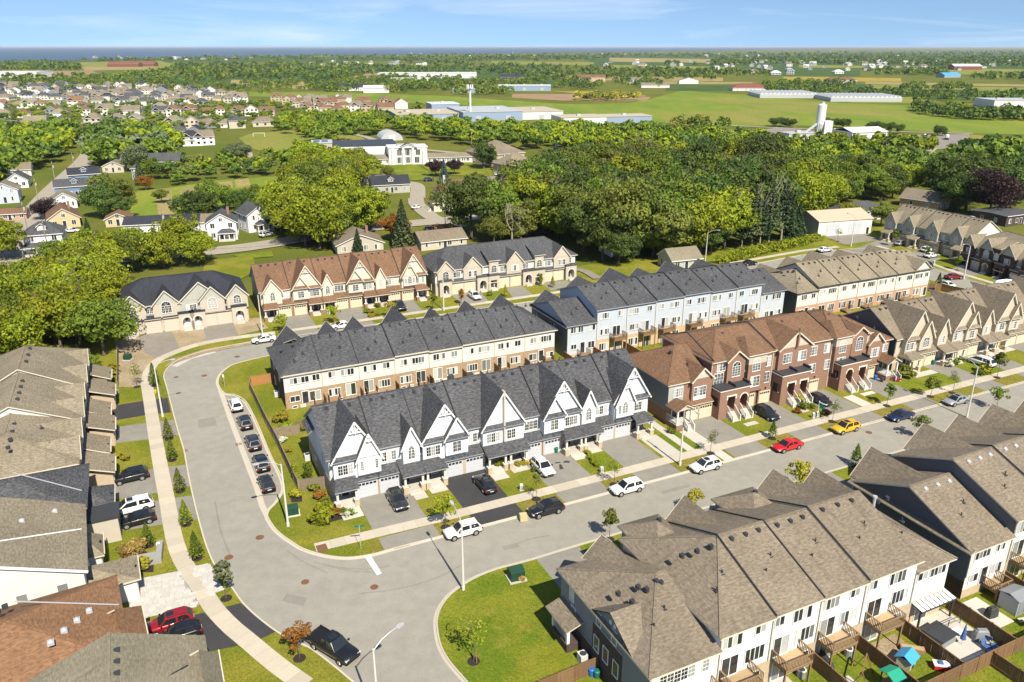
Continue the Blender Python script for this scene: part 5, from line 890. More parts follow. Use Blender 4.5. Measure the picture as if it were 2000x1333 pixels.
for i in range(5): MB().box(x1-1.3, x1-.1, 17.2+.27*i, 17.2+.27*(i+1), 1.2-.22*(i+1)-.04, 1.2-.22*(i+1)).build('step', M['deck'], o)
for xx in (x1-1.3, x1-.1): MB().bar((xx, 17.2, 1.1), (xx, 18.6, .1), .06, .24).bar((xx, 17.2, 2.1), (xx, 18.6, 1.0), .08, .06).build('stair_string', M['deck'], o)
# ---------------------------------------------------------------- east street
rL = gabled_row('townhouse_row', 'grey sided townhouse row with white gable end up the east street', 201.6, 163.2, 27.4, 'brick_beige', 'sage', 'roof_tan', 'gar_cream', 14, 6.2, 10.3,
    [(1.9, 1.9, 8.8, {'truss': False, 'vent': False, 'w': [(0, 4.2, 1.0, 1.2, 2, 3, 'F', 'round')]}), (8.2, 1.8, 8.8, {'truss': False, 'w': [(0, 4.1, 1.5, 1.2, 3, 3)]}), (16.0, 1.9, 8.9, {'truss': False, 'w': [(0, 4.1, 1.6, 1.2, 3, 3)]}), (23.6, 1.7, 8.7, {'truss': False, 'vent': False, 'w': [(0, 4.2, 1.0, 1.2, 2, 3, 'F', 'round')]})],
    [5, 8.2, 14.2, 17.4, 22], [(2, -1), (11.2, 0), (25.4, 1)], winds=[(5.0, 4.1, 1.8, 1.2, 4, 3), (11.6, 4.1, 1.8, 1.2, 4, 3), (20, 4.1, 1.8, 1.2, 4, 3)], group=ROWS, d='W', trim='trim_cream', trimr='trim_cream', pier='brick_beige')
MB().poly([(27.42, .95, 3), (27.42, 14, 3), (27.42, 14, 6.2), (27.42, 7.3, 10.2), (27.42, .95, 6.2)]).build('side_wall', M['cream'], rL)
rM = arched_row('brown brick townhouse row with arched porch beside white trailer at right edge', 195.6, 133.2, 26, 'brick_dark', 'sage', 'roof_tan', 'gar_tan', 6.3, 10.2,
    [(2.2, 1.9, 8.9, {'tri': 'sand', 'w': [(0, 4.2, 1.4, 1.1, 3, 3)]}), (8.0, 2.3, 9.2, {'tri': 'sage', 'w': [(0, 4.1, 1.6, 1.2, 3, 3, 'F', 'round')]}), (14.6, 2.2, 9.0, {'tri': 'sage', 'w': [(0, 4.1, 1.6, 1.2, 3, 3)]}), (21, 2.2, 9.0, {'tri': 'sand', 'w': [(0, 4.1, 1.6, 1.2, 3, 3)]})],
    [5.2, 17.6, 23.6], [(2.2, 'sq'), (9.0, 'arch'), (13.2, 'sq'), (20.6, 'arch')], [(11.2, 2.0)], [(5, 4.2, 1.6, 1.2, 2), (17.6, 4.2, 1.6, 1.2, 2)], d='W', rot=R(-11), doorm='door_dark', trimr='trim_cream')
# ---------------------------------------------------------------- west side: a stepped row and three houses, seen over their roofs
loc, rz = frame(-12.2, 102, 'E'); rN = thing('townhouse_row', 'stepped tan roofed townhouse row along the left edge with white gable ends', 'townhouse row', loc, rz, ROWS)
mats = ('roof_tan', 'trim_cream')
for i, (x0, x1, ze, zr, gx) in enumerate([(0, 13.2, 6.1, 8.7, (4.2, 10.2)), (13.2, 26, 6.2, 9.8, (17.4, 23)), (26, 43, 6.2, 10.4, (31, 38.5))]):
    body(rN, x0, x1, .3, 16, 3.2, .05, ze-.1, 'brick_beige', 'pale', 'wall', i > 0, i < 2, 8.2, zr)
    rf = main_roof(x0, x1, .3, 16, ze, zr, i == 0, i == 2, yr=8.2, gov=.0); rf = [[(p[0]-(.3 if abs(p[0]-x0) < .02 else 0), p[1], p[2]) for p in q] for q in rf]; roof_obj(rN, rf, mats); ridge_caps(rN, rf, 'roof_tan')
    vents(rN, [(x0+(x1-x0)*k_, 7.4, zr-.25) for k_ in (.2, .38, .56, .74)], 'box', None); vents(rN, [(x0+4, 3.2, ze+1.1), (x0+9, 4.4, ze+1.5)], 'pipe', None)
    for g_ in gx:
        gable(rN, g_, 2.7, ze+1.6, ze, .1, None, mats, 'brick_beige', 3.1, (ze, (zr-ze)/7.9, .3), truss=False, vent=False, trim='trim_cream'); window(rN, g_, .08, 4.1, 1.8, 1.3, 3, 3)
        s_ = 1 if g_ == gx[0] else -1; e = 3.3 if g_ != gx[1] else 2.7
        MB().box(g_-1.9, g_+1.9, -e, .3, .05, 2.95).build('garage_bay', M['brick_beige'], rN); garage_door(rN, g_, -e-.01, 2.5, 2.2, 'gar_tan')
        rf = main_roof(g_-2.3, g_+2.3, -e, .3, 3.0, 4.3, False, False, yr=.25, ov=.35, gov=.35); roof_obj(rN, [rf[0]], mats, 'garage_roof'); MB().box(g_-2.1, g_+2.1, -e-.5, -e-.36, 2.72, 2.86).build('gutter', M['trim_cream'], rN)
        p = g_+2.9*s_; MB().box(p-1.0, p+1.0, -2.2, .3, .05, .4).build('porch_floor', M['slabwhite'], rN); door(rN, p, .27, .4); MB().box(p-.95, p-.65, -2.1, -1.8, .05, 2.6).build('porch_column', M['brick_beige'], rN); roof_obj(rN, [[(p-1.1, -2.4, 2.75), (p+1.1, -2.4, 2.75), (p+1.1, .32, 3.5), (p-1.1, .32, 3.5)]], mats, 'porch_roof', .12)
def west_house(label, s, t, rot, L_, depth, ze, zr, roofm, wallm, gar, side=None, vk='box', hips=(True, True), cat='house', yr=None, gtri=None):
    loc, rz = frame(s, t, 'E'); H = thing('house', label, cat, loc, rz+R(rot), 'houses on the west side of the street'); ms = (roofm, 'trim_cream'); yr = depth/2 if yr is None else yr
    body(H, 0, L_, 0, depth, ze*.5, .05, ze-.1, wallm, wallm, 'wall', not hips[0], not hips[1], yr, zr); rf = main_roof(0, L_, 0, depth, ze, zr, hips[0], hips[1], yr=yr, ov=.45, gov=.3); roof_obj(H, rf, ms); ridge_caps(H, rf, roofm)
    for x0, x1, e, zg in gar:
        MB().box(x0, x1, -e, 0, .05, zg).build('garage_bay', M[wallm], H); garage_door(H, (x0+x1)/2, -e-.01, min(x1-x0-.6, 4.8), 2.2, 'gar_tan')
        r2 = main_roof(x0, x1, -e, 2.0, zg, zg+1.5, True, True, yr=.2, ov=.4); roof_obj(H, [r2[0], r2[2], r2[3]], ms, 'garage_roof'); MB().box(x0-.4, x1+.4, -e-.5, -e-.4, zg-.3, zg-.17).build('gutter', M['trim_cream'], H)
    return H, ms
W2, ms = west_house('house with dark grey shingle roof behind the parked black suv on the left', -11.4, 90.6, 0, 10.2, 14, 6.0, 8.6, 'roof_grey', 'brick_beige', [(4.6, 9.4, 2.4, 3.0)])
MB().bar((3.2, .1, 6.2), (6.2, 6.9, 8.7), .1, .08).build('valley_flashing', M['metal'], W2)
MB().box(.4, 3.4, -3.2, 0, .05, 3.3).build('entry_porch', M['stucco'], W2); MB().box(.2, 3.6, -3.4, 0, 3.3, 3.6).build('flat_roof', M['charcoal'], W2); MB().box(1.3, 2.5, -3.24, -3.19, .4, 2.6).build('porch_opening', M['door_dark'], W2)
W3, ms = west_house('tan roofed house with pale ribbed gable end beside the paver driveway', -10.9, 77.2, 2.5, 13.2, 15, 6.2, 9.3, 'roof_tan', 'pale', [(1.2, 5.0, 4.4, 2.9), (8.0, 11.6, 1.2, 2.9)], hips=(False, False))
vents(W3, [(8.6, 5.2, 8.45), (11.2, 2.4, 7.3)], 'dome', None); MB().bar((7.6, .0, 6.35), (4.0, 7.3, 9.3), .12, .1).build('valley_flashing', M['trim_white'], W3); MB().bar((-.36, -.45, 5.95), (-.36, 7.5, 9.25), .12, .24).bar((-.36, 7.5, 9.25), (-.36, 15.4, 5.95), .12, .24).build('barge_board', M['trim_white'], W3)
for y in (2, 5.5): window(W3, -.01, y, 3.9, .9, 1.2, 1, 2, 'L', grid=False)
MB().poly([(-.02, 0, .05), (-.02, 15, .05), (-.02, 15, 6.1), (-.02, 7.5, 9.15), (-.02, 0, 6.1)][::-1]).build('side_wall', M['pale'], W3)
W4, ms = west_house('house with rust brown shingle roof next to the red suv', -7.2, 62.6, 5, 12.2, 16, 6.0, 8.9, 'roof_rust', 'brick_red', [(.8, 7.2, 1.6, 5.4)], yr=8.5)
vents(W4, [(6.6, 2.2, 7.0), (5.3, 3.2, 7.3), (3.9, 4.2, 7.65), (2.4, 5.2, 7.95)], 'dome', None); vents(W4, [(8.2, 8.4, 8.8), (7.6, 8.9, 8.85), (7.0, 9.3, 8.8)], 'box', None); vents(W4, [(1.8, 9.6, 8.1), (2.6, 11, 7.7)], 'pipe', None); MB().bar((7.3, -.2, 6.1), (8.6, 7.7, 8.8), .1, .08).build('valley_flashing', M['metal'], W4)
W5, ms = west_house('house with sage brown roof at the bottom left corner', -1.2, 49.0, 0, 13.2, 14, 6.0, 8.8, 'roof_sage', 'brick_beige', [(5.4, 11.2, .9, 5.6), (.4, 5.2, 3.2, 5.0)], hips=(True, False), yr=6.8)
vents(W5, [(11.2, 6.2, 8.55), (9.8, 6.2, 8.55), (8.4, 6.2, 8.55), (7.0, 6.2, 8.55)], 'box', None)
for a, b in (((9.4, 1.2, 6.55), (6.4, 4.8, 7.75)), ((5.2, 1.0, 6.5), (2.2, 4.6, 7.7))): MB().bar(a, b, .12, .1).build('valley_flashing', M['trim_dark'], W5)
# ================================================================ vehicles
def wheel_mesh(r, wd):
    t = MB().cyl((0, -wd/2, 0), (0, wd/2, 0), r, r, 16); rim = MB().cyl((0, wd/2-.01, 0), (0, wd/2+.012, 0), r*.68, r*.66, 14)
    for i in range(5): a = 2*math.pi*i/5; rim.bar((0, wd/2+.015, 0), (r*.62*math.cos(a), wd/2+.015, r*.62*math.sin(a)), .03, .07)
    return t.mesh('wheel', M['rubber'], False), rim.mesh('rim', M['alloy'])
WH = wheel_mesh(.345, .24)
CT = {}
def car_parts(kind):
    if kind in CT: return CT[kind]
    # L, W, ground clearance; body stations (x, half width factor, z low, z top); cabin: windscreen base, top, roof rear, rear base; roof heights, belt height
    S_ = {'suv': (4.62, 1.86, [(-2.3, .80, .52, .82), (-2.24, .93, .34, .98), (-1.6, 1, .26, 1.06), (-.4, 1, .22, 1.05), (.85, 1, .22, 1.03), (1.0, .99, .24, 1.02), (1.85, .95, .28, .93), (2.18, .86, .32, .82), (2.3, .70, .42, .66)], (1.05, .28, -1.72, -2.22), (1.60, 1.66, 1.60), 1.03, (1.42, -1.36)),
          'sedan': (4.72, 1.82, [(-2.36, .78, .50, .80), (-2.28, .92, .32, .94), (-1.6, 1, .24, .98), (-.4, 1, .20, .94), (.9, 1, .20, .92), (1.1, .99, .22, .90), (1.9, .94, .26, .80), (2.24, .84, .30, .70), (2.36, .68, .38, .58)], (1.15, .30, -.95, -1.72), (1.40, 1.45, 1.38), .93, (1.45, -1.38)),
          'hatch': (4.2, 1.78, [(-2.08, .82, .50, .82), (-2.02, .94, .32, .94), (-1.4, 1, .24, .98), (-.3, 1, .20, .95), (.8, 1, .20, .93), (.98, .99, .22, .91), (1.7, .94, .26, .82), (2.0, .84, .30, .72), (2.1, .68, .38, .6)], (1.05, .30, -1.35, -1.98), (1.44, 1.49, 1.42), .94, (1.3, -1.25)),
          'minivan': (5.1, 1.96, [(-2.54, .84, .50, .86), (-2.48, .95, .32, 1.0), (-1.7, 1, .24, 1.05), (-.4, 1, .2, 1.04), (1.2, 1, .2, 1.0), (1.4, .99, .22, .98), (2.1, .94, .26, .84), (2.42, .84, .32, .72), (2.55, .68, .4, .6)], (1.55, .55, -2.05, -2.48), (1.66, 1.74, 1.68), 1.03, (1.6, -1.5)),
          'pickup': (5.8, 2.0, [(-2.88, .92, .58, .92), (-2.84, .97, .46, 1.12), (-1.9, 1, .36, 1.14), (-.72, 1, .34, 1.14), (.9, 1, .34, 1.12), (1.15, 1, .36, 1.12), (2.3, .97, .40, 1.06), (2.76, .92, .44, .98), (2.9, .82, .52, .80)], (1.25, .55, -.72, -.95), (1.84, 1.90, 1.86), 1.13, (1.85, -1.75))}[kind]
    L_, W_, st, (wb, wt, rr, rb), (z1, z2, z3), belt, axles = S_; hw = W_/2
    mb = MB(); rings = []
    for x, f, zl, zt in st:
        w_ = hw*f; i = len(mb.v); mb.v += [(x, y, z) for y, z in ((-w_*.90, zl), (-w_, zl+.16), (-w_, zt-.22), (-w_*.965, zt-.07), (-w_*.86, zt), (w_*.86, zt), (w_*.965, zt-.07), (w_, zt-.22), (w_, zl+.16), (w_*.90, zl))]; rings.append(i)
    for a, b in zip(rings, rings[1:]):
        for j in range(10): mb.f.append([a+j, b+j, b+(j+1) % 10, a+(j+1) % 10]); mb.m.append(1 if j in (9, 0, 8) else 0)
    mb.f.append([rings[0]+j for j in range(10)]); mb.m.append(0); mb.f.append([rings[-1]+j for j in reversed(range(10))]); mb.m.append(0)
    body_m = mb.mesh('body', [CP['white'], M['black']], True)
    cb = MB(); rg = []; wB, wR = hw*.90, hw*.74; zb_ = belt-.02
    xs = [(wb, zb_, wB), (wt, z1, wR), ((wt+rr)/2, z2, wR*1.02), (rr, z3, wR*.98), (rb, zb_, wB*.96)]
    for x, z, w_ in xs:
        i = len(cb.v); k_ = (z-zb_); cb.v += [(x if k_ > .05 else x, -wB if k_ < .05 else -wB*.985, zb_), (x, -w_, max(z-.05, zb_+.002)), (x, -w_*.86, z), (x, w_*.86, z), (x, w_, max(z-.05, zb_+.002)), (x, wB if k_ < .05 else wB*.985, zb_)]; rg.append(i)
    for a, b in zip(rg, rg[1:]):
        for j in range(5): cb.f.append([a+j, a+j+1, b+j+1, b+j]); cb.m.append(0)
    cab_m = cb.mesh('cabin', [CP['white']], False)
    V_ = lambda r, j: Vector(cb.v[rg[r]+j])
    def inset(q, k_, off):
        c = sum(q, Vector())/len(q); n = (q[1]-q[0]).cross(q[2]-q[0]).normalized(); n = n if n.dot(c-Vector((0, 0, .6))) > 0 else -n; p = [c+(v-c)*k_+n*off for v in q]
        nn = (p[1]-p[0]).cross(p[2]-p[0]); return p if nn.dot(n) > 0 else p[::-1]
    g = {}
    g['windscreen'] = [inset([V_(0, 1), V_(0, 4), V_(1, 3)+Vector((0, .04, 0)), V_(1, 2)-Vector((0, .04, 0))], .92, .012)]
    g['rear_window'] = [inset([V_(4, 4), V_(4, 1), V_(3, 2), V_(3, 3)], .86, .012)]
    sw = []
    for sg, (lo, hi) in ((-1, (0, 1)), (1, (5, 4))):
        a0, a1, b1, m0, m1, c1, d0 = V_(0, lo), V_(1, lo), V_(1, hi), V_(2, lo), V_(2, hi), V_(3, hi), V_(3, lo)
        d1 = V_(4, lo)
        up = Vector((0, 0, .03)); sw.append(inset([a0.lerp(a1, .15)+up, m0+up+Vector((.04, 0, 0)), m1+Vector((.04, 0, 0)), b1], .90, .012)); sw.append(inset([m0+up-Vector((.04, 0, 0)), d0.lerp(d1, .55 if kind != 'pickup' else .2)+up, c1, m1-Vector((.04, 0, 0))], .90, .012))
    g['side_window'] = sw; out = {}
    for k_, qs in g.items():
        out[k_] = []
        for q in qs: out[k_].append(MB().poly(q).mesh(k_, M['car_glass']))
    x, f, zl, zt = st[-2]; xr, fr, zlr, ztr = st[1]
    ex = []
    for sg in (-1, 1):
        ex.append(('headlight', MB().box(x-.14, x+.07, sg*hw*.72-.2, sg*hw*.72+.2, zt-.2, zt-.04).mesh('headlight', M['headlight']))); ex.append(('taillight', MB().box(xr-.06, xr+.16, sg*hw*.80-.13, sg*hw*.80+.13, ztr-.30, ztr-.06).mesh('taillight', M['taillight'])))
        ex.append(('wing_mirror', MB().box(wb-.35, wb-.18, sg*(hw+.02), sg*(hw+.2), belt, belt+.15).mesh('wing_mirror', M['black'])))
        for ax in axles: ex.append(('wheel_arch', MB().cyl((ax, sg*(hw-.10), .36), (ax, sg*(hw+.004), .36), .42, .42, 14).mesh('wheel_arch', M['black'])))
    ex.append(('grille', MB().box(x+.02, x+.125, -hw*.5, hw*.5, zl+.12, zt-.16).mesh('grille', M['black']))); ex.append(('bumper', MB().box(xr-.11, xr+.05, -hw*.86, hw*.86, zlr+.06, zlr+.26).mesh('bumper', M['black'])))
    ex.append(('number_plate', MB().box(xr-.085 if kind != 'pickup' else xr-.13, xr-.05, -.25, .25, ztr-.40, ztr-.27).mesh('number_plate', M['whitep'])))
    if kind == 'pickup':
        ex.append(('truck_bed', MB().box(-2.7, -1.05, -.78, .78, 1.10, 1.146).mesh('truck_bed', M['black'])))
        for sg in (-1, 1): ex.append(('bed_rail', MB().box(-2.8, -.98, sg*.88-.06, sg*.88+.06, 1.13, 1.2).mesh('bed_rail', M['black'])))
    if kind in ('suv', 'minivan'):
        for sg in (-1, 1): ex.append(('roof_rail', MB().bar((wt-.2, sg*wR*.84, z1+.05), (rr+.1, sg*wR*.84, z3+.03), .05, .05).mesh('roof_rail', M['black'])))
    roofpt = (wt, rr, z2, wR); CT[kind] = (body_m, cab_m, out, ex, axles, hw, roofpt); return CT[kind]
PM = {}
def car(kind, colr, px, py, deg, label, z=.04, sun=False, flip=False, loc=None, group='parked cars'):
    body_m, cab_m, gl_, ex, axles, hw, rp = car_parts(kind)
    p = G(px, py, z) if loc is None else loc
    C_ = thing({'suv': 'parked_suv', 'sedan': 'parked_sedan', 'hatch': 'parked_hatchback', 'minivan': 'parked_minivan', 'pickup': 'pickup_truck'}[kind], label, {'suv': 'suv', 'sedan': 'car', 'hatch': 'car', 'minivan': 'minivan', 'pickup': 'pickup truck'}[kind], p, R(deg), group)
    k_ = (kind, colr)
    if k_ not in PM:
        a, b = body_m.copy(), cab_m.copy(); a.materials[0] = CP[colr]; b.materials[0] = CP[colr]; PM[k_] = (a, b)
    obj('body', PM[k_][0], C_); cb = obj('cabin', PM[k_][1], C_)
    for n_, ms_ in gl_.items():
        for m in ms_: obj(n_, m, C_)
    for n_, m in ex: obj(n_, m, C_)
    for ax in axles:
        for sg in (-1, 1): wv = obj('wheel', WH[0], C_, (ax, sg*(hw-.11), .345), 0 if sg > 0 else math.pi); obj('rim', WH[1], wv)
    if sun: wt, rr, z2, wR = rp; MB().box(wt*.9-.75, wt*.9-.05, -wR*.55, wR*.55, z2-.03, z2+.012).build('sunroof', M['car_glass'], C_)
    return C_
U_ = 25.3; V_D = U_+90
MAIN = [('suv', 'white', 904, 1044, U_+180, 'white suv on the main street beside the street lamp, nearest the junction', 0), ('suv', 'black', 1066, 1002, U_+180, 'black suv at the main street kerb by the sealed driveway', 0), ('suv', 'white', 1224, 960, U_+180, 'white suv with two roof bars at the kerb in front of the pale blue row', 0), ('suv', 'white', 1377, 917, U_+180, 'white crossover with dark sunroof at the kerb near the red car', 1), ('sedan', 'red', 1537, 877, U_+180, 'bright red sedan parked at the main street kerb', 0), ('suv', 'yellow', 1650, 842, U_+180, 'mustard yellow suv parked on the main street', 1), ('sedan', 'navy', 1757, 818, U_+180, 'dark blue sedan parked behind the yellow suv', 0), ('sedan', 'silver', 1866, 788, U_+180, 'silver sedan at the kerb in front of the beige row', 1)]
for k_, c, x, y, d, lb, s_ in MAIN: car(k_, c, x, y, d, lb, sun=s_)
DRV = [('suv', 'charcoal', 777, 985, V_D+180, 'dark grey suv nosed to the street on the first pale blue driveway', 1), ('sedan', 'black', 947, 952, V_D, 'black sedan facing the garage on the sealed black driveway', 1), ('suv', 'white', 1060, 920, V_D+180, 'white crossover facing the street beside a red mower on the driveway', 0), ('suv', 'midnight', 1496, 814, V_D+180, 'near black suv on the driveway between white brick row stairs', 0), ('hatch', 'black', 1601, 787, V_D+180, 'black hatchback on the driveway of the brick row by the flowering shrubs', 0), ('minivan', 'white', 1914, 712, V_D+2, 'white minivan on the driveway of the beige row', 0),
       ('suv', 'white', 461, 797, V_D+2, 'white suv at the top of the parking bay', 0), ('suv', 'charcoal', 479, 831, V_D+2, 'dark grey suv second in the parking bay with a sunroof', 1), ('suv', 'charcoal', 495, 871, V_D+2, 'charcoal suv third in the parking bay with pale rear glass', 0), ('suv', 'black', 511, 911, V_D+2, 'black suv fourth in the parking bay by the street lamp', 0), ('hatch', 'charcoal', 521, 951, V_D+3, 'small charcoal hatchback last in the parking bay', 1),
       ('pickup', 'black', 652, 1273, -36, 'large black pickup truck at the kerb in the bottom of the picture', 1), ('suv', 'crimson', 333, 1226, U_+182, 'deep red suv with glass roof on the sealed driveway by the rust brown roof', 1), ('hatch', 'black', 352, 1246, U_+182, 'black car half hidden by the sage brown roof beside the red suv', 0), ('suv', 'black', 256, 938, U_+184, 'black suv on the driveway in front of the dark grey roofed house', 0), ('minivan', 'white', 259, 998, U_+184, 'white minivan beside the black hatchback on the left driveway', 1), ('hatch', 'black', 270, 1022, U_+184, 'black hatchback on the left driveway close to the lawn', 0),
       ('sedan', 'white', 516, 668, U_+180, 'white sedan parked under a street lamp on the back street', 0), ('pickup', 'midnight', 780, 603, V_D+180, 'dark pickup truck on a driveway of the brown roofed row', 0), ('suv', 'white', 927, 583, V_D+180, 'white suv on the driveway of the grey roofed stone row', 0), ('sedan', 'white', 668, 641, U_+180, 'white car on the back street mostly hidden behind the charcoal roofs', 0),
       ('suv', 'white', 1811, 492, 27, 'white suv on the east street driveway, farther of two', 0), ('sedan', 'white', 1818, 503, 27, 'white sedan on the east street driveway, nearer of two', 0), ('suv', 'navy', 1803, 521, V_D, 'dark blue suv at the kerb of the east street', 0), ('sedan', 'maroon', 1862, 545, 14, 'maroon sedan across the east street from the white car', 0), ('sedan', 'white', 1847, 560, V_D-8, 'white sedan on the east street beside the beige roofs', 0), ('sedan', 'white', 1610, 492, U_, 'white sedan at the far kerb by the hedge', 0), ('sedan', 'black', 1463, 518, U_, 'black sedan at the far kerb above the blue row', 0), ('sedan', 'silver', 1758, 479, 35, 'silver car on the top driveway of the east street', 0)]
for k_, c, x, y, d, lb, s_ in DRV: car(k_, c, x, y, d, lb, z=.11, sun=s_)
FARC = [('sedan', 'silver', 398, 374+60, 30, 'silver car parked by the white house with green porch'), ('suv', 'white', 520, 462, 60, 'white suv on the driveway of the blue grey house'), ('sedan', 'black', 38, 412, 20, 'black car on the drive beside the left road'), ('suv', 'navy', 843, 452, 25, 'dark blue suv outside the low brown house'), ('sedan', 'white', 814, 408, 60, 'white car in the school drive'), ('sedan', 'white', 140, 454, 10, 'white car by the tan brick house'), ('sedan', 'white', 85, 450, 40, 'white car beside the yellow house drive'), ('suv', 'navy', 838, 354, 20, 'blue suv by the dark roofed cottage'), ('suv', 'white', 1898, 432, 20, 'white truck on the drive at the right edge')]
for k_, c, x, y, d, lb in FARC: car(k_, c, x, y, d, lb, z=.06)
for i, (x, y) in enumerate([(972, 343), (981, 341), (989, 339), (998, 338), (1020, 336), (1029, 335), (1044, 333), (1062, 338), (975, 351)]):
    car('sedan' if i % 2 else 'suv', ('white', 'black', 'charcoal', 'maroon', 'silver', 'black', 'midnight', 'white', 'black')[i], x, y, 70, 'car in the church car park among a line of parked cars', z=.06, group='cars in the church car park')
def box_truck(px, py, deg, label, group=None, tank=False):
    T = thing('truck', label, 'truck', G(px, py, .06), R(deg), group); MB().box(-3.6, 1.4, -1.15, 1.15, .6, .85).build('chassis', M['black'], T); MB().box(1.5, 3.2, -1.15, 1.15, .6, 2.5).build('cab', CP['white'], T); MB().poly([(3.21, -1.0, 1.55), (3.21, 1.0, 1.55), (3.21, 1.0, 2.35), (3.21, -1.0, 2.35)]).build('windscreen', M['car_glass'], T)
    if tank: MB().cyl((-3.4, 0, 1.9), (-1.0, 0, 2.2), .75, 1.2, 12).cyl((-1.0, 0, 2.2), (1.2, 0, 2.0), 1.2, .9, 12).build('mixer_drum', M['ind_white'], T)
    else: MB().box(-3.7, 1.3, -1.2, 1.2, .9, 3.1).build('cargo_box', M['ind_white'], T)
    for x in (-2.8, -1.8, 2.3):
        for sg in (-1, 1): MB().cyl((x, sg*.9, .5), (x, sg*1.18, .5), .5, .5, 12).build('wheel', M['rubber'], T)
for i, (x, y) in enumerate([(1611, 258), (1630, 261), (1642, 262), (1805, 272), (1849, 273)]): box_truck(x, y, 60, 'white concrete mixer truck parked in the plant yard', 'mixer trucks in the yard', True)
box_truck(1068, 331, 65, 'white minibus at the end of the church car park'); box_truck(1074, 334, 65, 'second white minibus, nearer in the church car park')
T = thing('covered_trailer', 'white covered boat on a trailer in the driveway at the right edge', 'trailer', G(1962, 560, .1), R(8)); mb = MB()
for a, b in zip([(-3, .5, 1.0), (-2.4, 1.0, 1.7), (0, 1.15, 1.9), (2.0, .9, 1.6)], [(-2.4, 1.0, 1.7), (0, 1.15, 1.9), (2.0, .9, 1.6), (3.4, .1, 1.2)]):
    for q in ([(a[0], -a[1], .7), (b[0], -b[1], .7), (b[0], -b[1]*.9, b[2]*.75), (a[0], -a[1]*.9, a[2]*.75)], [(a[0], -a[1]*.9, a[2]*.75), (b[0], -b[1]*.9, b[2]*.75), (b[0], 0, b[2]), (a[0], 0, a[2])], [(a[0], 0, a[2]), (b[0], 0, b[2]), (b[0], b[1]*.9, b[2]*.75), (a[0], a[1]*.9, a[2]*.75)], [(a[0], a[1]*.9, a[2]*.75), (b[0], b[1]*.9, b[2]*.75), (b[0], b[1], .7), (a[0], a[1], .7)]): mb.poly(q)
mb.build('boat_cover', M['whitep'], T); MB().bar((-2.5, 0, .5), (4.2, 0, .5), .3, .12).build('drawbar', M['metal'], T)
for sg in (-1, 1): MB().cyl((-.6, sg*.85, .33), (-.6, sg*1.05, .33), .33, .33, 12).build('wheel', M['rubber'], T)
# ================================================================ street furniture
def street_lamp(px, py, deg, label, h=8.6, arm=2.5):
    S_ = thing('street_lamp', label, 'street lamp', G(px, py, .1), R(deg), 'street lamps'); MB().cyl((0, 0, 0), (0, 0, h), .15, .085, 10).build('pole', M['pole_pale'], S_); MB().cyl((0, 0, 0), (0, 0, .5), .19, .19, 10).build('pole_base', M['pole_pale'], S_)
    MB().tube([(0, 0, h-.15), (arm*.35, 0, h+.42), (arm*.72, 0, h+.66), (arm, 0, h+.70)], .045, 7).build('arm', M['metal'], S_)
    hd = MB(); hd.prism([(arm-.05, -.13), (arm+.15, -.19), (arm+.6, -.15), (arm+.72, 0), (arm+.6, .15), (arm+.15, .19), (arm-.05, .13)], h+.62, h+.76); h_ = hd.build('lamp_head', M['metal'], S_); MB().box(arm+.12, arm+.58, -.12, .12, h+.585, h+.62).build('lens', M['lamp'], h_)
for x, y, d, lb in [(905, 1152, V_D, 'tall pale street lamp on the corner lawn, leaning its arm over the junction'), (563, 1028, U_+180, 'street lamp on the corner garden beside the green box'), (1328, 909, V_D-180, 'street lamp on the verge by the white crossover with sunroof'), (1888, 815, V_D, 'street lamp at the far kerb behind the silver sedan'), (318, 814, U_, 'street lamp by the left pavement over the sealed driveway'), (513, 656, V_D-160, 'street lamp over the white sedan on the back street'), (867, 607, U_-60, 'street lamp in front of the grey roofed stone row'), (1377, 516, U_-30, 'street lamp by the pines at the back street'), (1882, 546, U_+180, 'street lamp on the east street above the maroon car'), (1662, 482, V_D, 'street lamp in front of the cream garage'), (741, 1424, U_+20, 'street lamp at the bottom edge with its head over the road')]: street_lamp(x, y, d, lb)
def upole(px, py, h, label, deg=25):
    S_ = thing('utility_pole', label, 'utility pole', G(px, py, .02), R(deg), 'wooden utility poles'); MB().cyl((0, 0, 0), (0, 0, h), .17, .12, 8).build('pole', M['bark_pale'], S_); MB().box(-.06, .06, -1.2, 1.2, h-.9, h-.76).build('crossarm', M['bark'], S_)
    MB().cyl((.3, 0, h-2.6), (.3, 0, h-1.7), .24, .24, 10).build('transformer', M['ind_grey'], S_)
    for y in (-1.05, .35, 1.05): MB().cyl((0, y, h-.76), (0, y, h-.55), .05, .05, 6).build('insulator', M['whitep'], S_)
    return G(px, py, h-.6)
pl = {}
for i, (x, y, h, lb) in enumerate([(112, 374, 12, 'utility pole beside the dark blue houses on the left road'), (57, 464, 11, 'utility pole on the left road near the tan brick house'), (100, 515, 12, 'utility pole in front of the white house with wrap porch'), (326, 483, 11, 'utility pole before the long black roof'), (148, 342, 10, 'small utility pole far up the left road'), (76, 396, 9, 'slim utility pole at the road bend on the left'), (901, 430, 12, 'utility pole in front of the stone mansion'), (870, 447, 9, 'slim pole by the school drive'), (921, 287, 10, 'utility pole on the slope below the tower'), (1725, 320, 11, 'utility pole among the trees on the right')]): pl[i] = upole(x, y, h, lb)
def wire(a, b, sag, label, n=10):
    p = [a.lerp(b, i/n)-Vector((0, 0, 4*sag*(i/n)*(1-i/n))) for i in range(n+1)]; o = MB().tube(p, .03, 4).build('overhead_wire', M['charcoal']); tag(o, label, 'wire', 'overhead wires')
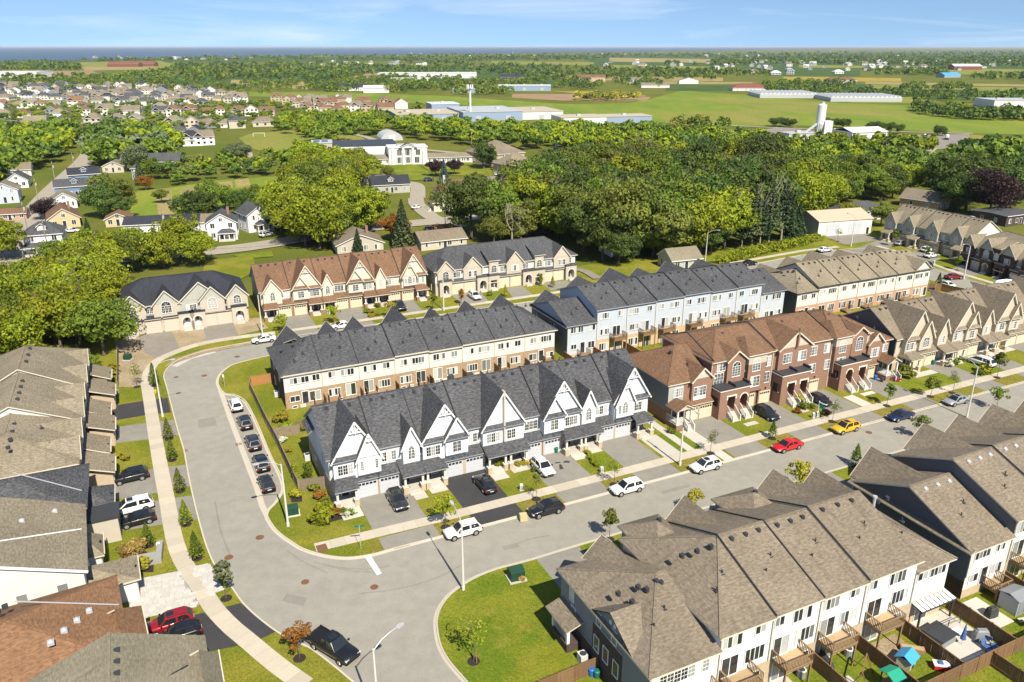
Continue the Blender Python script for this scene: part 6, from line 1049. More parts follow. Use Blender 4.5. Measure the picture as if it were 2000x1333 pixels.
wire(pl[1], pl[2], .8, 'overhead wire along the left road to the pole by the wrap porch house'); wire(pl[2], pl[3], 1.2, 'overhead wire crossing above the bright tree tops'); wire(pl[0], pl[1], .8, 'overhead wire between the two poles on the left road'); wire(pl[3], G(600, 470, 10), 1.0, 'overhead wire passing in front of the white cottage'); wire(pl[6], G(1150, 400, 11), 1.0, 'overhead wire from the mansion pole into the trees')
def text_obj(s_, size, mat, parent, loc, rot, name='lettering'):
    c = bpy.data.curves.new(name, 'FONT'); c.body = s_; c.size = size; c.align_x = 'CENTER'; c.align_y = 'CENTER'; c.extrude = .002; t = bpy.data.objects.new(name, c); COL.objects.link(t)
    dg = bpy.context.evaluated_depsgraph_get(); me = bpy.data.meshes.new_from_object(t.evaluated_get(dg)); bpy.data.objects.remove(t); o = obj(name, me, parent, loc); o.rotation_euler = rot; me.materials.clear(); me.materials.append(M[mat]); return o
S_ = thing('street_sign', 'green street name blade on a slim post at the corner verge', 'street sign', G(705, 1072, .1), R(10)); MB().cyl((0, 0, 0), (0, 0, 3.2), .035, .035, 6).build('post', M['metal'], S_); MB().box(-.55, .55, -.015, .015, 2.95, 3.17).build('name_plate', M['teal'], S_)
S_ = thing('parking_sign', 'small white parking sign on a post in the grass of the bend', 'sign', G(439, 756, .1), R(-30)); MB().cyl((0, 0, 0), (0, 0, 2.3), .035, .035, 6).build('post', M['metal'], S_); MB().box(-.24, .24, -.05, -.03, 1.75, 2.35).build('sign_plate', M['whitep'], S_)
S_ = thing('sale_sign', 'white hanging sign post in the shrubs before the brick row', 'sign', G(1597, 808, .1), R(-60)); MB().box(-.05, .05, -.05, .05, 0, 2.2).box(-.05, 1.1, -.05, .05, 1.95, 2.05).build('post', M['whitep'], S_); MB().box(.2, 1.0, -.02, .02, 1.1, 1.85).build('sign_plate', M['greenp'], S_)
def util_box(px, py, deg, label, w=1.3, d=1.2, h=1.35, mat='green_box'):
    B_ = thing('utility_box', label, 'utility box', G(px, py, .1), R(deg), 'ground utility boxes'); MB().box(-w*.62, w*.62, -d*.62, d*.62, 0, .16).build('plinth', M['slabwhite'], B_)
    m = MB(); m.prism([(-w/2, -d/2), (w/2, -d/2), (w/2, d/2), (-w/2, d/2)], .16, h*.8); i = len(m.v); m.v += [(-w/2, -d/2, h*.8), (w/2, -d/2, h*.8), (w/2, d/2, h*.8), (-w/2, d/2, h*.8), (-w/2, d*.2, h), (w/2, d*.2, h)]
    for f in ((0, 1, 5, 4), (2, 3, 4, 5), (1, 2, 5), (3, 0, 4)): m.f.append([i+j for j in f]); m.m.append(0)
    m.build('cabinet', M[mat], B_); MB().box(-.02, .02, -d/2-.02, -d/2, .25, h*.75).build('door_seam', M['black'], B_)
util_box(573, 1004, 20, 'green utility box on a slab beside the corner street lamp'); util_box(1008, 1130, 20, 'green utility box with dry grass round it on the corner lawn', 1.6, 1.4, 1.5); util_box(250, 703, 0, 'dark green utility box on the bare soil yard', 1.2, 1.1, 1.2)
for x, y, lb in [(1018, 958, 'pale pedestal box in the lawn behind the black suv'), (1175, 924, 'grey pedestal box at the edge of the dark lawn'), (1588, 817, 'pale pedestal box on the verge of the brick row, left of two'), (1596, 815, 'grey pedestal box on the verge of the brick row, right of two'), (311, 1074, 'pale flat pedestal box on the left front lawn'), (1824, 516, 'small pedestal box on the east street lawn')]: util_box(x, y, 20, lb, .42, .32, 1.0, 'ind_grey')
def bin_(px, py, label, mat, s=1.0):
    B_ = thing('waste_bin', label, 'bin', G(px, py, .12), 0, 'bins and tubs'); MB().cyl((0, 0, 0), (0, 0, .75*s), .24*s, .32*s, 10).build('tub', M[mat], B_); MB().cyl((0, 0, .75*s), (0, 0, .84*s), .35*s, .25*s, 10).build('lid', M['charcoal' if mat == 'whitep' else mat], B_)
for x, y, lb, mt in [(918, 918, 'blue recycling tub at the garage of the pale blue row', 'blue'), (929, 917, 'green bin next to the blue tub', 'teal'), (936, 915, 'grey bin beside the green bin', 'grey'), (941, 914, 'white bin nearest the porch pillar', 'whitep'), (1086, 884, 'green bin beside the oil stained driveway', 'teal'), (1709, 742, 'blue bin at the last garage of the brick row', 'blue'), (1722, 746, 'dark bin next to the porch of the brick row', 'charcoal'), (1822, 712, 'teal tub by the beige garage', 'teal'), (1155, 1319, 'blue bin behind the wooden gate', 'blue'), (1165, 1323, 'green bin behind the wooden gate', 'teal')]: bin_(x, y, lb, mt)
S_ = thing('lawn_mower', 'small red mower beside the white crossover', 'mower', G(1031, 905, .12), R(-60)); MB().box(-.4, .4, -.25, .25, .15, .42).build('deck', M['red'], S_); MB().box(-.2, .15, -.15, .15, .42, .6).build('motor', M['black'], S_); MB().bar((-.4, -.2, .4), (-1.0, -.2, .95), .04, .04).bar((-.4, .2, .4), (-1.0, .2, .95), .04, .04).bar((-1.0, -.22, .95), (-1.0, .22, .95), .04, .04).build('handle', M['black'], S_)
for x in (-.3, .3):
    for y in (-.27, .27): MB().cyl((x, y-.03, .12), (x, y+.03, .12), .12, .12, 10).build('wheel', M['rubber'], S_)
o = MB().box(-.45, .45, -.4, .4, 0, .85).box(-.47, .47, -.03, .03, .85, .87).build('cardboard_box', M['sandp']); o.location = G(1022, 1016, .1); o.rotation_euler = (0, 0, R(12)); tag(o, 'brown cardboard carton on the verge beside the black suv', 'box')
o = MB().poly([(0, 0, 0), (.9, .2, 0), (1.0, .5, 0), (.3, .45, 0)]).poly([(1.3, .3, 0), (2.2, .2, 0), (2.3, .7, 0), (1.8, .9, 0), (1.4, .7, 0)]).poly([(.7, -1.6, 0), (1.3, -1.5, 0), (1.0, -.2, 0), (.7, -.2, 0)]).build('oil_stain', M['charcoal']); o.location = G(1082, 906, .108); tag(o, kind='structure')
S_ = thing('wall_feature', 'grey stone step wall and landing beside the pale paver driveway', 'garden wall', G(238, 1112, .1), R(V_D-96)); MB().box(0, 4.2, -.3, .3, 0, .7).build('coping_stone', M['paver_grey'], S_)
for i in range(3): MB().box(.3, 3.6, .3+i*.55, .85+i*.55, 0, .6-.18*i).build('step', M['paver_grey'], S_)
MB().box(3.6, 4.2, .3, 3.2, 0, .85).build('end_wall', M['paver_grey'], S_)
# ================================================================ fences and yards
def fence(name, label, pts, h=1.75, mat='fence', group='wooden fences', step=2.4, board=True):
    root = thing('wooden_fence', label, 'fence', (*pts[0], .05), 0, group); o = Vector(pts[0])
    for a, b in zip(pts, pts[1:]):
        a, b = Vector(a), Vector(b); L_ = (b-a).length; n = max(1, round(L_/step)); d = (b-a).normalized(); ang = math.atan2(d.y, d.x)
        for i in range(n):
            w_ = L_/n; key = (round(w_, 1), h, mat)
            if key not in PM:
                m = MB(); k_ = max(4, int(w_/.15))
                for j in range(k_): x = w_*j/k_; t = h+random.uniform(-.02, .02); y = random.uniform(-.012, .012); m.box(x+.006, x+w_/k_-.006, y-.012, y+.012, .05, t)
                m.box(0, w_, -.05, -.014, .3, .39).box(0, w_, -.05, -.014, h-.4, h-.31).box(0, w_, -.06, .06, h, h+.04); PM[key] = (m.mesh('fence_panel', M[mat]), MB().box(-.055, .055, -.055, .055, 0, h+.12).mesh('post', M[mat]))
            p = a+d*(w_*i)-o; obj('fence_panel', PM[key][0], root, (p.x, p.y, 0), ang); obj('post', PM[key][1], root, (p.x, p.y, 0), ang)
        p = b-o; obj('post', PM[key][1], root, (p.x, p.y, 0), ang)
    return root
fence('f', 'long weathered fence between the grass strip and the side gardens', S2([(11.8, 129), (12.2, 114.6), (12.6, 107), (12.8, 95.8), (12.9, 93)]), 1.8, 'fence_old'); fence('f', 'new orange cedar fence panel at the top of the grass strip', S2([(11.8, 129.2), (12.3, 131.2), (15.9, 131.2)]), 1.8, 'fence_new'); fence('f', 'short fence between the two side gardens', S2([(12.7, 110), (16.3, 109.6)]), 1.6, 'fence_old'); fence('f', 'grey gate fence beside the shrubs at the row end', S2([(13, 93), (16.2, 92.4)]), 1.8, 'fence_old')
fence('f', 'wooden fence with a gate next to the brick side wall in front', S2([(25.6, 48.6), (27.6, 48.7), (29.4, 48.8), (31.9, 48.9)]), 1.75, 'fence'); fence('f', 'rear boundary fence of the yards at the bottom right', S2([(50, 33.7), (57, 33.7), (64, 33.7), (72, 33.7), (92, 33.7)]), 1.8, 'fence')
for s, lb, t0 in [(56.3, 'yard fence left of the blue playhouse', 41), (62.1, 'yard fence between playhouse and pergola yards', 41), (69.5, 'yard fence right of the pergola yard', 41), (78.6, 'yard fence beside the grey shed', 41), (50.6, 'yard fence by the wooden swing frame', 41)]: fence('f', lb, S2([(s, t0), (s, 33.8)]), 1.75, 'fence')
fence('f', 'fence of the next yard beyond the boundary, left', S2([(57, 33.6), (57.2, 26)]), 1.7, 'fence'); fence('f', 'fence of the next yard beyond the boundary, right', S2([(66, 33.6), (66.2, 26)]), 1.7, 'fence')
for s in (65.2, 71.5, 78.2): fence('f', 'cedar fence below the balconies of the tall blue row', S2([(s+1.6, 118.4), (s+1.6, 111.5)]), 1.8, 'fence_new', 'cedar fences behind the blue row')
fence('f', 'long back fence hidden between the two middle rows', S2([(16, 110.3), (64, 110.3)]), 1.7, 'fence'); fence('f', 'back fence behind the brick row', S2([(68, 110), (118, 110)]), 1.7, 'fence'); fence('f', 'dark fence beside the trampoline at the end of the taupe row', S2([(163.8, 122), (170, 119), (172, 109)]), 1.8, 'fence'); fence('f', 'fence along the bare yard beside the woods', [tuple(G(x, y, .1)[:2]) for x, y in [(231, 756), (231, 690)]], 1.5, 'fence_old')
stq('yard_grass', 45, 92, 33.8, 41, 'lawn_rich', .1035); stq('yard_sand', 57.2, 61.4, 37.6, 40.6, 'soil', .106); stq('yard_patio', 62.4, 69.2, 34.4, 41, 'slabwhite', .107); stq('yard_patio', 51.2, 52.9, 33.9, 38.5, 'slabwhite', .107); stq('yard_patio', 71.5, 74, 36.6, 40.8, 'slabwhite', .107); stq('yard_patio', 45.2, 47.6, 39.6, 41, 'slabwhite', .108)
W_ = lambda s, t, z=.11: ST(s, t, z)
S_ = thing('playhouse', 'plastic playhouse with bright blue roof on the sandy yard', 'playhouse', W_(58.9, 37.2), TH+.3); MB().box(-.7, .7, -.65, -.6, 0, 1.0).box(-.7, .7, .6, .65, 0, 1.0).box(-.7, -.65, -.6, .6, 0, 1.0).box(.65, .7, -.6, .6, 0, 1.0).build('wall', M['ind_grey'], S_); MB().box(-.3, .3, -.67, -.64, 0, .9).build('doorway', M['black'], S_)
MB().slab([(-.9, -.85, .95), (.9, -.85, .95), (.9, 0, 1.5), (-.9, 0, 1.5)], .06).slab([(.9, .85, .95), (-.9, .85, .95), (-.9, 0, 1.5), (.9, 0, 1.5)], .06).build('roof', [M['skyblue'], M['skyblue']], S_)
S_ = thing('play_tower', 'little play tower with green canopy at the bottom edge', 'play tower', W_(54.8, 35.6), TH)
for x in (-.6, .6):
    for y in (-.6, .6): MB().box(x-.05, x+.05, y-.05, y+.05, 0, 2.0).build('post', M['charcoal'], S_)
MB().slab([(-.8, -.9, 1.9), (.8, -.9, 1.9), (.8, 0, 2.3), (-.8, 0, 2.3)], .04).slab([(.8, .9, 1.9), (-.8, .9, 1.9), (-.8, 0, 2.3), (.8, 0, 2.3)], .04).build('canopy', [M['greenp'], M['greenp']], S_); MB().box(-.6, .6, -.6, .6, .8, .9).build('platform', M['deck'], S_); MB().slab([(.6, -.3, .9), (2.0, -.3, .05), (2.0, .3, .05), (.6, .3, .9)], .05).build('slide', [M['blue'], M['blue']], S_)
S_ = thing('swing_frame', 'wooden swing frame standing in the grass yard', 'swing', W_(53.6, 37.6), TH+.6); MB().bar((-1.4, 0, 1.9), (1.4, 0, 1.9), .1, .1).build('top_beam', M['fence'], S_)
for x in (-1.4, 1.4):
    for y in (-.8, .8): MB().bar((x, 0, 1.9), (x, y, 0), .09, .09).build('leg', M['fence'], S_)
S_ = thing('pergola', 'dark framed pergola with white ribbed canopy over the patio', 'pergola', W_(66.3, 41.2), TH)
for x in (-2.4, 2.4): MB().box(x-.08, x+.08, -1.3, -1.14, 0, 2.35).build('post', M['charcoal'], S_)
for i in range(8):
    x0 = -2.55+5.1*i/8; MB().slab([(x0+.04, -1.45, 2.36), (x0+5.1/8-.04, -1.45, 2.36), (x0+5.1/8-.04, 1.1, 2.75), (x0+.04, 1.1, 2.75)], .03).build('canopy_panel', [M['whitep'], M['whitep']], S_)
for i in range(9): x0 = -2.55+5.1*i/8; MB().bar((x0, -1.5, 2.36), (x0, 1.15, 2.76), .07, .1).build('rafter', M['charcoal'], S_)
MB().bar((-2.6, -1.48, 2.33), (2.6, -1.48, 2.33), .08, .14).bar((-2.6, 1.12, 2.72), (2.6, 1.12, 2.72), .08, .14).build('beam', M['charcoal'], S_)
for x in (-2.4, -.6, .6, 2.4): MB().box(x-.03, x+.03, -2.4, -2.34, 0, 1.0).build('railing_post', M['charcoal'], S_)
MB().bar((-.6, -2.37, 1.0), (2.4, -2.37, 1.0), .05, .05).bar((-.6, -2.37, .5), (2.4, -2.37, .5), .03, .03).build('railing', M['charcoal'], S_)
S_ = thing('hot_tub', 'square hot tub under a dark cover on the patio', 'hot tub', W_(64.7, 38.2), TH+.1); MB().box(-1.25, 1.25, -1.1, 1.1, 0, .8).build('tub', M['grey'], S_); MB().box(-1.3, 1.3, -1.15, 1.15, .8, .92).build('cover', M['charcoal'], S_)
S_ = thing('planter_box', 'long wooden planter box by the sandy yard fence', 'planter', W_(61.0, 38.2), TH-.7); MB().box(-1.1, 1.1, -.35, .35, 0, .4).build('box', M['deck'], S_); MB().box(-1.0, 1.0, -.25, .25, .4, .43).build('lid', M['deck_floor'], S_)
S_ = thing('toy_table', 'red and white toy table on the grass near the fence', 'table', W_(61.4, 35.4), TH-.6); MB().box(-.7, .7, -.4, .4, .1, .55).build('base', M['red'], S_); MB().box(-.72, .72, -.42, .42, .55, .62).build('top', M['whitep'], S_); MB().box(-.3, .1, -.2, .2, .62, .8).build('tray', M['denim'], S_)
def umbrella(p, label, cols, closed=False, r=1.25, h=2.5, deg=0):
    S_ = thing('patio_umbrella', label, 'umbrella', p, R(deg)); MB().cyl((0, 0, 0), (0, 0, h), .03, .03, 6).build('pole', M['metal'], S_)
    if closed: MB().cyl((0, 0, .7), (0, 0, h), .28, .03, 8).build('canopy', M[cols[0]], S_); return
    for i in range(4):
        a, b = R(45+90*i), R(135+90*i); MB().slab([(r*1.3*math.cos(a), r*1.3*math.sin(a), h-.5), (r*1.3*math.cos(b), r*1.3*math.sin(b), h-.5), (0, 0, h)], .02).build('canopy', [M[cols[i % len(cols)]], M['whitep']], S_)
    return S_
umbrella(W_(66.1, 36.7), 'closed blue umbrella standing on the patio', ['denim'], True); S_ = umbrella(W_(59.4, 42.6, 2.95), 'open white and slate umbrella on a balcony of the tan roofed row', ['whitep', 'ind_blue', 'whitep', 'ind_blue'], False, 1.3, 2.4, 25.3)
S_ = thing('patio_table', 'pale table on the paved yard beside the closed umbrella', 'table', W_(66.4, 37.6), TH); MB().box(-.8, .8, -.5, .5, .68, .74).build('table_top', M['whitep'], S_)
for x in (-.7, .7):
    for y in (-.4, .4): MB().box(x-.03, x+.03, y-.03, y+.03, 0, .68).build('leg', M['metal'], S_)
def covered(p, label, w=1.4, d=.7, h=1.1, deg=0, mat='charcoal', group='covered barbecues'):
    S_ = thing('covered_barbecue', label, 'barbecue', p, R(deg), group); m = MB(); rg = []
    for z, k_ in ((0, 1.05), (h*.6, .97), (h*.9, .8), (h, .5)):
        i = len(m.v); m.v += [(w/2*k_*math.cos(a)*(1.25 if j % 2 else 1), d/2*k_*math.sin(a)*(1.25 if j % 2 else 1), z) for j, a in enumerate([2*math.pi*q/8 for q in range(8)])]; rg.append(i)
    for a, b in zip(rg, rg[1:]):
        for j in range(8): m.f.append([a+j, a+(j+1) % 8, b+(j+1) % 8, b+j]); m.m.append(0)
    m.f.append([rg[-1]+j for j in range(8)]); m.m.append(0); m.build('cover', M[mat], S_); MB().box(-w*.3, w*.3, -d*.2, d*.2, h-.02, h+.05).build('lid_ridge', M[mat], S_)
covered(W_(68.4, 36.4), 'grey covered barbecue on the paved patio', 1.6, .8, 1.2, 0, 'grey'); covered(W_(51.6, 40.2), 'black covered barbecue under the balcony next to the slab path', 2.2, 1.0, 1.2, 100); covered(W_(72.6, 38.2), 'black covered barbecue by the wooden stairs', 1.3, .8, 1.1, 20); covered(G(880, 742, .12), 'black covered barbecue behind the brown brick row, left of two', 1.3, .8, 1.1, 20); covered(G(918, 739, .12), 'black covered barbecue behind the brown brick row, right of two', 1.3, .8, 1.1, 20)
S_ = thing('garden_shed', 'grey resin shed beside the yard fence', 'shed', W_(75.8, 38.0), TH); MB().box(-1.1, 1.1, -1.0, 1.0, 0, 1.9).build('wall', M['ind_grey'], S_); MB().slab([(-1.25, -1.15, 1.9), (1.25, -1.15, 1.9), (1.25, 0, 2.25), (-1.25, 0, 2.25)], .06).slab([(1.25, 1.15, 1.9), (-1.25, 1.15, 1.9), (-1.25, 0, 2.25), (1.25, 0, 2.25)], .06).build('roof', [M['grey'], M['grey']], S_)
for sg in (-.5, .5): MB().box(sg-.46, sg+.46, -1.04, -1.0, .08, 1.8).build('door', M['grey'], S_)
S_ = thing('picnic_table', 'pale picnic table on the lawn beside the grey shed', 'picnic table', W_(74.8, 35.4), TH-.2)
for y in (-.3, -.1, .1, .3): MB().box(-.95, .95, y-.09, y+.09, .72, .76).build('board', M['slabwhite'], S_)
for y in (-.75, .75): MB().box(-.95, .95, y-.14, y+.14, .42, .46).build('seat', M['slabwhite'], S_)
for x in (-.7, .7):
    for sg in (-1, 1): MB().bar((x, sg*.2, .72), (x, sg*.75, 0), .05, .08).build('leg', M['metal'], S_)
def chair(p, label, deg, mat, group):
    S_ = thing('garden_chair', label, 'chair', p, R(deg), group); MB().box(-.3, .3, -.3, .3, .38, .43).build('seat', M[mat], S_); MB().slab([(-.3, .3, .43), (.3, .3, .43), (.3, .55, .95), (-.3, .55, .95)], .04).build('backrest', [M[mat], M[mat]], S_)
    for x in (-.27, .27):
        for y in (-.27, .27): MB().box(x-.02, x+.02, y-.02, y+.02, 0, .38).build('leg', M['charcoal'], S_)
for i, (s, t, d) in enumerate([(67.6, 35.2, 20), (68.4, 35.0, 80), (68.9, 35.9, 140), (67.3, 34.6, 200)]): chair(W_(s, t), 'blue folding chair in the cluster by the pink flowers on the patio', d, 'denim', 'blue chairs on the patio')
chair(W_(52.6, 43.3, 2.98), 'tan wicker chair on a balcony of the tan roofed row', 100, 'deck', None)
def ac(p, label, deg=0, rnd=True):
    S_ = thing('air_conditioner', label, 'air conditioner', p, R(deg), 'air conditioners')
    if rnd:
        MB().cyl((0, 0, 0), (0, 0, .8), .42, .42, 14).build('casing', M['grey'], S_); MB().cyl((0, 0, .8), (0, 0, .84), .43, .40, 14).build('rim', M['ind_white'], S_); MB().cyl((0, 0, .84), (0, 0, .86), .3, .1, 10).build('fan_guard', M['charcoal'], S_)
    else:
        MB().box(-.42, .42, -.42, .42, 0, .9).build('casing', M['ind_white'], S_); MB().cyl((0, 0, .9), (0, 0, .93), .34, .3, 14).build('fan_guard', M['charcoal'], S_)
        for k_ in range(6): MB().box(-.43, .43, -.435, -.42, .1+k_*.13, .16+k_*.13).build('louvre', M['ind_grey'], S_)
ac(W_(54.9, 40.4), 'round air conditioner beside the balcony posts of the sandy yard'); ac(W_(48.8, 40.3), 'round air conditioner in the grass under the tan roofed row'); ac(G(1138, 1291, .1), 'white square air conditioner against the brick side wall', 25, False); ac(G(601, 898, .1), 'white square air conditioner by the pale blue side wall', 25, False); ac(G(1035, 713, .1), 'round air conditioner behind the brown brick row'); ac(G(541, 774, .1), 'dark air conditioner by the side of the brown brick row', 25, False); ac(W_(76.6, 40.2), 'round air conditioner beside the wooden stairs of the right row')
for i, (s, t) in enumerate([(70, 114), (68.9, 115)]): pass
S_ = thing('trampoline', 'round trampoline in the yard at the end of the taupe row', 'trampoline', G(1812, 566, .1)); MB().cyl((0, 0, .7), (0, 0, .75), 1.8, 1.8, 18).build('mat', M['black'], S_)
for i in range(6): a = R(60*i); MB().cyl((1.8*math.cos(a), 1.8*math.sin(a), 0), (1.8*math.cos(a), 1.8*math.sin(a), 2.4), .04, .04, 6).build('leg', M['metal'], S_)
S_ = thing('patio_table', 'round white table on the patio behind the tall blue row', 'table', W_(68.6, 116.6), 0, None); MB().cyl((0, 0, .68), (0, 0, .74), .7, .7, 14).build('table_top', M['whitep'], S_); MB().cyl((0, 0, 0), (0, 0, .68), .08, .08, 8).build('leg', M['metal'], S_)
o = MB().prism([(-.6, -.4), (.5, -.5), (.7, .2), (.1, .6), (-.6, .3)], 0, .55).build('boulder', M['paver_grey']); o.location = G(224, 769, .1); tag(o, 'pale landscape boulder in the rockery beside the bare yard', 'rock')
o = MB().cyl((0, 0, 0), (0, 0, .5), .13, .13, 8).cyl((0, 0, .5), (0, 0, .62), .17, .08, 8).cyl((-.22, 0, .35), (.22, 0, .35), .06, .06, 6).build('fire_hydrant', M['yellow_p']); o.location = G(304, 768, .1); tag(o, 'yellow fire hydrant on the verge by the left pavement', 'hydrant')
# ================================================================ vegetation
def leaf_arrays(cen, nrm, size, rng):
    n = len(cen); r = rng.normal(size=(n, 3)); nn = nrm*.8+r*.5; nn /= np.linalg.norm(nn, axis=1)[:, None]+1e-9
    a = np.cross(nn, rng.normal(size=(n, 3))); a /= np.linalg.norm(a, axis=1)[:, None]+1e-9; b = np.cross(nn, a); s = (size*rng.uniform(.6, 1.3, n))[:, None]
    return np.stack([cen-a*s, cen-b*s*.62, cen+a*s, cen+b*s*.62], 1)
def leaf_mesh(name, quads, tone, mats, midx=None):
    n = len(quads); me = bpy.data.meshes.new(name); me.vertices.add(n*4); me.vertices.foreach_set('co', quads.reshape(-1)); me.loops.add(n*4); me.polygons.add(n)
    me.loops.foreach_set('vertex_index', np.arange(n*4, dtype=np.int32)); me.polygons.foreach_set('loop_start', np.arange(0, n*4, 4, dtype=np.int32))
    for m in (mats if isinstance(mats, list) else [mats]): me.materials.append(m)
    if midx is not None: me.polygons.foreach_set('material_index', midx.astype(np.int32))
    at = me.attributes.new('tone', 'FLOAT', 'POINT'); at.data.foreach_set('value', np.repeat(tone, 4).astype(np.float32)); me.update(calc_edges=True); return me
def blob(rng, nclump, nleaf, rx, rz, zc, size, rc=.34, flat_=.0, lobes=5):
    """leaf quads of a crown: clumps spread over a few limb lobes, hollow inside, ragged outside"""
    lob = rng.normal(size=(lobes, 3)); lob /= np.linalg.norm(lob, axis=1)[:, None]; lob[:, 2] = np.abs(lob[:, 2])*.95-.42; lw = rng.uniform(.42, .62, lobes)
    cc = []
    while len(cc) < nclump:
        j = rng.integers(lobes); d = rng.normal(size=3); d /= np.linalg.norm(d); p = lob[j]*lw[j]+d*rng.uniform(.35, .58)
        if p[2] > -.85: cc.append(p)
    cc = np.array(cc); k = nleaf//nclump; Q = []; T = []
    for c in cc:
        d = rng.normal(size=(k, 3)); d /= np.linalg.norm(d, axis=1)[:, None]; r = rc*rng.uniform(.55, 1.0, k)[:, None]**.5*rng.uniform(.7, 1.25); p = c+d*r*np.array([1, 1, .6]); out = p/ (np.linalg.norm(p, axis=1)[:, None]+1e-6)
        nr = d*1.0+out*.15+np.array([0, 0, .12]); P_ = p*np.array([rx, rx, rz])+np.array([0, 0, zc]); Q.append(leaf_arrays(P_, nr, np.full(k, size), rng)); T.append(np.full(k, rng.uniform(.0, .75))+rng.uniform(-.1, .25, k))
    return np.concatenate(Q), np.concatenate(T)
def cone(rng, nleaf, r, h, z0, size, droop=.25, layers=14, gap=.25):
    t = rng.uniform(0, 1, nleaf)**.8; lay = np.floor(t*layers)/layers; t = lay+rng.uniform(0, 1-gap, nleaf)/layers; a = rng.uniform(0, 2*np.pi, nleaf); nb = 7
    a = np.floor(a/(2*np.pi)*nb)/nb*2*np.pi+lay*9.7+rng.normal(0, .16, nleaf); rr = r*(1-t)**.9*(.25+.75*rng.uniform(0, 1, nleaf)**.6)*(.82+.36*np.sin(lay*57+a*3)**2)
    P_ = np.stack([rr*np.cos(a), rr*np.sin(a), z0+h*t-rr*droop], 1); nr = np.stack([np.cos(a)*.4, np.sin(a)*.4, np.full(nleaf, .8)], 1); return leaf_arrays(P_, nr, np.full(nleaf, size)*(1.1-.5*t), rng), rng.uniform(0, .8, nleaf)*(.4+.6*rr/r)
def trunk_mesh(rng, h, r, limbs=6, spread=2.5, top=.8, mat='bark'):
    mb = MB(); pts = [(0, 0, 0)]; x = y = 0
    for i in range(1, 5): x += rng.normal()*.12*h/12; y += rng.normal()*.12*h/12; pts.append((x, y, h*top*i/4))
    for i in range(4): mb.cyl(pts[i], pts[i+1], r*(1-.2*i), r*(1-.2*(i+1)), 7)
    for j in range(limbs):
        t = rng.uniform(.4, 1); b = Vector(pts[0]).lerp(Vector(pts[4]), t); a = rng.uniform(0, 6.28); m = b+Vector((math.cos(a)*spread*.5, math.sin(a)*spread*.5, h*.10)); e = m+Vector((math.cos(a+.3)*spread*.5, math.sin(a+.3)*spread*.5, h*.13)); mb.cyl(b, m, r*.45, r*.3, 6).cyl(m, e, r*.3, r*.1, 5)
    return mb.mesh('trunk', M[mat])
rg_ = np.random.default_rng(11); BROAD = []; TR = []
for i in range(6):
    q, t = blob(rg_, 64+8*i, 8600, 5.4+.3*(i % 3), 5.0+.6*(i % 2), 6.2, .27, .27+.03*(i % 3), lobes=7+i % 4); BROAD.append((q, t)); TR.append(trunk_mesh(rg_, 11, .32, 7, 3.0))
CM = {}
def crown_mesh(kind, i, mat):
    k = (kind, i, mat)
    if k in CM: return CM[k]
    r = np.random.default_rng(100+i*7+len(kind))
    if kind == 'broad': q, t = BROAD[i]
    elif kind == 'small': q, t = blob(r, 20, 900, 1.25+.2*(i % 3), 1.55+.3*(i % 2), 3.3, .17, .34, lobes=5)
    elif kind == 'sparse': q, t = blob(r, 20, 300, 1.2, 1.7, 3.2, .12, .36, lobes=6)
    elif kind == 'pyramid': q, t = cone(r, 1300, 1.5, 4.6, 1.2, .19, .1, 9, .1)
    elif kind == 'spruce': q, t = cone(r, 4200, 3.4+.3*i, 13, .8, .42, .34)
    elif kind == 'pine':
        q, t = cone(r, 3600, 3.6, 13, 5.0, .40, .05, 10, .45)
    elif kind == 'column': q, t = blob(r, 26, 1300, .62, 2.2, 2.3, .14, .42, lobes=7)
    elif kind == 'shrub': q, t = blob(r, 16, 620, .8, .62, .55, .13, .40, lobes=6)
    elif kind == 'willow':
        q, t = blob(r, 60, 7600, 8.5, 6.6, 8.2, .48, .28, lobes=9)
    elif kind == 'tuft':
        n = 500; a = r.uniform(0, 6.28, n); rr = r.uniform(0, .45, n); z = r.uniform(.1, 1.0, n); P_ = np.stack([rr*np.cos(a)*(.5+z), rr*np.sin(a)*(.5+z), z], 1); nr = np.stack([np.cos(a), np.sin(a), np.full(n, .2)], 1); q = leaf_arrays(P_, nr, np.full(n, .12), r); t = r.uniform(0, .8, n)
    CM[k] = leaf_mesh('crown' if kind not in ('shrub', 'tuft') else 'foliage', q, t, M[mat]); return CM[k]
TM = {}
def plant(kind, mat, i, p, s, label, cat, group, name, sz=None, tmat='bark'):
    T_ = thing(name, label, cat, p, rg_.uniform(0, 6.28), group); T_.scale = (s, s, s*(sz or 1)); nv = {'broad': 6, 'small': 4, 'sparse': 2, 'pyramid': 2, 'spruce': 3, 'pine': 2, 'column': 2, 'shrub': 4, 'willow': 2, 'tuft': 1}[kind]; i %= nv
    obj('crown' if kind not in ('shrub', 'tuft') else 'foliage', crown_mesh(kind, i, mat), T_)
    if kind == 'broad': tm = TR[i]
    else:
        k = kind
        if k not in TM:
            r = np.random.default_rng(5); TM[k] = {'small': lambda: trunk_mesh(r, 3.4, .06, 4, .9), 'sparse': lambda: trunk_mesh(r, 4.6, .05, 9, 1.2), 'pyramid': lambda: trunk_mesh(r, 5.0, .08, 0, 1), 'spruce': lambda: trunk_mesh(r, 13, .28, 0, 1), 'pine': lambda: trunk_mesh(r, 18.5, .30, 10, 1.8, .9, 'bark_pale'), 'column': lambda: trunk_mesh(r, 2, .06, 0, .4), 'shrub': lambda: trunk_mesh(r, .6, .05, 4, .5), 'willow': lambda: trunk_mesh(r, 11, .5, 8, 4), 'tuft': lambda: trunk_mesh(r, .4, .03, 0, .2)}[k]()
        tm = TM[k]
    obj('trunk' if kind not in ('shrub', 'tuft') else 'stem', tm, T_); return T_
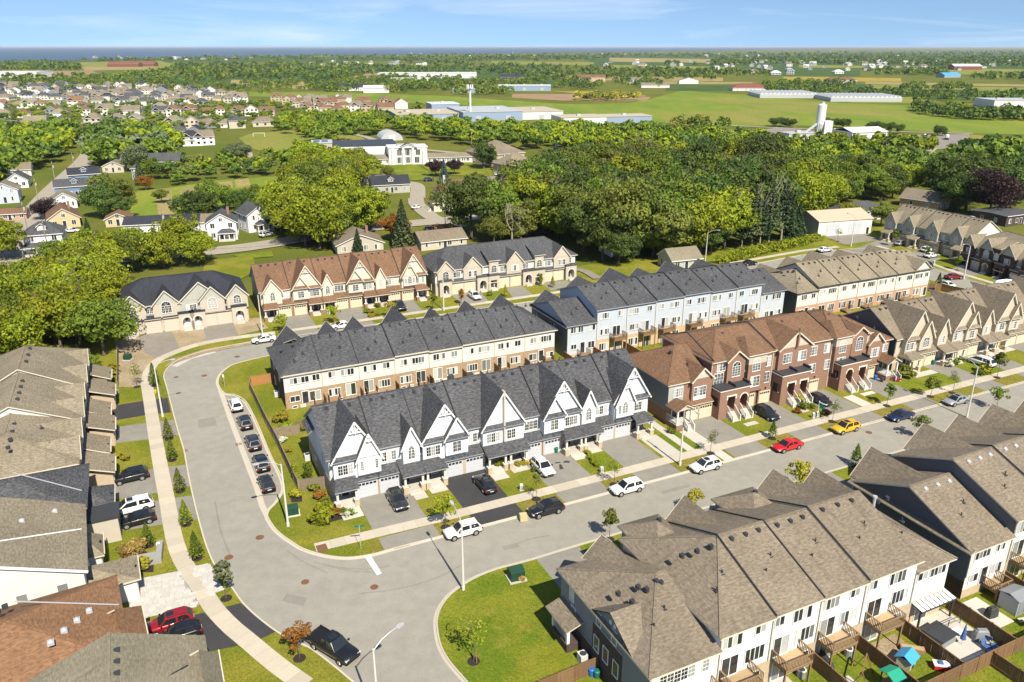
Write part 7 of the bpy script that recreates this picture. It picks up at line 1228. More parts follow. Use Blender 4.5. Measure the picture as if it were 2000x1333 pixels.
# --- young trees along the pavements, each on a mulch ring
def street_tree(px, py, s, kind, mat, label, ring=True, z=.1):
    s *= {'pyramid': .56, 'small': .84, 'sparse': .9}[kind]
    T_ = plant(kind, mat, rg_.integers(9), G(px, py, z), s, label, 'tree', 'young street trees', 'street_tree')
    if ring: mb = MB().cyl((0, 0, 0), (0, 0, .05), .55/s, .45/s, 12).cyl((0, 0, 0), (0, 0, .035), .62/s, .6/s, 12); mb.build('mulch_ring', M['mulch'], T_)
for a in [(870, 1030, 1.1, 'small', 'leaf_bright', 'bushy young tree in a mulch ring behind the nearest white suv'), (1047, 975, .85, 'sparse', 'leaf_bright', 'thin young tree on the verge behind the black suv'), (1199, 947, .95, 'sparse', 'leaf_bright', 'slender young tree behind the white suv with roof bars'), (1388, 886, .95, 'sparse', 'leaf_olive', 'sparse olive tree by the pale walk of the brick row'), (1508, 857, .95, 'pyramid', 'leaf_mid', 'dense young tree behind the red sedan'), (1625, 824, .95, 'sparse', 'leaf_olive', 'bare looking young tree behind the yellow suv'), (1732, 793, 1.0, 'small', 'leaf_mid', 'round young tree on the verge left of the dark blue sedan'), (1817, 775, 1.0, 'small', 'leaf_olive', 'bronze young tree on the beige row lawn by the pavement'), (1860, 768, 1.0, 'sparse', 'leaf_mid', 'young tree behind the silver sedan'), (1947, 738, 1.2, 'small', 'leaf_mid', 'spreading young tree beside the minivan driveway'),
          (1190, 1054, 1.05, 'small', 'leaf_olive', 'small tree at the near kerb left of the tan roofs'), (1357, 1000, .9, 'small', 'leaf_yellow', 'small yellow tree peeping over the tan roofs'), (1553, 960, 1.25, 'small', 'leaf_yellow', 'bright yellow green tree standing at the near kerb'), (1670, 910, 1.1, 'pyramid', 'leaf_mid', 'upright green tree on the small lawn at the near kerb'), (1790, 855, 1.0, 'small', 'leaf_mid', 'small tree behind the right tan roofs'), (1945, 800, 1.0, 'small', 'leaf_mid', 'small tree beyond the last tan roof'),
          (303, 754, 1.35, 'pyramid', 'leaf_mid', 'tall leafy young tree at the bend of the left pavement'), (268, 756, 1.05, 'sparse', 'leaf_mid', 'open crowned young tree on the bare yard'), (330, 858, 1.1, 'pyramid', 'leaf_olive', 'young tree on the left verge, second above the drain grate'), (337, 899, 1.05, 'pyramid', 'leaf_olive', 'young tree on the left verge just below the drain grate'), (352, 960, 1.1, 'pyramid', 'leaf_olive', 'cone shaped young tree opposite the black suv driveway'), (364, 1025, 1.1, 'pyramid', 'leaf_bright', 'light green young tree opposite the white minivan driveway'), (385, 1091, 1.15, 'pyramid', 'leaf_mid', 'full young tree above the paver driveway strip'), (291, 1066, 1.0, 'pyramid', 'leaf_mid', 'young tree on the left front lawn'), (442, 1169, 1.15, 'small', 'leaf_pale', 'pale leaved tree below the paver driveway strip'), (585, 1286, 1.0, 'small', 'leaf_orange', 'golden young tree beside the black pickup'),
          (549, 650, 1.1, 'small', 'leaf_bright', 'bright young tree at the left end of the brown roofed row'), (652, 634, 1.1, 'small', 'leaf_bright', 'round bright tree on the second lawn of the brown roofed row'), (762, 622, 1.0, 'small', 'leaf_yellow', 'yellow green tree by the garden path of the brown roofed row'), (846, 608, 1.0, 'small', 'leaf_olive', 'olive tree between the brown and grey roofed rows'), (901, 597, 1.0, 'small', 'leaf_orange', 'bronze tree before the stone row beside the lamp'), (987, 580, .95, 'pyramid', 'leaf_yellow', 'slim yellow tree before the stone row'), (1079, 562, .9, 'pyramid', 'leaf_yellow', 'slim golden tree at the right end of the stone row'),
          (925, 1292, 1.3, 'sparse', 'leaf_bright', 'staked thin tree on the big corner lawn'), (1745, 482, 1.2, 'small', 'leaf_mid', 'young tree at the top of the east street'), (1812, 505, .9, 'small', 'leaf_mid', 'small tree between the two white cars on the east street'), (1869, 528, 1.0, 'small', 'leaf_bright', 'small bright tree on the east street verge'), (1832, 560, 1.1, 'pyramid', 'leaf_dark', 'dark upright tree beside the white car of the east street'), (1636, 472, 1.0, 'sparse', 'leaf_mid', 'thin tree on the grass before the cream garage')]: street_tree(*a, ring=a[4] != 'leaf_yellow')
o = MB().box(-.05, .05, -.05, .05, 0, 1.6).build('tree_stake', M['fence']); o.location = G(931, 1296, .1); tag(o, 'wooden stake beside the thin tree on the corner lawn', 'stake')
# --- shrubs and beds
def bed(pts, mat='mulch', z=.108): sheet('planting_bed', pts, z, mat)
bed([(598, 1020), (640, 996), (668, 1000), (700, 1002), (694, 1010), (660, 1016), (628, 1026)]); bed([(566, 972), (590, 966), (590, 980), (570, 982)]); bed([(240, 1092), (282, 1075), (300, 1088), (300, 1118), (250, 1118)]); bed([(600, 830), (628, 822), (640, 900), (612, 870)])
SH = [(618, 1024, 2.0, 'leaf_bright', 'broad fern like shrub at the corner of the mulch bed'), (628, 1006, 1.5, 'leaf_bright', 'bright shrub behind the fern like one'), (655, 1006, .8, 'leaf_orange', 'russet shrub in the corner bed'), (668, 1003, .9, 'leaf_mid', 'round green shrub next to the russet shrub'), (676, 1009, .8, 'flower_white', 'white flowering shrub at the bed edge, left'), (686, 1006, .8, 'leaf_mid', 'small clipped shrub near the first driveway'), (694, 1003, .8, 'flower_white', 'white flowering shrub beside the first driveway'), (644, 994, .8, 'leaf_mid', 'shrub below the porch pillar of the first house'), (618, 962, 1.1, 'leaf_olive', 'russet hedge shrub along the pale blue side wall, upper'), (626, 975, 1.1, 'leaf_orange', 'russet hedge shrub along the pale blue side wall, middle'), (633, 984, 1.0, 'leaf_olive', 'russet hedge shrub along the pale blue side wall, lower'), (578, 973, 1.1, 'leaf_yellow', 'yellow shrub in the round bed by the fence end'), (612, 958, .9, 'leaf_mid', 'green shrub by the grey gate fence'),
      (283, 1113, 1.3, 'leaf_yellow', 'bright yellow shrub beside the stone step wall'), (260, 1081, .9, 'leaf_mid', 'green shrub on the left front lawn bed'), (232, 896, 1.0, 'leaf_yellow', 'yellow green shrub beside the black suv driveway, upper'), (246, 901, .9, 'leaf_yellow', 'yellow green shrub beside the black suv driveway, lower'), (211, 764, 1.2, 'leaf_bright', 'bright shrub in the rockery'), (190, 742, 2.2, 'leaf_bright', 'large bright bush behind the stepped row'), (215, 735, 2.0, 'leaf_yellow', 'large yellow bush next to the bare yard'), (186, 720, 2.4, 'leaf_mid', 'large green bush in front of the woods edge'),
      (979, 911, 1.0, 'leaf_bright', 'bright shrub at the porch between the bins and the crossover'), (995, 913, .9, 'leaf_mid', 'dark shrub beside the bright one at the porch'), (1014, 912, .8, 'leaf_yellow', 'yellow low shrub edging the lawn by the white crossover'), (1026, 911, .8, 'leaf_yellow', 'yellow low shrub nearest the red mower'), (1042, 922, .6, 'leaf_mid', 'low shrub at the lawn edge along the white crossover, upper'), (1050, 935, .6, 'leaf_mid', 'low shrub at the lawn edge along the white crossover, lower'), (797, 957, .5, 'leaf_yellow', 'small golden plant at the second porch'), (824, 955, .5, 'leaf_yellow', 'small golden plant at the third porch'),
      (1556, 783, 1.3, 'leaf_yellow', 'tall pale flowering bush at the white porch stairs of the brick row'), (1570, 800, 1.1, 'leaf_mid', 'round shrub in the brick row front bed, left'), (1586, 799, .9, 'leaf_mid', 'round shrub in the brick row front bed, right'), (1556, 807, .8, 'leaf_orange', 'russet shrub in the brick row front bed'), (1612, 812, 1.0, 'leaf_purple', 'purple leaved shrub on the brick row verge'), (1572, 786, .8, 'leaf_bright', 'bright shrub by the black hatchback'), (1312, 846, .9, 'leaf_mid', 'low shrub group below the corner porch of the brick row'), (1750, 745, .9, 'flower_red', 'red flowering shrub by the last brick porch'), (1763, 737, 2.1, 'leaf_olive', 'tall feathery bush between the brick and beige rows'), (1853, 716, 1.2, 'flower_white', 'white flowering shrub at the beige porches'), (1868, 711, 1.1, 'leaf_mid', 'dark shrub at the beige porches'), (1880, 707, 1.0, 'leaf_bright', 'bright shrub beside the minivan'), (1925, 728, 1.8, 'leaf_yellow', 'pale yellow bush at the minivan driveway'), (1913, 734, 1.0, 'leaf_dark', 'dark shrub with a wire globe on the beige lawn'),
      (716, 612, 1.0, 'leaf_mid', 'round shrub at the middle porch of the brown roofed row'), (724, 620, .8, 'leaf_yellow', 'yellow shrub along the brown roofed row path, left'), (738, 617, .8, 'leaf_yellow', 'yellow shrub along the brown roofed row path, right'), (728, 612, .7, 'leaf_orange', 'russet shrub along the brown roofed row path'), (734, 601, 1.0, 'leaf_mid', 'clipped shrub at the brown roofed row porch'), (955, 578, .9, 'leaf_mid', 'shrub by the arched porch of the stone row'), (553, 824, 1.6, 'leaf_yellow', 'yellow green bush by the short garden fence'), (560, 846, 1.6, 'leaf_bright', 'bright bush in the side garden, nearest the long fence'), (585, 842, 1.1, 'leaf_mid', 'round bush by the pale blue side garden'), (553, 865, .9, 'flower_white', 'pale flowering shrub along the long fence'), (562, 885, .8, 'leaf_yellow', 'yellow shrub along the long fence'), (1018, 1136, .7, 'grass_gold', 'dry tuft of grass at the green box on the corner lawn')]
for x, y, s, mt, lb in SH: plant('shrub', mt, rg_.integers(9), G(x, y, .1), s, lb, 'shrub', None, 'shrub')
for i in range(4): plant('tuft', 'grass_gold', 0, G(248+9*i, 1090-4*i, .1), 1.5, 'tall golden ornamental grass in the row behind the stone step wall', 'grass', 'golden ornamental grasses', 'ornamental_grass')
for x, y, s, lb in [(605, 944, .9, 'small column cedar at the grey gate fence'), (1055, 559, .9, 'slim column cedar at the stone row porch'), (383, 452, 1.6, 'tall column cedar beside the white house'), (232, 1022, .6, 'potted cedar at the left porch'), (578, 940, .7, 'low cedar at the end of the long fence')]: plant('column', 'leaf_bright' if x != 605 else 'leaf_mid', 0, G(x, y, .1), s, lb, 'tree', None, 'column_cedar')
for j, q in enumerate(([(1155, 905), (1164, 925)],)):
    for i in range(7): t = i/6; a, b = Vector(q[0]), Vector(q[1]); p = a.lerp(b, t); plant('shrub', 'leaf_bright', i, G(p.x-12*(1-t), p.y-25+12*t, .1), .62, 'low hedge plant in the row beside the dark lawn', 'shrub', 'hedge plants in a row', 'hedge_plant')
hq = []; ht = []
for (a, b, wd, hh) in [((1400, 517), (1602, 470), 3.2, 2.6), ((1440, 500), (1560, 478), 3.0, 2.2)]:
    for i in range(110):
        p = G(a[0]+(b[0]-a[0])*i/109, a[1]+(b[1]-a[1])*i/109, .1); q, t = blob(rg_, 3, 60, wd*.5, hh*.6, hh*.5, .26, .6, lobes=3); hq.append(q+np.array(p)[None, None, :]); ht.append(t)
tag(obj('hedge', leaf_mesh('hedge', np.concatenate(hq), np.concatenate(ht), M['leaf_bright'])), 'long bright hedge along the far kerb below the pines', 'hedge')
# --- woods and garden trees: candidates from areas, the nearest become individual trees
def in_poly(pts, spacing, jit=.9, seed=0):
    r = np.random.default_rng(seed); w_ = [tuple(G(x, y, 0)[:2]) for x, y in pts]; xs = [p[0] for p in w_]; ys = [p[1] for p in w_]; out = []; x = min(xs); row_ = 0
    y = min(ys)
    while y < max(ys):
        x = min(xs)+(spacing/2 if row_ % 2 else 0)
        while x < max(xs):
            p = (x+r.uniform(-.5, .5)*spacing*jit, y+r.uniform(-.5, .5)*spacing*jit)
            if inside(p, w_): out.append(p)
            x += spacing
        y += spacing*.87; row_ += 1
    return out
CAND = []
def area(pts, spacing, mats, smin, smax, where, seed): 
    r = np.random.default_rng(seed)
    for p in in_poly(pts, spacing, .9, seed): CAND.append((math.hypot(p[0], p[1]), p, mats[r.integers(len(mats))], r.uniform(smin, smax), where))
B_, D2, MI, OL, PA, YE = 'leaf_bright', 'leaf_dark', 'leaf_mid', 'leaf_olive', 'leaf_pale', 'leaf_yellow'
area([(-60, 612), (60, 600), (150, 560), (200, 548), (222, 600), (226, 700), (170, 690), (120, 700), (40, 735), (-60, 760)], 6.8, [B_, B_, B_, B_, MI], .85, 1.2, 'in the bright wood beside the black roofed block', 1)
area([(110, 562), (250, 537), (330, 528), (428, 516), (425, 503), (330, 510), (200, 522), (110, 542)], 6.4, [B_, B_, B_, MI], .85, 1.15, 'in the bright trees between the road and the black roof', 2)
area([(545, 500), (650, 488), (700, 478), (735, 450), (700, 415), (660, 395), (600, 375), (575, 400), (548, 450)], 8.2, [B_, B_, B_, MI, B_], 1.05, 1.5, 'in the bright grove behind the brown roofed row', 3)
area([(905, 470), (960, 440), (1040, 400), (1100, 370), (1260, 330), (1400, 320), (1490, 340), (1560, 390), (1580, 430), (1470, 478), (1400, 500), (1330, 512), (1250, 520), (1170, 528), (1140, 505), (1080, 470), (1010, 478)], 10.2, [D2, D2, MI, MI, B_, D2, MI, OL], 1.15, 1.75, 'in the big dark wood behind the blue row', 4)
area([(1600, 415), (1700, 400), (1760, 395), (1820, 370), (1790, 330), (1650, 322), (1480, 318), (1530, 345), (1580, 375)], 10.5, [MI, MI, MI, B_, D2], .95, 1.35, 'in the mixed trees behind the cream garage', 5)
area([(1830, 415), (1900, 425), (2040, 400), (2060, 320), (1890, 318), (1850, 350)], 11, [D2, D2, MI], 1.2, 1.7, 'in the tall dark trees at the right edge', 6)
area([(630, 290), (700, 268), (760, 264), (880, 286), (1000, 292), (1100, 300), (1260, 296), (1420, 304), (1500, 318), (1480, 280), (1300, 268), (1200, 264), (1000, 258), (800, 248), (600, 244), (520, 250)], 12, [B_, MI, B_, MI, MI], .8, 1.15, 'in the green belt below the blue factory', 7)
area([(360, 440), (470, 428), (560, 418), (575, 400), (470, 408), (360, 420)], 9, [D2, MI, D2], .8, 1.0, 'in the dark row behind the white cottages', 8)
area([(330, 365), (470, 350), (560, 340), (580, 315), (480, 312), (380, 325), (300, 340)], 11, [B_, MI, OL, D2], .5, .8, 'around the mown meadow', 9)
area([(-40, 395), (40, 345), (120, 310), (150, 270), (0, 275), (-60, 330)], 9.5, [MI, D2, MI, B_], 1.0, 1.4, 'in the gardens left of the left road', 10)
area([(180, 330), (330, 320), (340, 280), (230, 262), (170, 285)], 10, [MI, D2, B_, PA], 1.0, 1.45, 'in the gardens right of the left road', 11)
area([(560, 345), (640, 380), (740, 372), (700, 340), (620, 322), (580, 318)], 9.5, [B_, MI, B_], 1.0, 1.35, 'in front of the white school', 12)
area([(0, 262), (200, 250), (420, 262), (540, 240), (620, 226), (540, 205), (300, 205), (0, 215)], 15, [MI, B_, D2, OL, PA], .42, .72, 'among the suburban roofs', 13)
area([(560, 250), (660, 245), (800, 238), (800, 228), (640, 222), (540, 232)], 13, [B_, MI, OL], .5, .75, 'behind the playing field', 14)
area([(1220, 455), (1330, 470), (1400, 480), (1400, 505), (1200, 522)], 7.5, [B_, MI, D2], .7, 1.0, 'in the near edge of the dark wood', 15)
EXPL = [(205, 425, D2, 1.15, 'dark round tree behind the tan brick house'), (240, 428, D2, .8, 'second dark tree beside the small brown roof'), (212, 400, OL, 1.1, 'olive tree left of the mown meadow'), (238, 400, OL, .9, 'olive tree close to the meadow edge'), (94, 430, 'leaf_purple', .7, 'purple leaved tree at the road bend'), (316, 398, OL, .55, 'lone bronze tree on the meadow'), (200, 300, 'leaf_purple', .9, 'dark purple tree beside the left road'), (852, 345, 'leaf_purple', .75, 'purple tree at the school path, left of two'), (887, 342, 'leaf_purple', .7, 'purple tree at the school path, right of two'), (945, 330, D2, 1.2, 'dark spreading tree left of the church hall'), (772, 470, 'leaf_orange', .85, 'orange tinted tree beside the big spruce'), (1930, 425, 'leaf_purple', 1.5, 'large blackish tree behind the white gable row'), (10, 510, B_, 1.1, 'bright tree cut by the left edge'), (268, 335, PA, 1.15, 'pale willow like tree beside the left road'), (300, 350, MI, .9, 'green tree by the barn with a red wall'), (285, 372, 'leaf_orange', .55, 'small rust coloured tree at the meadow corner'), (470, 322, PA, 1.1, 'pale green tree by the playing field'), (760, 352, OL, .6, 'small olive tree by the dark cottage'), (1655, 440, B_, .7, 'bright tree behind the cream garage'), (1720, 442, OL, .8, 'olive tree at the end of the grey sided row'), (990, 345, MI, .5, 'small tree in the church car park')]
for x, y, mt, s, lb in EXPL: plant('broad', mt, rg_.integers(9), G(x, y, 0), s, lb, 'tree', None, 'broadleaf_tree')
CAND.sort(key=lambda c: c[0]); TW = {'leaf_bright': 'bright yellow green', 'leaf_dark': 'deep green', 'leaf_mid': 'mid green', 'leaf_olive': 'olive green', 'leaf_pale': 'pale green', 'leaf_yellow': 'yellow'}
for j, (d, p, mt, s, wh) in enumerate(CAND[:278]): plant('broad', mt, j*5+int(d), (p[0], p[1], 0), s, 'leafy %s tree %s' % (TW[mt], wh), 'tree', 'leafy trees '+wh, 'broadleaf_tree', rg_.uniform(.9, 1.2))
fq = []; ft = []; fm = []; FM = [M['leaf_bright'], M['leaf_mid'], M['leaf_dark'], M['leaf_olive'], M['leaf_pale'], M['leaf_yellow']]; FN = [B_, MI, D2, OL, PA, YE]
LOW = [blob(np.random.default_rng(40+i), 16, 560, 5.2, 4.7, 6.2, .85, .36, lobes=5) for i in range(5)]
for j, (d, p, mt, s, wh) in enumerate(CAND[278:]):
    q, t = LOW[j % 5]; a = rg_.uniform(0, 6.28); rm = np.array([[math.cos(a), -math.sin(a), 0], [math.sin(a), math.cos(a), 0], [0, 0, 1]]); fq.append((q*s)@rm.T+np.array([p[0], p[1], 0])); ft.append(t+rg_.uniform(-.2, .3)); fm.append(np.full(len(q), FN.index(mt)))
if fq: tag(obj('woodland', leaf_mesh('woodland', np.concatenate(fq), np.concatenate(ft), FM, np.concatenate(fm))), 'mass of leafy trees beyond the nearer woods', 'woodland', None, 'stuff')
CON = [(1468, 486, 'pine', 'needle_light', 1.0, 'tall open pine with pale trunk, leftmost by the hedge'), (1484, 484, 'pine', 'needle', .85, 'thin pine second from the left by the hedge'), (1500, 480, 'pine', 'needle_light', 1.05, 'tallest pine beside the cream garage hedge'), (1525, 474, 'pine', 'needle', 1.05, 'dark tall pine nearest the cream garage'), (1448, 488, 'pine', 'needle', .8, 'short pine at the left of the pine group'), (1540, 468, 'spruce', 'needle', .95, 'full dark conifer behind the pines'), (1556, 462, 'spruce', 'needle', .8, 'conifer at the garage side wall'), (788, 486, 'spruce', 'needle_light', 1.05, 'broad green spruce behind the brown roofed row'), (700, 498, 'spruce', 'needle', .55, 'small spruce in front of the brown house'), (1086, 318, 'spruce', 'needle_blue', .85, 'blue spruce right of the church hall'), (868, 360, 'spruce', 'needle_blue', .75, 'blue green spruce between the purple trees'), (1818, 360, 'spruce', 'needle_blue', .6, 'small blue spruce in the right gardens'), (276, 362, 'spruce', 'needle_light', .8, 'feathery conifer beside the left road trees'), (1905, 390, 'spruce', 'needle', 1.2, 'tall dark conifer at the right edge'), (175, 470, 'spruce', 'needle', .5, 'small dark conifer by the tan brick house')]
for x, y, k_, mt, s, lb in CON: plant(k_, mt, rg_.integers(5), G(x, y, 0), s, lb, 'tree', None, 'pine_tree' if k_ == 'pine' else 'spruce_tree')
for i, (x, y) in enumerate([(1508, 247), (1516, 248), (1525, 247), (1535, 249), (1547, 250), (1612, 249), (1622, 250), (1632, 249), (1644, 250), (1652, 250), (1700, 256), (1710, 257), (1722, 257), (1740, 258), (1757, 262), (1830, 264), (1840, 266)]): plant('broad', 'leaf_dark', i, G(x, y, 0), .62, 'dark bushy tree in the row behind the concrete plant', 'tree', 'dark trees behind the concrete plant', 'bushy_tree')
for x, y, s, lb in [(1165, 372, 1.0, 'huge pale willow above the dark wood'), (1215, 345, .9, 'second pale willow, right of the huge one'), (1345, 345, .9, 'pale tree deep in the dark wood'), (300, 300, .55, 'pale round tree by the dark town roofs')]: plant('willow', 'leaf_pale', int(x), G(x, y, 0), s, lb, 'tree', None, 'willow_tree')
# bare tree
T_ = thing('bare_tree', 'leafless grey tree in front of the dark wood', 'tree', G(1000, 480, 0)); mb = MB(); r = np.random.default_rng(3)
def branch(p, d, L_, rad, dep):
    e = p+d*L_; mb.cyl(p, e, rad, rad*.68, 6)
    if dep:
        for _ in range(3 if dep > 1 else 4):
            nd = (d+Vector(r.normal(size=3))*.42+Vector((0, 0, .12))).normalized(); branch(e, nd, L_*r.uniform(.62, .86), rad*.58, dep-1)
branch(Vector((0, 0, 0)), Vector((0, 0, 1)), 4.2, .34, 4); mb.build('trunk', M['bark_pale'], T_)
for x, y, lb in [(965, 478, 'half bare tree left of the leafless one'), (985, 470, 'thin twiggy tree beside the leafless one')]: plant('broad', 'leaf_olive', 2, G(x, y, 0), .8, lb, 'tree', None, 'twiggy_tree')
# --- distant hedgerows and woods, too far to count
def far_mass(name, label, polys, dens, seed, wide=1.0):
    r = np.random.default_rng(seed); Q = []; T = []; I = []
    for pts, mats, k_ in polys:
        xs = [p[0] for p in pts]; ys = [p[1] for p in pts]; n = int(abs(sum(pts[i][0]*pts[(i+1) % len(pts)][1]-pts[(i+1) % len(pts)][0]*pts[i][1] for i in range(len(pts))))/2*dens*k_)
        for _ in range(n*2):
            p = (r.uniform(min(xs), max(xs)), r.uniform(min(ys), max(ys)))
            if not inside(p, pts): continue
            w_ = G(p[0], p[1], 0); d = w_.length; s = r.uniform(.6, 1.15)*(1 if d < 1500 else min(2.2, 1+(d-1500)/2600)); m = 26 if d > 1500 else 60; a = r.uniform(0, 6.28, m); u = r.uniform(-.35, 1, m); rr = np.sqrt(np.clip(1-u*u, 0, 1))*r.uniform(.55, 1, m)
            out = np.stack([rr*np.cos(a), rr*np.sin(a), u], 1); c = out*np.array([5.2, 5.2, 4.6])*np.array([s*wide, s*wide, min(s, 1.25)])+np.array([w_.x, w_.y, 4.2*min(s, 1.25)]); Q.append(leaf_arrays(c, out+np.array([0, 0, .1]), np.full(m, (1.5 if m == 60 else 2.6)*s), r)); T.append(r.uniform(0, .8, m)*.6+r.uniform(0, .5)); I.append(np.full(m, FN.index(mats[r.integers(len(mats))])))
    return tag(obj(name, leaf_mesh(name, np.concatenate(Q), np.concatenate(T), FM, np.concatenate(I))), label, 'woodland', None, 'stuff')
dk = [D2, D2, D2, MI]; mx_ = [D2, D2, MI, MI, OL]
far_mass('distant_woodland', 'hazy belt of woods and hedgerows toward the lake', [
    ([(0, 124), (90, 122), (160, 128), (160, 140), (0, 138)], dk, 1), ([(0, 152), (200, 152), (330, 138), (450, 136), (450, 158), (330, 168), (0, 168)], mx_, .7), ([(330, 128), (640, 124), (760, 132), (980, 128), (1200, 136), (1400, 140), (1400, 148), (1190, 148), (900, 146), (760, 146), (640, 158), (450, 154), (340, 140)], dk, 1.0), ([(400, 112), (620, 110), (900, 107), (1200, 106), (1500, 103), (2000, 99), (2100, 100), (2100, 108), (1500, 112), (1200, 114), (900, 116), (600, 118), (350, 118)], dk, 1.1), ([(760, 116), (1000, 112), (1180, 114), (1180, 120), (960, 119), (900, 128), (760, 126)], dk, 1), ([(1390, 114), (1700, 112), (2100, 110), (2100, 132), (1840, 130), (1560, 126), (1420, 130), (1390, 122)], dk, .95), ([(1000, 150), (1100, 150), (1190, 146), (1300, 142), (1500, 140), (1530, 150), (1400, 150), (1400, 158), (1090, 158), (1040, 164), (980, 160)], dk, .9), ([(460, 166), (640, 160), (735, 152), (940, 158), (1060, 164), (1080, 172), (960, 170), (900, 178), (780, 182), (640, 180), (520, 176)], mx_, .85),
    ([(1480, 166), (1640, 160), (1700, 176), (1820, 186), (2100, 188), (2100, 206), (1850, 200), (1760, 192), (1600, 186), (1500, 184)], dk, .85), ([(1490, 178), (1560, 160), (1600, 176), (1560, 186)], mx_, 1), ([(1070, 160), (1130, 158), (1200, 172), (1140, 176), (1080, 172)], dk, .9), ([(1200, 162), (1260, 160), (1300, 166), (1290, 172), (1210, 172)], dk, .8), ([(1780, 214), (1880, 222), (2100, 230), (2100, 240), (1880, 234), (1790, 224)], dk, 1.1), ([(1160, 190), (1260, 196), (1255, 199), (1100, 198)], [OL, YE], .8), ([(880, 178), (1000, 180), (1000, 186), (890, 186)], [OL, MI], .9), ([(0, 168), (260, 166), (450, 170), (560, 180), (480, 186), (300, 180), (0, 178)], mx_, .28), ([(1300, 122), (1420, 126), (1420, 130), (1300, 128)], dk, .6), ([(1680, 138), (1850, 140), (1850, 150), (1700, 148)], dk, .9), ([(1900, 146), (2100, 152), (2100, 160), (1900, 156)], dk, .8), ([(160, 118), (330, 115), (340, 118), (330, 121), (160, 122)], dk, .8), ([(1760, 170), (1900, 172), (1900, 178), (1760, 178)], mx_, .6)], .040, 9)
far_mass('orchard_rows', 'low bushes and rough growth around the works and the greenhouses', [([(790, 222), (930, 214), (930, 218), (800, 228)], [OL, MI], .5), ([(1290, 240), (1420, 252), (1440, 262), (1300, 258)], [YE, OL, MI], .5), ([(1440, 290), (1600, 290), (1740, 290), (1820, 296), (1820, 302), (1700, 300), (1440, 300)], [MI, B_], .5), ([(1780, 208), (1830, 210), (1830, 216), (1790, 216)], dk, .9)], .03, 21, .6)
# ================================================================ buildings beyond the estate
def bldg(name, label, cat, px, py, deg, group=None, z=0): return thing(name, label, cat, G(px, py, z), R(deg), group)
def simple_roof(H, x0, x1, y0, y1, ze, zr, kind, mat, trim='trim_white', ov=.5, name='roof'):
    if kind == 'hip': f = main_roof(x0, x1, y0, y1, ze, zr, True, True, ov=ov)
    elif kind == 'gx': f = main_roof(x0, x1, y0, y1, ze, zr, False, False, ov=ov)
    else:                                                     # ridge along y
        xm = (x0+x1)/2; s = (zr-ze)/(xm-x0); f = [[(x0-ov, y1+.4, ze-s*ov), (x0-ov, y0-.4, ze-s*ov), (xm, y0-.4, zr), (xm, y1+.4, zr)], [(x1+ov, y0-.4, ze-s*ov), (x1+ov, y1+.4, ze-s*ov), (xm, y1+.4, zr), (xm, y0-.4, zr)]]
    mb = MB()
    for q in f: mb.slab(q, .2, 0, 1)
    return mb.build(name, [M[mat], M[trim]], H)
def house(px, py, deg, w_, d, ze, zr, kind, wall, roof, label, porch=None, dormer=False, chim=False, wins=True, group=None, garage=False, sash=2, name='house', cat='house'):
    H = bldg(name, label, cat, px, py, deg, group); mb = MB().box(-w_/2, w_/2, 0, d, 0, ze)
    if kind == 'gx':
        for x in (-w_/2, w_/2): mb.poly([(x, 0, ze), (x, d, ze), (x, d/2, zr-.1)])
    if kind == 'gy':
        for y in (0, d): mb.poly([(-w_/2, y, ze), (w_/2, y, ze), (0, y, zr-.1)])
    mb.build('wall', M[wall], H); simple_roof(H, -w_/2, w_/2, 0, d, ze, zr, kind, roof)
    if wins:
        fl = [1.0]+([3.9] if ze > 5 else [])
        for z in fl:
            for x in ((-w_*.3, w_*.3) if w_ < 10 else (-w_*.36, -w_*.12, w_*.12, w_*.36)):
                if garage and z < 2 and x > 0: continue
                window(H, x, 0, z, 1.15, 1.4, 2, 2, 'F', grid=False)
            for y in (d*.3, d*.7): window(H, -w_/2, y, z, .9, 1.3, 1, 2, 'L', grid=False); window(H, w_/2, y, z, .9, 1.3, 1, 2, 'R', grid=False)
        if kind == 'gy': window(H, 0, 0, ze+.2, 1.0, 1.0, 2, 2, 'F', grid=False)
        door(H, 0 if w_ < 10 else w_*.02, 0, .3)
    if garage: garage_door(H, w_*.25, 0, 2.6, 2.2, 'gar_white', False)
    if porch:
        x0, x1, dp = porch; MB().box(x0, x1, -dp, 0, 0, .5).build('porch_floor', M['slabwhite'], H); simple_roof(H, x0, x1, -dp, .6, 2.8, 3.7, 'hip', roof, name='porch_roof', ov=.3)
        for i in range(4): x = x0+.2+(x1-x0-.4)*i/3; MB().box(x-.12, x+.12, -dp+.1, -dp+.34, .5, 2.75).build('porch_column', M['trim_white'], H)
    if dormer: MB().box(-1.1, 1.1, d*.12, d*.4, ze+.4, ze+1.9).build('dormer_wall', M[wall], H); simple_roof(H, -1.1, 1.1, d*.12, d*.45, ze+1.9, ze+2.7, 'gy', roof, name='dormer_roof', ov=.25); window(H, 0, d*.12, ze+.8, 1.2, .8, 2, 2, 'F', grid=False)
    if chim: MB().box(w_*.2, w_*.2+.7, d*.5, d*.5+.7, ze, zr+1.1).build('chimney', M['brick_red'], H)
    return H
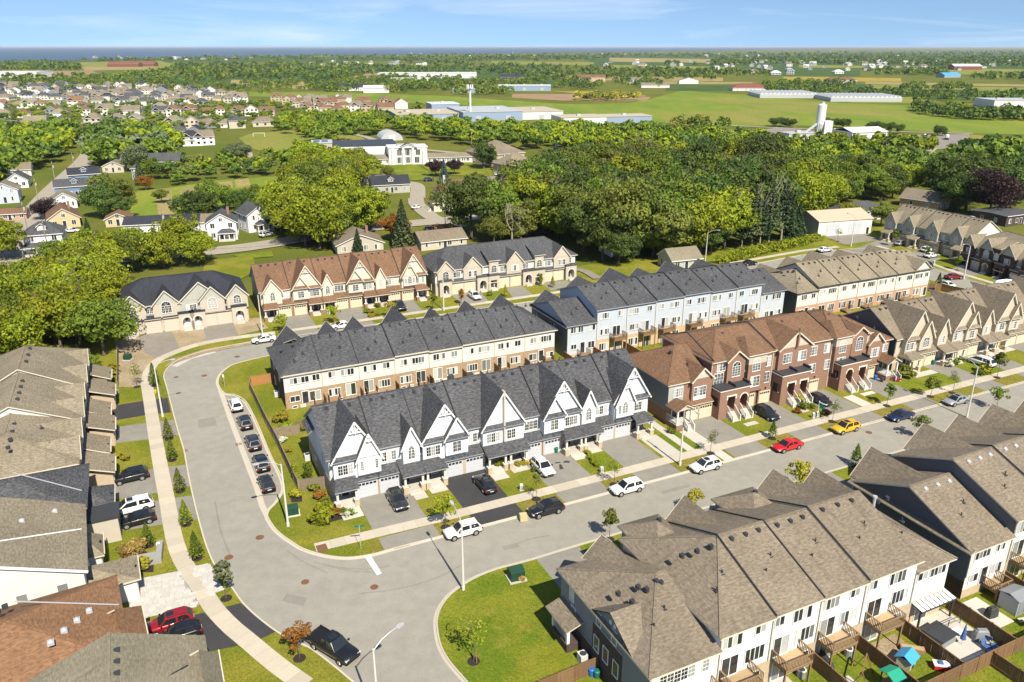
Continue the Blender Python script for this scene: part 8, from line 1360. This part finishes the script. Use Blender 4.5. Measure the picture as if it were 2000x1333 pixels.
for a in [((90, 497), {'args': (22, 9.5, 9, 6.0, 8.6, 'hip', 'white', 'roof_grey', 'white foursquare house with a wrap porch at the road corner'), 'porch': (-5.4, 5.4, 2.4), 'dormer': True}), ((128, 446), {'args': (30, 9, 13, 3.4, 6.4, 'gy', 'yellow', 'roof_brown', 'tan bungalow with brown gable roof beside the left road'), 'chim': True}), ((232, 443), {'args': (20, 7.5, 7, 2.7, 4.4, 'gy', 'yellow', 'roof_brown', 'small tan outbuilding with brown roof near the meadow'), 'garage': True}), ((318, 458), {'args': (14, 22, 10, 3.6, 5.2, 'gx', 'white', 'roof_black', 'long white building with black roof behind the bright trees')}), ((436, 470), {'args': (16, 8.5, 9, 5.6, 8.2, 'gy', 'white', 'roof_grey', 'white cottage with grey gable and a dark green porch'), 'porch': (-1, 3.6, 2), 'chim': True}), ((405, 452), {'args': (16, 8, 7, 3.2, 5, 'gx', 'white', 'roof_taupe', 'low white wing beside the white cottage')}), ((512, 452), {'args': (40, 8.5, 9, 5.8, 8.4, 'gy', 'white', 'roof_grey', 'white house with blue grey roof and red chimney'), 'porch': (-2, 3.4, 2), 'chim': True}),
          ((35, 368), {'args': (25, 8, 11, 3.4, 6.2, 'gy', 'white', 'roof_grey', 'white gabled house left of the left road')}), ((12, 398), {'args': (25, 9, 10, 5.2, 7.6, 'gy', 'blue_grey', 'roof_taupe', 'pale blue house cut by the left edge')}), ((40, 345), {'args': (25, 9, 9, 3.2, 5.6, 'gx', 'cream', 'roof_taupe', 'cream house farther up the left road')}), ((150, 386), {'args': (28, 14, 9, 4.6, 6.8, 'gx', 'far_blue', 'roof_grey', 'dark blue house on the right of the left road, nearest'), 'dormer': True}), ((168, 362), {'args': (28, 12, 9, 4.8, 7.0, 'gx', 'far_blue', 'roof_black', 'dark blue house on the right of the left road, farther'), 'dormer': True}), ((206, 381), {'args': (20, 8, 6, 2.8, 4.2, 'gx', 'sand', 'roof_taupe', 'small garage with taupe roof behind the blue houses')}), ((128, 408), {'args': (28, 8, 10, 3.4, 5.8, 'gy', 'white', 'roof_sage', 'low white house with green grey roof below the blue houses')}), ((20, 432), {'args': (20, 10, 6, 2.6, 3.8, 'gx', 'brick_rose', 'roof_brown', 'low tan garage at the left edge')}),
          ((322, 336), {'args': (10, 14, 10, 5, 8.2, 'gx', 'redroof', 'roof_grey', 'barn with red lower wall and solar panels')}), ((238, 320), {'args': (15, 13, 9, 4.4, 6.8, 'gx', 'slate_light', 'roof_grey', 'grey house by the purple tree')}), ((222, 338), {'args': (15, 9, 9, 3.2, 5.2, 'gy', 'sand', 'roof_taupe', 'tan house below the grey one')}), ((270, 352), {'args': (20, 4.5, 4.5, 5.4, 6.8, 'hip', 'slate_light', 'roof_grey', 'tiny two storey house beside the feathery conifer')}),
          ((765, 378), {'args': (18, 15, 9, 3.8, 6.6, 'gx', 'sage', 'roof_black', 'cottage with black roof below the school lawn'), 'dormer': True}), ((728, 360), {'args': (18, 12, 8, 3, 3.6, 'hip', 'sand', 'roof_tan', 'flat pale annex near the black roofed cottage')}), ((705, 496), {'args': (20, 13, 11, 3.0, 5.6, 'gy', 'stucco', 'roof_taupe', 'brown roofed house behind the brown row'), 'chim': True}), ((868, 486), {'args': (25, 14, 9, 2.8, 4.8, 'gx', 'sand', 'roof_taupe', 'low house with brown roof and cedar deck behind the stone row')}), ((1590, 396), {'args': (30, 15, 12, 3.2, 6.4, 'hip', 'cream', 'roof_grey', 'house with slate grey hip roof among the right trees')}), ((1692, 428), {'args': (25, 17, 9, 3.0, 5.2, 'hip', 'sage', 'roof_grey', 'low grey bungalow with covered porch behind the cream garage'), 'porch': (2, 7, 2.6)}), ((1843, 410), {'args': (40, 9, 14, 3.4, 6.2, 'gy', 'brick_rose', 'roof_taupe', 'brick bungalow with brown roof and pale gable on the right')}), ((1990, 440), {'args': (25, 14, 12, 3.6, 3.9, 'gx', 'brick_dark', 'roof_grey', 'flat roofed brown house with open garage at the right edge'), 'garage': True}), ((1990, 345), {'args': (30, 8, 8, 4, 7, 'gy', 'white', 'roof_grey', 'white gabled house peeping through the right trees')}), ((1315, 340), {'args': (25, 12, 9, 5, 8, 'hip', 'slate_light', 'roof_black', 'dark roofed house with brick chimney deep in the wood'), 'chim': True}), ((1222, 500), {'args': (20, 9, 8, 4, 6.2, 'gy', 'white', 'roof_taupe', 'white house half hidden in the wood edge'), 'chim': True}), ((1312, 455), {'args': (20, 8, 8, 5.5, 7.6, 'gy', 'white', 'roof_black', 'narrow white house buried in the dark wood')}), ((1340, 528), {'args': (20, 9, 7, 3.2, 5.4, 'gx', 'sage', 'roof_sage', 'mossy roof at the edge of the wood behind the blue row')}), ((660, 395), {'args': (20, 10, 8, 3.6, 5.6, 'gx', 'sand', 'roof_taupe', 'house roof showing through the bright grove')})]:
    k_ = dict(a[1]); ar = k_.pop('args'); house(*a[0], *ar, **k_)
# stone mansion with porch
H = house(905, 412, 20, 15, 13, 6.6, 10.2, 'hip', 'stucco', 'roof_brown', 'stone mansion with brown hipped roof and two chimneys', chim=True, cat='mansion', name='mansion')
MB().box(-5, -4.2, 8, 8.8, 6, 11.6).build('chimney', M['stucco'], H); MB().box(-10.5, -7.5, 1, 7, 0, 3.4).build('porch_wing', M['trim_cream'], H); simple_roof(H, -11, -7.5, .5, 7.5, 3.4, 4.3, 'hip', 'roof_brown', name='porch_roof', ov=.3); gable(H, 0, 2.2, 9.0, 6.6, -.6, None, ('roof_brown', 'trim_white'), 'stucco', .1, (6.6, .55, 0), truss=False, vent=False)
for i in range(4): MB().box(-13+.4*i, -12.6+.4*i, 1.5, 6.5, 0, .3+.3*i).build('step', M['slabwhite'], H)
S_ = bldg('pergola', 'reddish wooden pergola behind the grey roofed stone row', 'pergola', 872, 462, 25)
for x in (-3, 3):
    for y in (0, 5): MB().box(x-.1, x+.1, y-.1, y+.1, 0, 2.6).build('post', M['fence_new'], S_)
for i in range(9): MB().box(-3.6, 3.6, i*.62, i*.62+.2, 2.6, 2.8).build('rafter', M['fence_new'], S_)
# school: white hall, entrance block with tall windows, two low wings
S_ = bldg('school', 'white school with columned entrance block and low grey roofed wings', 'school', 798, 322, 13)
MB().box(-9.5, 9.5, 0, 12, 0, 8.2).build('entrance_block', M['ind_white'], S_); MB().box(-9.8, 9.8, -.3, 12.3, 8.2, 8.6).build('cornice', M['trim_white'], S_); MB().box(-5, 5, 3, 9, 8.6, 9.3).build('roof_light', M['ind_grey'], S_)
for x in (-4.6, 0, 4.6):
    for z in (.9, 4.6): window(S_, x, -.02, z, 2.8, 2.8, 4, 2, 'F', grid=False)
for x in (-7.6, -2.3, 2.3, 7.6): MB().box(x-.5, x+.5, -.8, 0, 0, 8.1).build('column', M['trim_white'], S_)
gable(S_, 0, 4.2, 10.2, 8.6, -.9, 6, ('roof_grey', 'trim_white'), 'ind_white', 8.2, (8.6, .5, 0), truss=False, vent=False)
for x0, x1 in ((-39, -9.5), (9.5, 34)):
    MB().box(x0, x1, 1, 11, 0, 3.1).build('wing', M['ind_white'], S_); simple_roof(S_, x0, x1, 1, 11, 3.1, 4.6, 'gx', 'roof_tan', name='wing_roof')
    n = 10
    for i in range(n): window(S_, x0+(x1-x0)*(i+.5)/n, 1, 1.0, 1.8, 1.3, 3, 1, 'F', grid=False)
S2_ = bldg('sports_hall', 'white sports hall with brown entrance tower beside the school', 'hall', 695, 318, 13); MB().box(-15, 21, 0, 26, 0, 8.0).build('wall', M['ind_white'], S2_); MB().box(-15.2, 21.2, -.2, 26.2, 8.0, 8.4).build('roof', M['charcoal'], S2_); MB().box(-21, -11, -1, 12, 0, 10).build('tower', M['ind_tan'], S2_); MB().box(-21.2, -10.8, -1.2, 12.2, 10, 10.4).build('tower_roof', M['ind_grey'], S2_)
for i in range(5): window(S2_, -20+1.9*i, -1, 1.2, 1.4, 7.2, 1, 4, 'F', grid=True)
for i in range(2): MB().box(-20+4*i, -17+4*i, 2, 9, 10.4, 10.6).build('solar_panel', M['pane_dark'], S2_)
S_ = bldg('quonset_hut', 'arched metal hut on the slope behind the school', 'hut', 766, 275, 20); mb = MB()
for i in range(10):
    a, b = math.pi*i/10, math.pi*(i+1)/10; mb.poly([(7*math.cos(a), 0, 5.4*math.sin(a)), (7*math.cos(a), 16, 5.4*math.sin(a)), (7*math.cos(b), 16, 5.4*math.sin(b)), (7*math.cos(b), 0, 5.4*math.sin(b))])
mb.poly([(7*math.cos(math.pi*i/10), 0, 5.4*math.sin(math.pi*i/10)) for i in range(11)]); mb.build('shell', M['ind_grey'], S_); MB().box(-2, 2, -.1, .1, 0, 3.4).build('door', M['ind_white'], S_)
H = house(992, 322, 35, 20, 22, 5.6, 11.0, 'hip', 'brick_beige', 'roof_taupe', 'church hall with broad brown hipped roof', cat='church hall', name='church_hall'); H = house(1022, 338, 35, 15, 14, 4.2, 8.4, 'hip', 'brick_beige', 'roof_tan', 'square annex with pyramid roof by the church car park', cat='annex', name='church_annex')
# cream garage with two doors
S_ = bldg('garage', 'cream metal garage with two white doors by the forecourt', 'garage', 1596, 464, 16); L_ = math.hypot(*(G(1660, 447)-G(1596, 464)).xy); 
MB().box(0, L_, 0, 13, 0, 5.0).poly([(0, 0, 5), (0, 13, 5), (0, 6.5, 6.9)]).poly([(L_, 0, 5), (L_, 13, 5), (L_, 6.5, 6.9)]).build('wall', M['cream'], S_); simple_roof(S_, 0, L_, 0, 13, 5.0, 7.0, 'gx', 'ind_tan', 'trim_cream', .3)
for x in (L_*.27, L_*.68): garage_door(S_, x, -.02, 4.6, 3.8, 'gar_white', False)
door(S_, L_*.93, -.02, 0); MB().poly([(-.02, 0, 0), (-.02, 13, 0), (-.02, 13, 5), (-.02, 6.5, 6.8), (-.02, 0, 5)]).build('side_wall', M['sage'], S_)
# works, greenhouses, barns
def works(px, py, deg, parts, label, cat='factory', name='factory', group=None, lights=True):
    S_ = bldg(name, label, cat, px, py, deg, group)
    for i, (x0, x1, y0, y1, h, wl, rf) in enumerate(parts):
        MB().box(x0, x1, y0, y1, 0, h).build('wall', M[wl], S_); MB().box(x0-.3, x1+.3, y0-.3, y1+.3, h, h+.4).build('roof', M[rf], S_)
        n = max(1, int((x1-x0)/22))
        for j in range(n): x = x0+(x1-x0)*(j+.5)/n; MB().box(x-2, x+2, y0-.35, y0-.02, .2, min(h*.6, 4)).build('loading_door', M['ind_grey'], S_); MB().box(x-1.5, x+1.5, (y0+y1)/2-1.2, (y0+y1)/2+1.2, h+.4, h+1.6).build('roof_unit', M['ind_grey'], S_)
    return S_
works(830, 238, 16, [(-22, 28, 0, 50, 5.5, 'ind_blue', 'ind_tan'), (28, 76, -12, 50, 7, 'ind_blue', 'ind_grey'), (76, 112, -6, 44, 6, 'ind_white', 'ind_tan'), (16, 40, 56, 84, 9, 'ind_blue', 'ind_white')], 'sprawling blue walled factory below the white tower'); works(1150, 243, 14, [(-22, 14, 0, 26, 5, 'ind_white', 'ind_tan'), (14, 52, 2, 24, 4.8, 'ind_blue', 'ind_tan')], 'low white factory block at the right end of the blue factory')
works(738, 154, 4, [(0, 180, 0, 60, 9, 'ind_white', 'ind_white')], 'very long white warehouse in front of the far woods', 'warehouse', 'warehouse'); works(972, 178, -1, [(0, 70, 0, 28, 6.5, 'ind_blue', 'ind_white')], 'long blue shed with white roof beyond the green field', 'shed', 'industrial_shed'); works(884, 182, 4, [(0, 46, 0, 18, 4.5, 'ind_blue', 'ind_grey')], 'low blue grey barn left of the long shed', 'barn', 'barn'); works(1940, 212, -4, [(0, 150, 0, 40, 7, 'ind_white', 'ind_grey')], 'grey roofed depot at the right edge beyond the field', 'depot', 'depot'); works(-20, 152, 2, [(0, 88, 0, 60, 10, 'ind_white', 'ind_white')], 'long white covered building at the far left', 'warehouse', 'warehouse')
S_ = works(1662, 282, 16, [(0, 25, 0, 18, 6.5, 'ind_white', 'ind_white')], 'white gabled shed of the concrete plant', 'shed', 'plant_shed'); simple_roof(S_, 0, 25, 0, 18, 6.9, 9, 'gx', 'ind_white', 'ind_white')
S_ = bldg('silo', 'tall white cement silo of the concrete plant', 'silo', 1598, 271, 0); MB().cyl((0, 0, 9), (0, 0, 20.5), 2.7, 2.7, 18).cyl((0, 0, 20.5), (0, 0, 21.4), 2.7, 1.2, 18).cyl((0, 0, 3.5), (0, 0, 9), .9, 2.7, 14).build('tank', M['ind_white'], S_)
for i in range(4): a = R(45+90*i); MB().bar((2.6*math.cos(a), 2.6*math.sin(a), 0), (2.6*math.cos(a), 2.6*math.sin(a), 9.5), .5, .5).build('leg', M['ind_grey'], S_)
MB().bar((-16, -8, 1), (-1, 0, 10), 1.2, 1.0).build('conveyor', M['ind_grey'], S_); MB().box(2, 7, -3, 3, 3, 11).build('batch_house', M['ind_white'], S_); MB().cyl((0, 0, 21.4), (0, 0, 22.4), 1.2, 1.2, 10).build('filter', M['ind_grey'], S_)
works(1540, 275, 18, [(0, 20, 0, 10, 4, 'ind_grey', 'ind_grey')], 'low grey hopper house left of the silo', 'shed', 'plant_shed'); works(1434, 276, 18, [(0, 9, 0, 6, 5, 'ind_white', 'ind_white')], 'small white tank house at the yard end', 'shed', 'plant_shed')
S_ = bldg('communication_tower', 'slender white tower with a ring of antennas above the factory', 'tower', 919, 238, 0); MB().cyl((0, 0, 0), (0, 0, 26), 1.1, .8, 12).build('mast', M['ind_white'], S_); MB().cyl((0, 0, 25), (0, 0, 25.4), 2.4, 2.4, 12).build('platform', M['ind_grey'], S_)
for i in range(9): a = R(40*i); MB().box(2.3*math.cos(a)-.25, 2.3*math.cos(a)+.25, 2.3*math.sin(a)-.25, 2.3*math.sin(a)+.25, 24.5, 27.5).build('antenna', M['whitep'], S_)
def greenhouse(px, py, deg, n, w_, d, label):
    S_ = bldg('greenhouse', label, 'greenhouse', px, py, deg, 'greenhouses'); MB().box(0, n*w_, 0, d, 0, 4).build('wall', M['ind_grey'], S_)
    for i in range(n): mb = MB().slab([(i*w_, 0, 4), (i*w_+w_/2, 0, 6.2), (i*w_+w_/2, d, 6.2), (i*w_, d, 4)], .1).slab([(i*w_+w_/2, 0, 6.2), (i*w_+w_, 0, 4), (i*w_+w_, d, 4), (i*w_+w_/2, d, 6.2)], .1); mb.poly([(i*w_, 0, 4), (i*w_+w_, 0, 4), (i*w_+w_/2, 0, 6.2)]); mb.build('glass_roof', [M['ind_white'], M['ind_grey']], S_)
greenhouse(1484, 192, -3, 14, 4.6, 60, 'ridged greenhouse on the field, left of two'); greenhouse(1622, 199, -4, 16, 4.6, 60, 'ridged greenhouse on the field, right of two')
for a in [(700, 178, 6, 24, 14, 5, 9, 'gx', 'white', 'roof_black', 'white farmhouse with black roof at the field edge'), (672, 178, 6, 16, 12, 5, 9, 'gx', 'white', 'roof_black', 'smaller white farmhouse left of the other'), (735, 182, 8, 32, 20, 6, 9, 'gx', 'ind_white', 'ind_white', 'white hangar like barn at the field edge'), (1232, 163, 0, 22, 14, 6, 9, 'gx', 'white', 'roof_taupe', 'white farmhouse beyond the golden strip'), (1155, 160, 0, 46, 16, 7, 11, 'gx', 'brick_tan', 'roof_brown', 'brown roofed inn among the far trees'), (1465, 178, 0, 46, 22, 4, 9, 'hip', 'cream', 'redroof', 'red roofed farmhouse beside the greenhouse field'), (1645, 163, 0, 46, 20, 5, 9, 'hip', 'cream', 'roof_brown', 'long ranch house on the far strip fields'), (1890, 137, 0, 70, 30, 9, 14, 'gx', 'redroof', 'ind_white', 'red barn with white roof on the far right'), (240, 131, 0, 90, 30, 8, 14, 'gx', 'redroof', 'redroof', 'dark red barn near the lake shore, left'), (275, 130, 0, 80, 30, 8, 14, 'gx', 'redroof', 'redroof', 'dark red barn near the lake shore, right'), (800, 162, 4, 60, 16, 5, 8, 'gx', 'ind_white', 'ind_grey', 'low white farm sheds among hedges'), (1000, 158, 0, 40, 20, 6, 10, 'gx', 'slate', 'roof_black', 'black roofed house in the far hedges'), (1860, 152, 20, 40, 20, 5, 9, 'gx', 'ind_blue', 'skyblue', 'blue roofed barn on the right fields'), (1280, 172, 0, 40, 14, 4, 7, 'gx', 'cream', 'roof_taupe', 'low bungalow at the nursery beds'), (1345, 164, 0, 30, 14, 5, 9, 'gy', 'white', 'roof_taupe', 'white cottage in the nursery hedges')]:
    house(*a[:10], a[10], wins=a[0] in (700, 672, 1232, 1155, 1465, 1645))
S_ = bldg('goal', 'white football goal on the playing field', 'goal', 506, 268, 5); MB().box(-3.7, -3.5, -.1, .1, 0, 2.5).box(3.5, 3.7, -.1, .1, 0, 2.5).box(-3.7, 3.7, -.1, .1, 2.4, 2.6).build('frame', M['whitep'], S_)
rb = np.random.default_rng(77); FB = {}
def far_house(px, py, deg, k_, roofm, wallm, label, group, s=1.0):
    key = (k_, roofm, wallm)
    if key not in FB:
        w_, d, ze, zr, kind = [(12, 10, 5.2, 8.2, 'hip'), (13, 11, 5.2, 8.6, 'gx'), (10, 13, 4.8, 8.2, 'gy'), (15, 11, 3.4, 6.4, 'hip'), (11, 11, 5.6, 8.4, 'hip')][k_]; mb = MB().box(-w_/2, w_/2, 0, d, 0, ze)
        if kind == 'gx': [mb.poly([(x, 0, ze), (x, d, ze), (x, d/2, zr-.1)]) for x in (-w_/2, w_/2)]
        if kind == 'gy': mb.poly([(-w_/2, 0, ze), (w_/2, 0, ze), (0, 0, zr-.1)])
        wl = mb.mesh('wall', M[wallm]); T_ = bpy.data.objects.new('t', None); COL.objects.link(T_); r = simple_roof(T_, -w_/2, w_/2, 0, d, ze, zr, kind, roofm); gb = MB()
        if k_ in (0, 1, 4): gb.slab([(-w_*.45, -.9, ze-.1), (-w_*.2, -.9, zr-1), (-w_*.2, d*.45, zr-1), (-w_*.45, d*.1, ze-.1)], .2).slab([(-w_*.2, -.9, zr-1), (w_*.05, -.9, ze-.1), (w_*.05, d*.1, ze-.1), (-w_*.2, d*.45, zr-1)], .2)
        gm = gb.mesh('gable_roof', [M[roofm], M['trim_white']]) if gb.f else None; rm = r.data; bpy.data.objects.remove(r); bpy.data.objects.remove(T_); wb = MB()
        for z in ([1.0, 3.6] if ze > 4.5 else [1.0]):
            for x in (-w_*.3, w_*.05, w_*.34): wb.poly([(x-.7, -.03, z), (x+.7, -.03, z), (x+.7, -.03, z+1.3), (x-.7, -.03, z+1.3)])
        FB[key] = (wl, rm, gm, wb.mesh('window', M['pane_dark']))
    H = thing('suburban_house', label, 'house', G(px, py, 0), R(deg), group); H.scale = (s, s, s); wl, rm, gm, wm = FB[key]; obj('wall', wl, H); obj('roof', rm, H); obj('window', wm, H)
    if gm: obj('gable_roof', gm, H)
RN = {'roof_grey': 'dark grey', 'roof_taupe': 'brown grey', 'roof_tan': 'tan', 'roof_brown': 'brown', 'roof_rust': 'rust', 'roof_black': 'black', 'roof_sage': 'pale'}; WN = {'white': 'white', 'cream': 'cream', 'sand': 'tan', 'brick_rose': 'brick', 'brick_beige': 'beige brick', 'slate_light': 'grey'}
def rowof(x0, x1, y0, y1, step, roofs, walls, where, deg, jit=3, grp=None):
    x = x0
    while x < x1:
        t = (x-x0)/(x1-x0+1e-6); rf = roofs[rb.integers(len(roofs))]; wl = walls[rb.integers(len(walls))]
        far_house(x+rb.uniform(-2, 2), y0+(y1-y0)*t+rb.uniform(-jit, jit)*.5, deg+rb.uniform(-9, 9)+(90 if rb.uniform() < .3 else 0), int(rb.integers(5)), rf, wl, '%s house with %s roof %s' % (WN[wl], RN[rf], where), 'suburban houses '+where, rb.uniform(.9, 1.12)); x += step*rb.uniform(.85, 1.15)
DKR = ['roof_grey', 'roof_taupe', 'roof_taupe', 'roof_grey', 'roof_tan', 'roof_black']; LT = ['white', 'cream', 'sand', 'cream', 'slate_light']
for y, x1, st in [(171, 330, 21), (176, 400, 22), (182, 430, 24), (188, 470, 25), (195, 480, 27)]: rowof(-4, x1, y, y+3, st, DKR, LT, 'in the far left suburb', 10)
rowof(-5, 200, 214, 208, 22, ['roof_tan', 'roof_rust', 'roof_taupe'], ['white', 'cream'], 'in the terrace at the far left', 8); rowof(205, 480, 206, 202, 32, ['roof_taupe', 'roof_grey', 'roof_tan'], LT, 'beyond the suburb trees', 10); rowof(0, 330, 231, 222, 34, ['roof_taupe', 'roof_brown', 'roof_tan'], LT, 'in the second suburb street', 14); rowof(240, 540, 228, 226, 32, ['roof_rust', 'roof_taupe', 'roof_grey', 'roof_brown'], ['brick_beige', 'cream', 'sand'], 'left of the playing field', 12); rowof(60, 300, 252, 246, 40, ['roof_taupe', 'roof_grey', 'roof_sage'], LT, 'above the garden trees on the left', 15); rowof(-10, 150, 268, 262, 44, ['roof_rust', 'roof_taupe'], ['brick_rose', 'cream'], 'behind the gardens at the left edge', 15); rowof(226, 420, 290, 284, 25, ['roof_black', 'roof_grey', 'roof_grey', 'roof_taupe'], ['white', 'slate_light', 'brick_rose'], 'in the cluster of dark town roofs', 18); rowof(240, 400, 276, 270, 30, ['roof_grey', 'roof_black', 'roof_sage'], ['white', 'slate_light'], 'behind the dark town roofs', 18); rowof(340, 560, 252, 246, 36, ['roof_grey', 'roof_sage', 'roof_taupe'], LT, 'near the corner of the playing field', 20)
BR = ['roof_brown', 'roof_taupe', 'roof_brown']
for y, x0, x1 in [(199, 540, 690), (205, 560, 760), (212, 575, 800), (219, 600, 790)]: rowof(x0, x1, y, y+1, 24, BR, ['sand', 'cream', 'brick_beige'], 'in the brown roofed subdivision', 12)
for y0, y1, x0, x1, n in [(124, 128, 600, 900, 16), (118, 133, 1180, 2000, 44), (130, 148, 1400, 1980, 26), (112, 118, 150, 620, 14), (103, 112, 700, 2000, 30)]:
    for _ in range(n): far_house(rb.uniform(x0, x1), rb.uniform(y0, y1), rb.uniform(-30, 30), int(rb.integers(4)), ['roof_taupe', 'ind_grey', 'roof_grey', 'ind_white'][rb.integers(4)], ['cream', 'ind_grey'][rb.integers(2)], 'tiny pale building far off in the farmland', 'tiny buildings in the distant farmland', rb.uniform(.8, 1.5))
RN['ind_white'] = 'white'
# air: a faint even haze over everything up to just above the camera
hz_ = MB().box(-30000, 30000, -320, 62000, -1.5, 60.0).build('haze', None or []); tag(hz_, 'thin pale haze', None, None, 'stuff')
km = bpy.data.materials.new('haze_air'); km.use_nodes = True; t_ = km.node_tree; t_.nodes.remove(t_.nodes['Principled BSDF']); pv = t_.nodes.new('ShaderNodeVolumePrincipled'); pv.inputs['Color'].default_value = (.80, .88, 1.0, 1); pv.inputs['Density'].default_value = HAZE; pv.inputs['Anisotropy'].default_value = 0.0
t_.links.new(pv.outputs[0], t_.nodes['Material Output'].inputs['Volume']); hz_.data.materials.append(km)
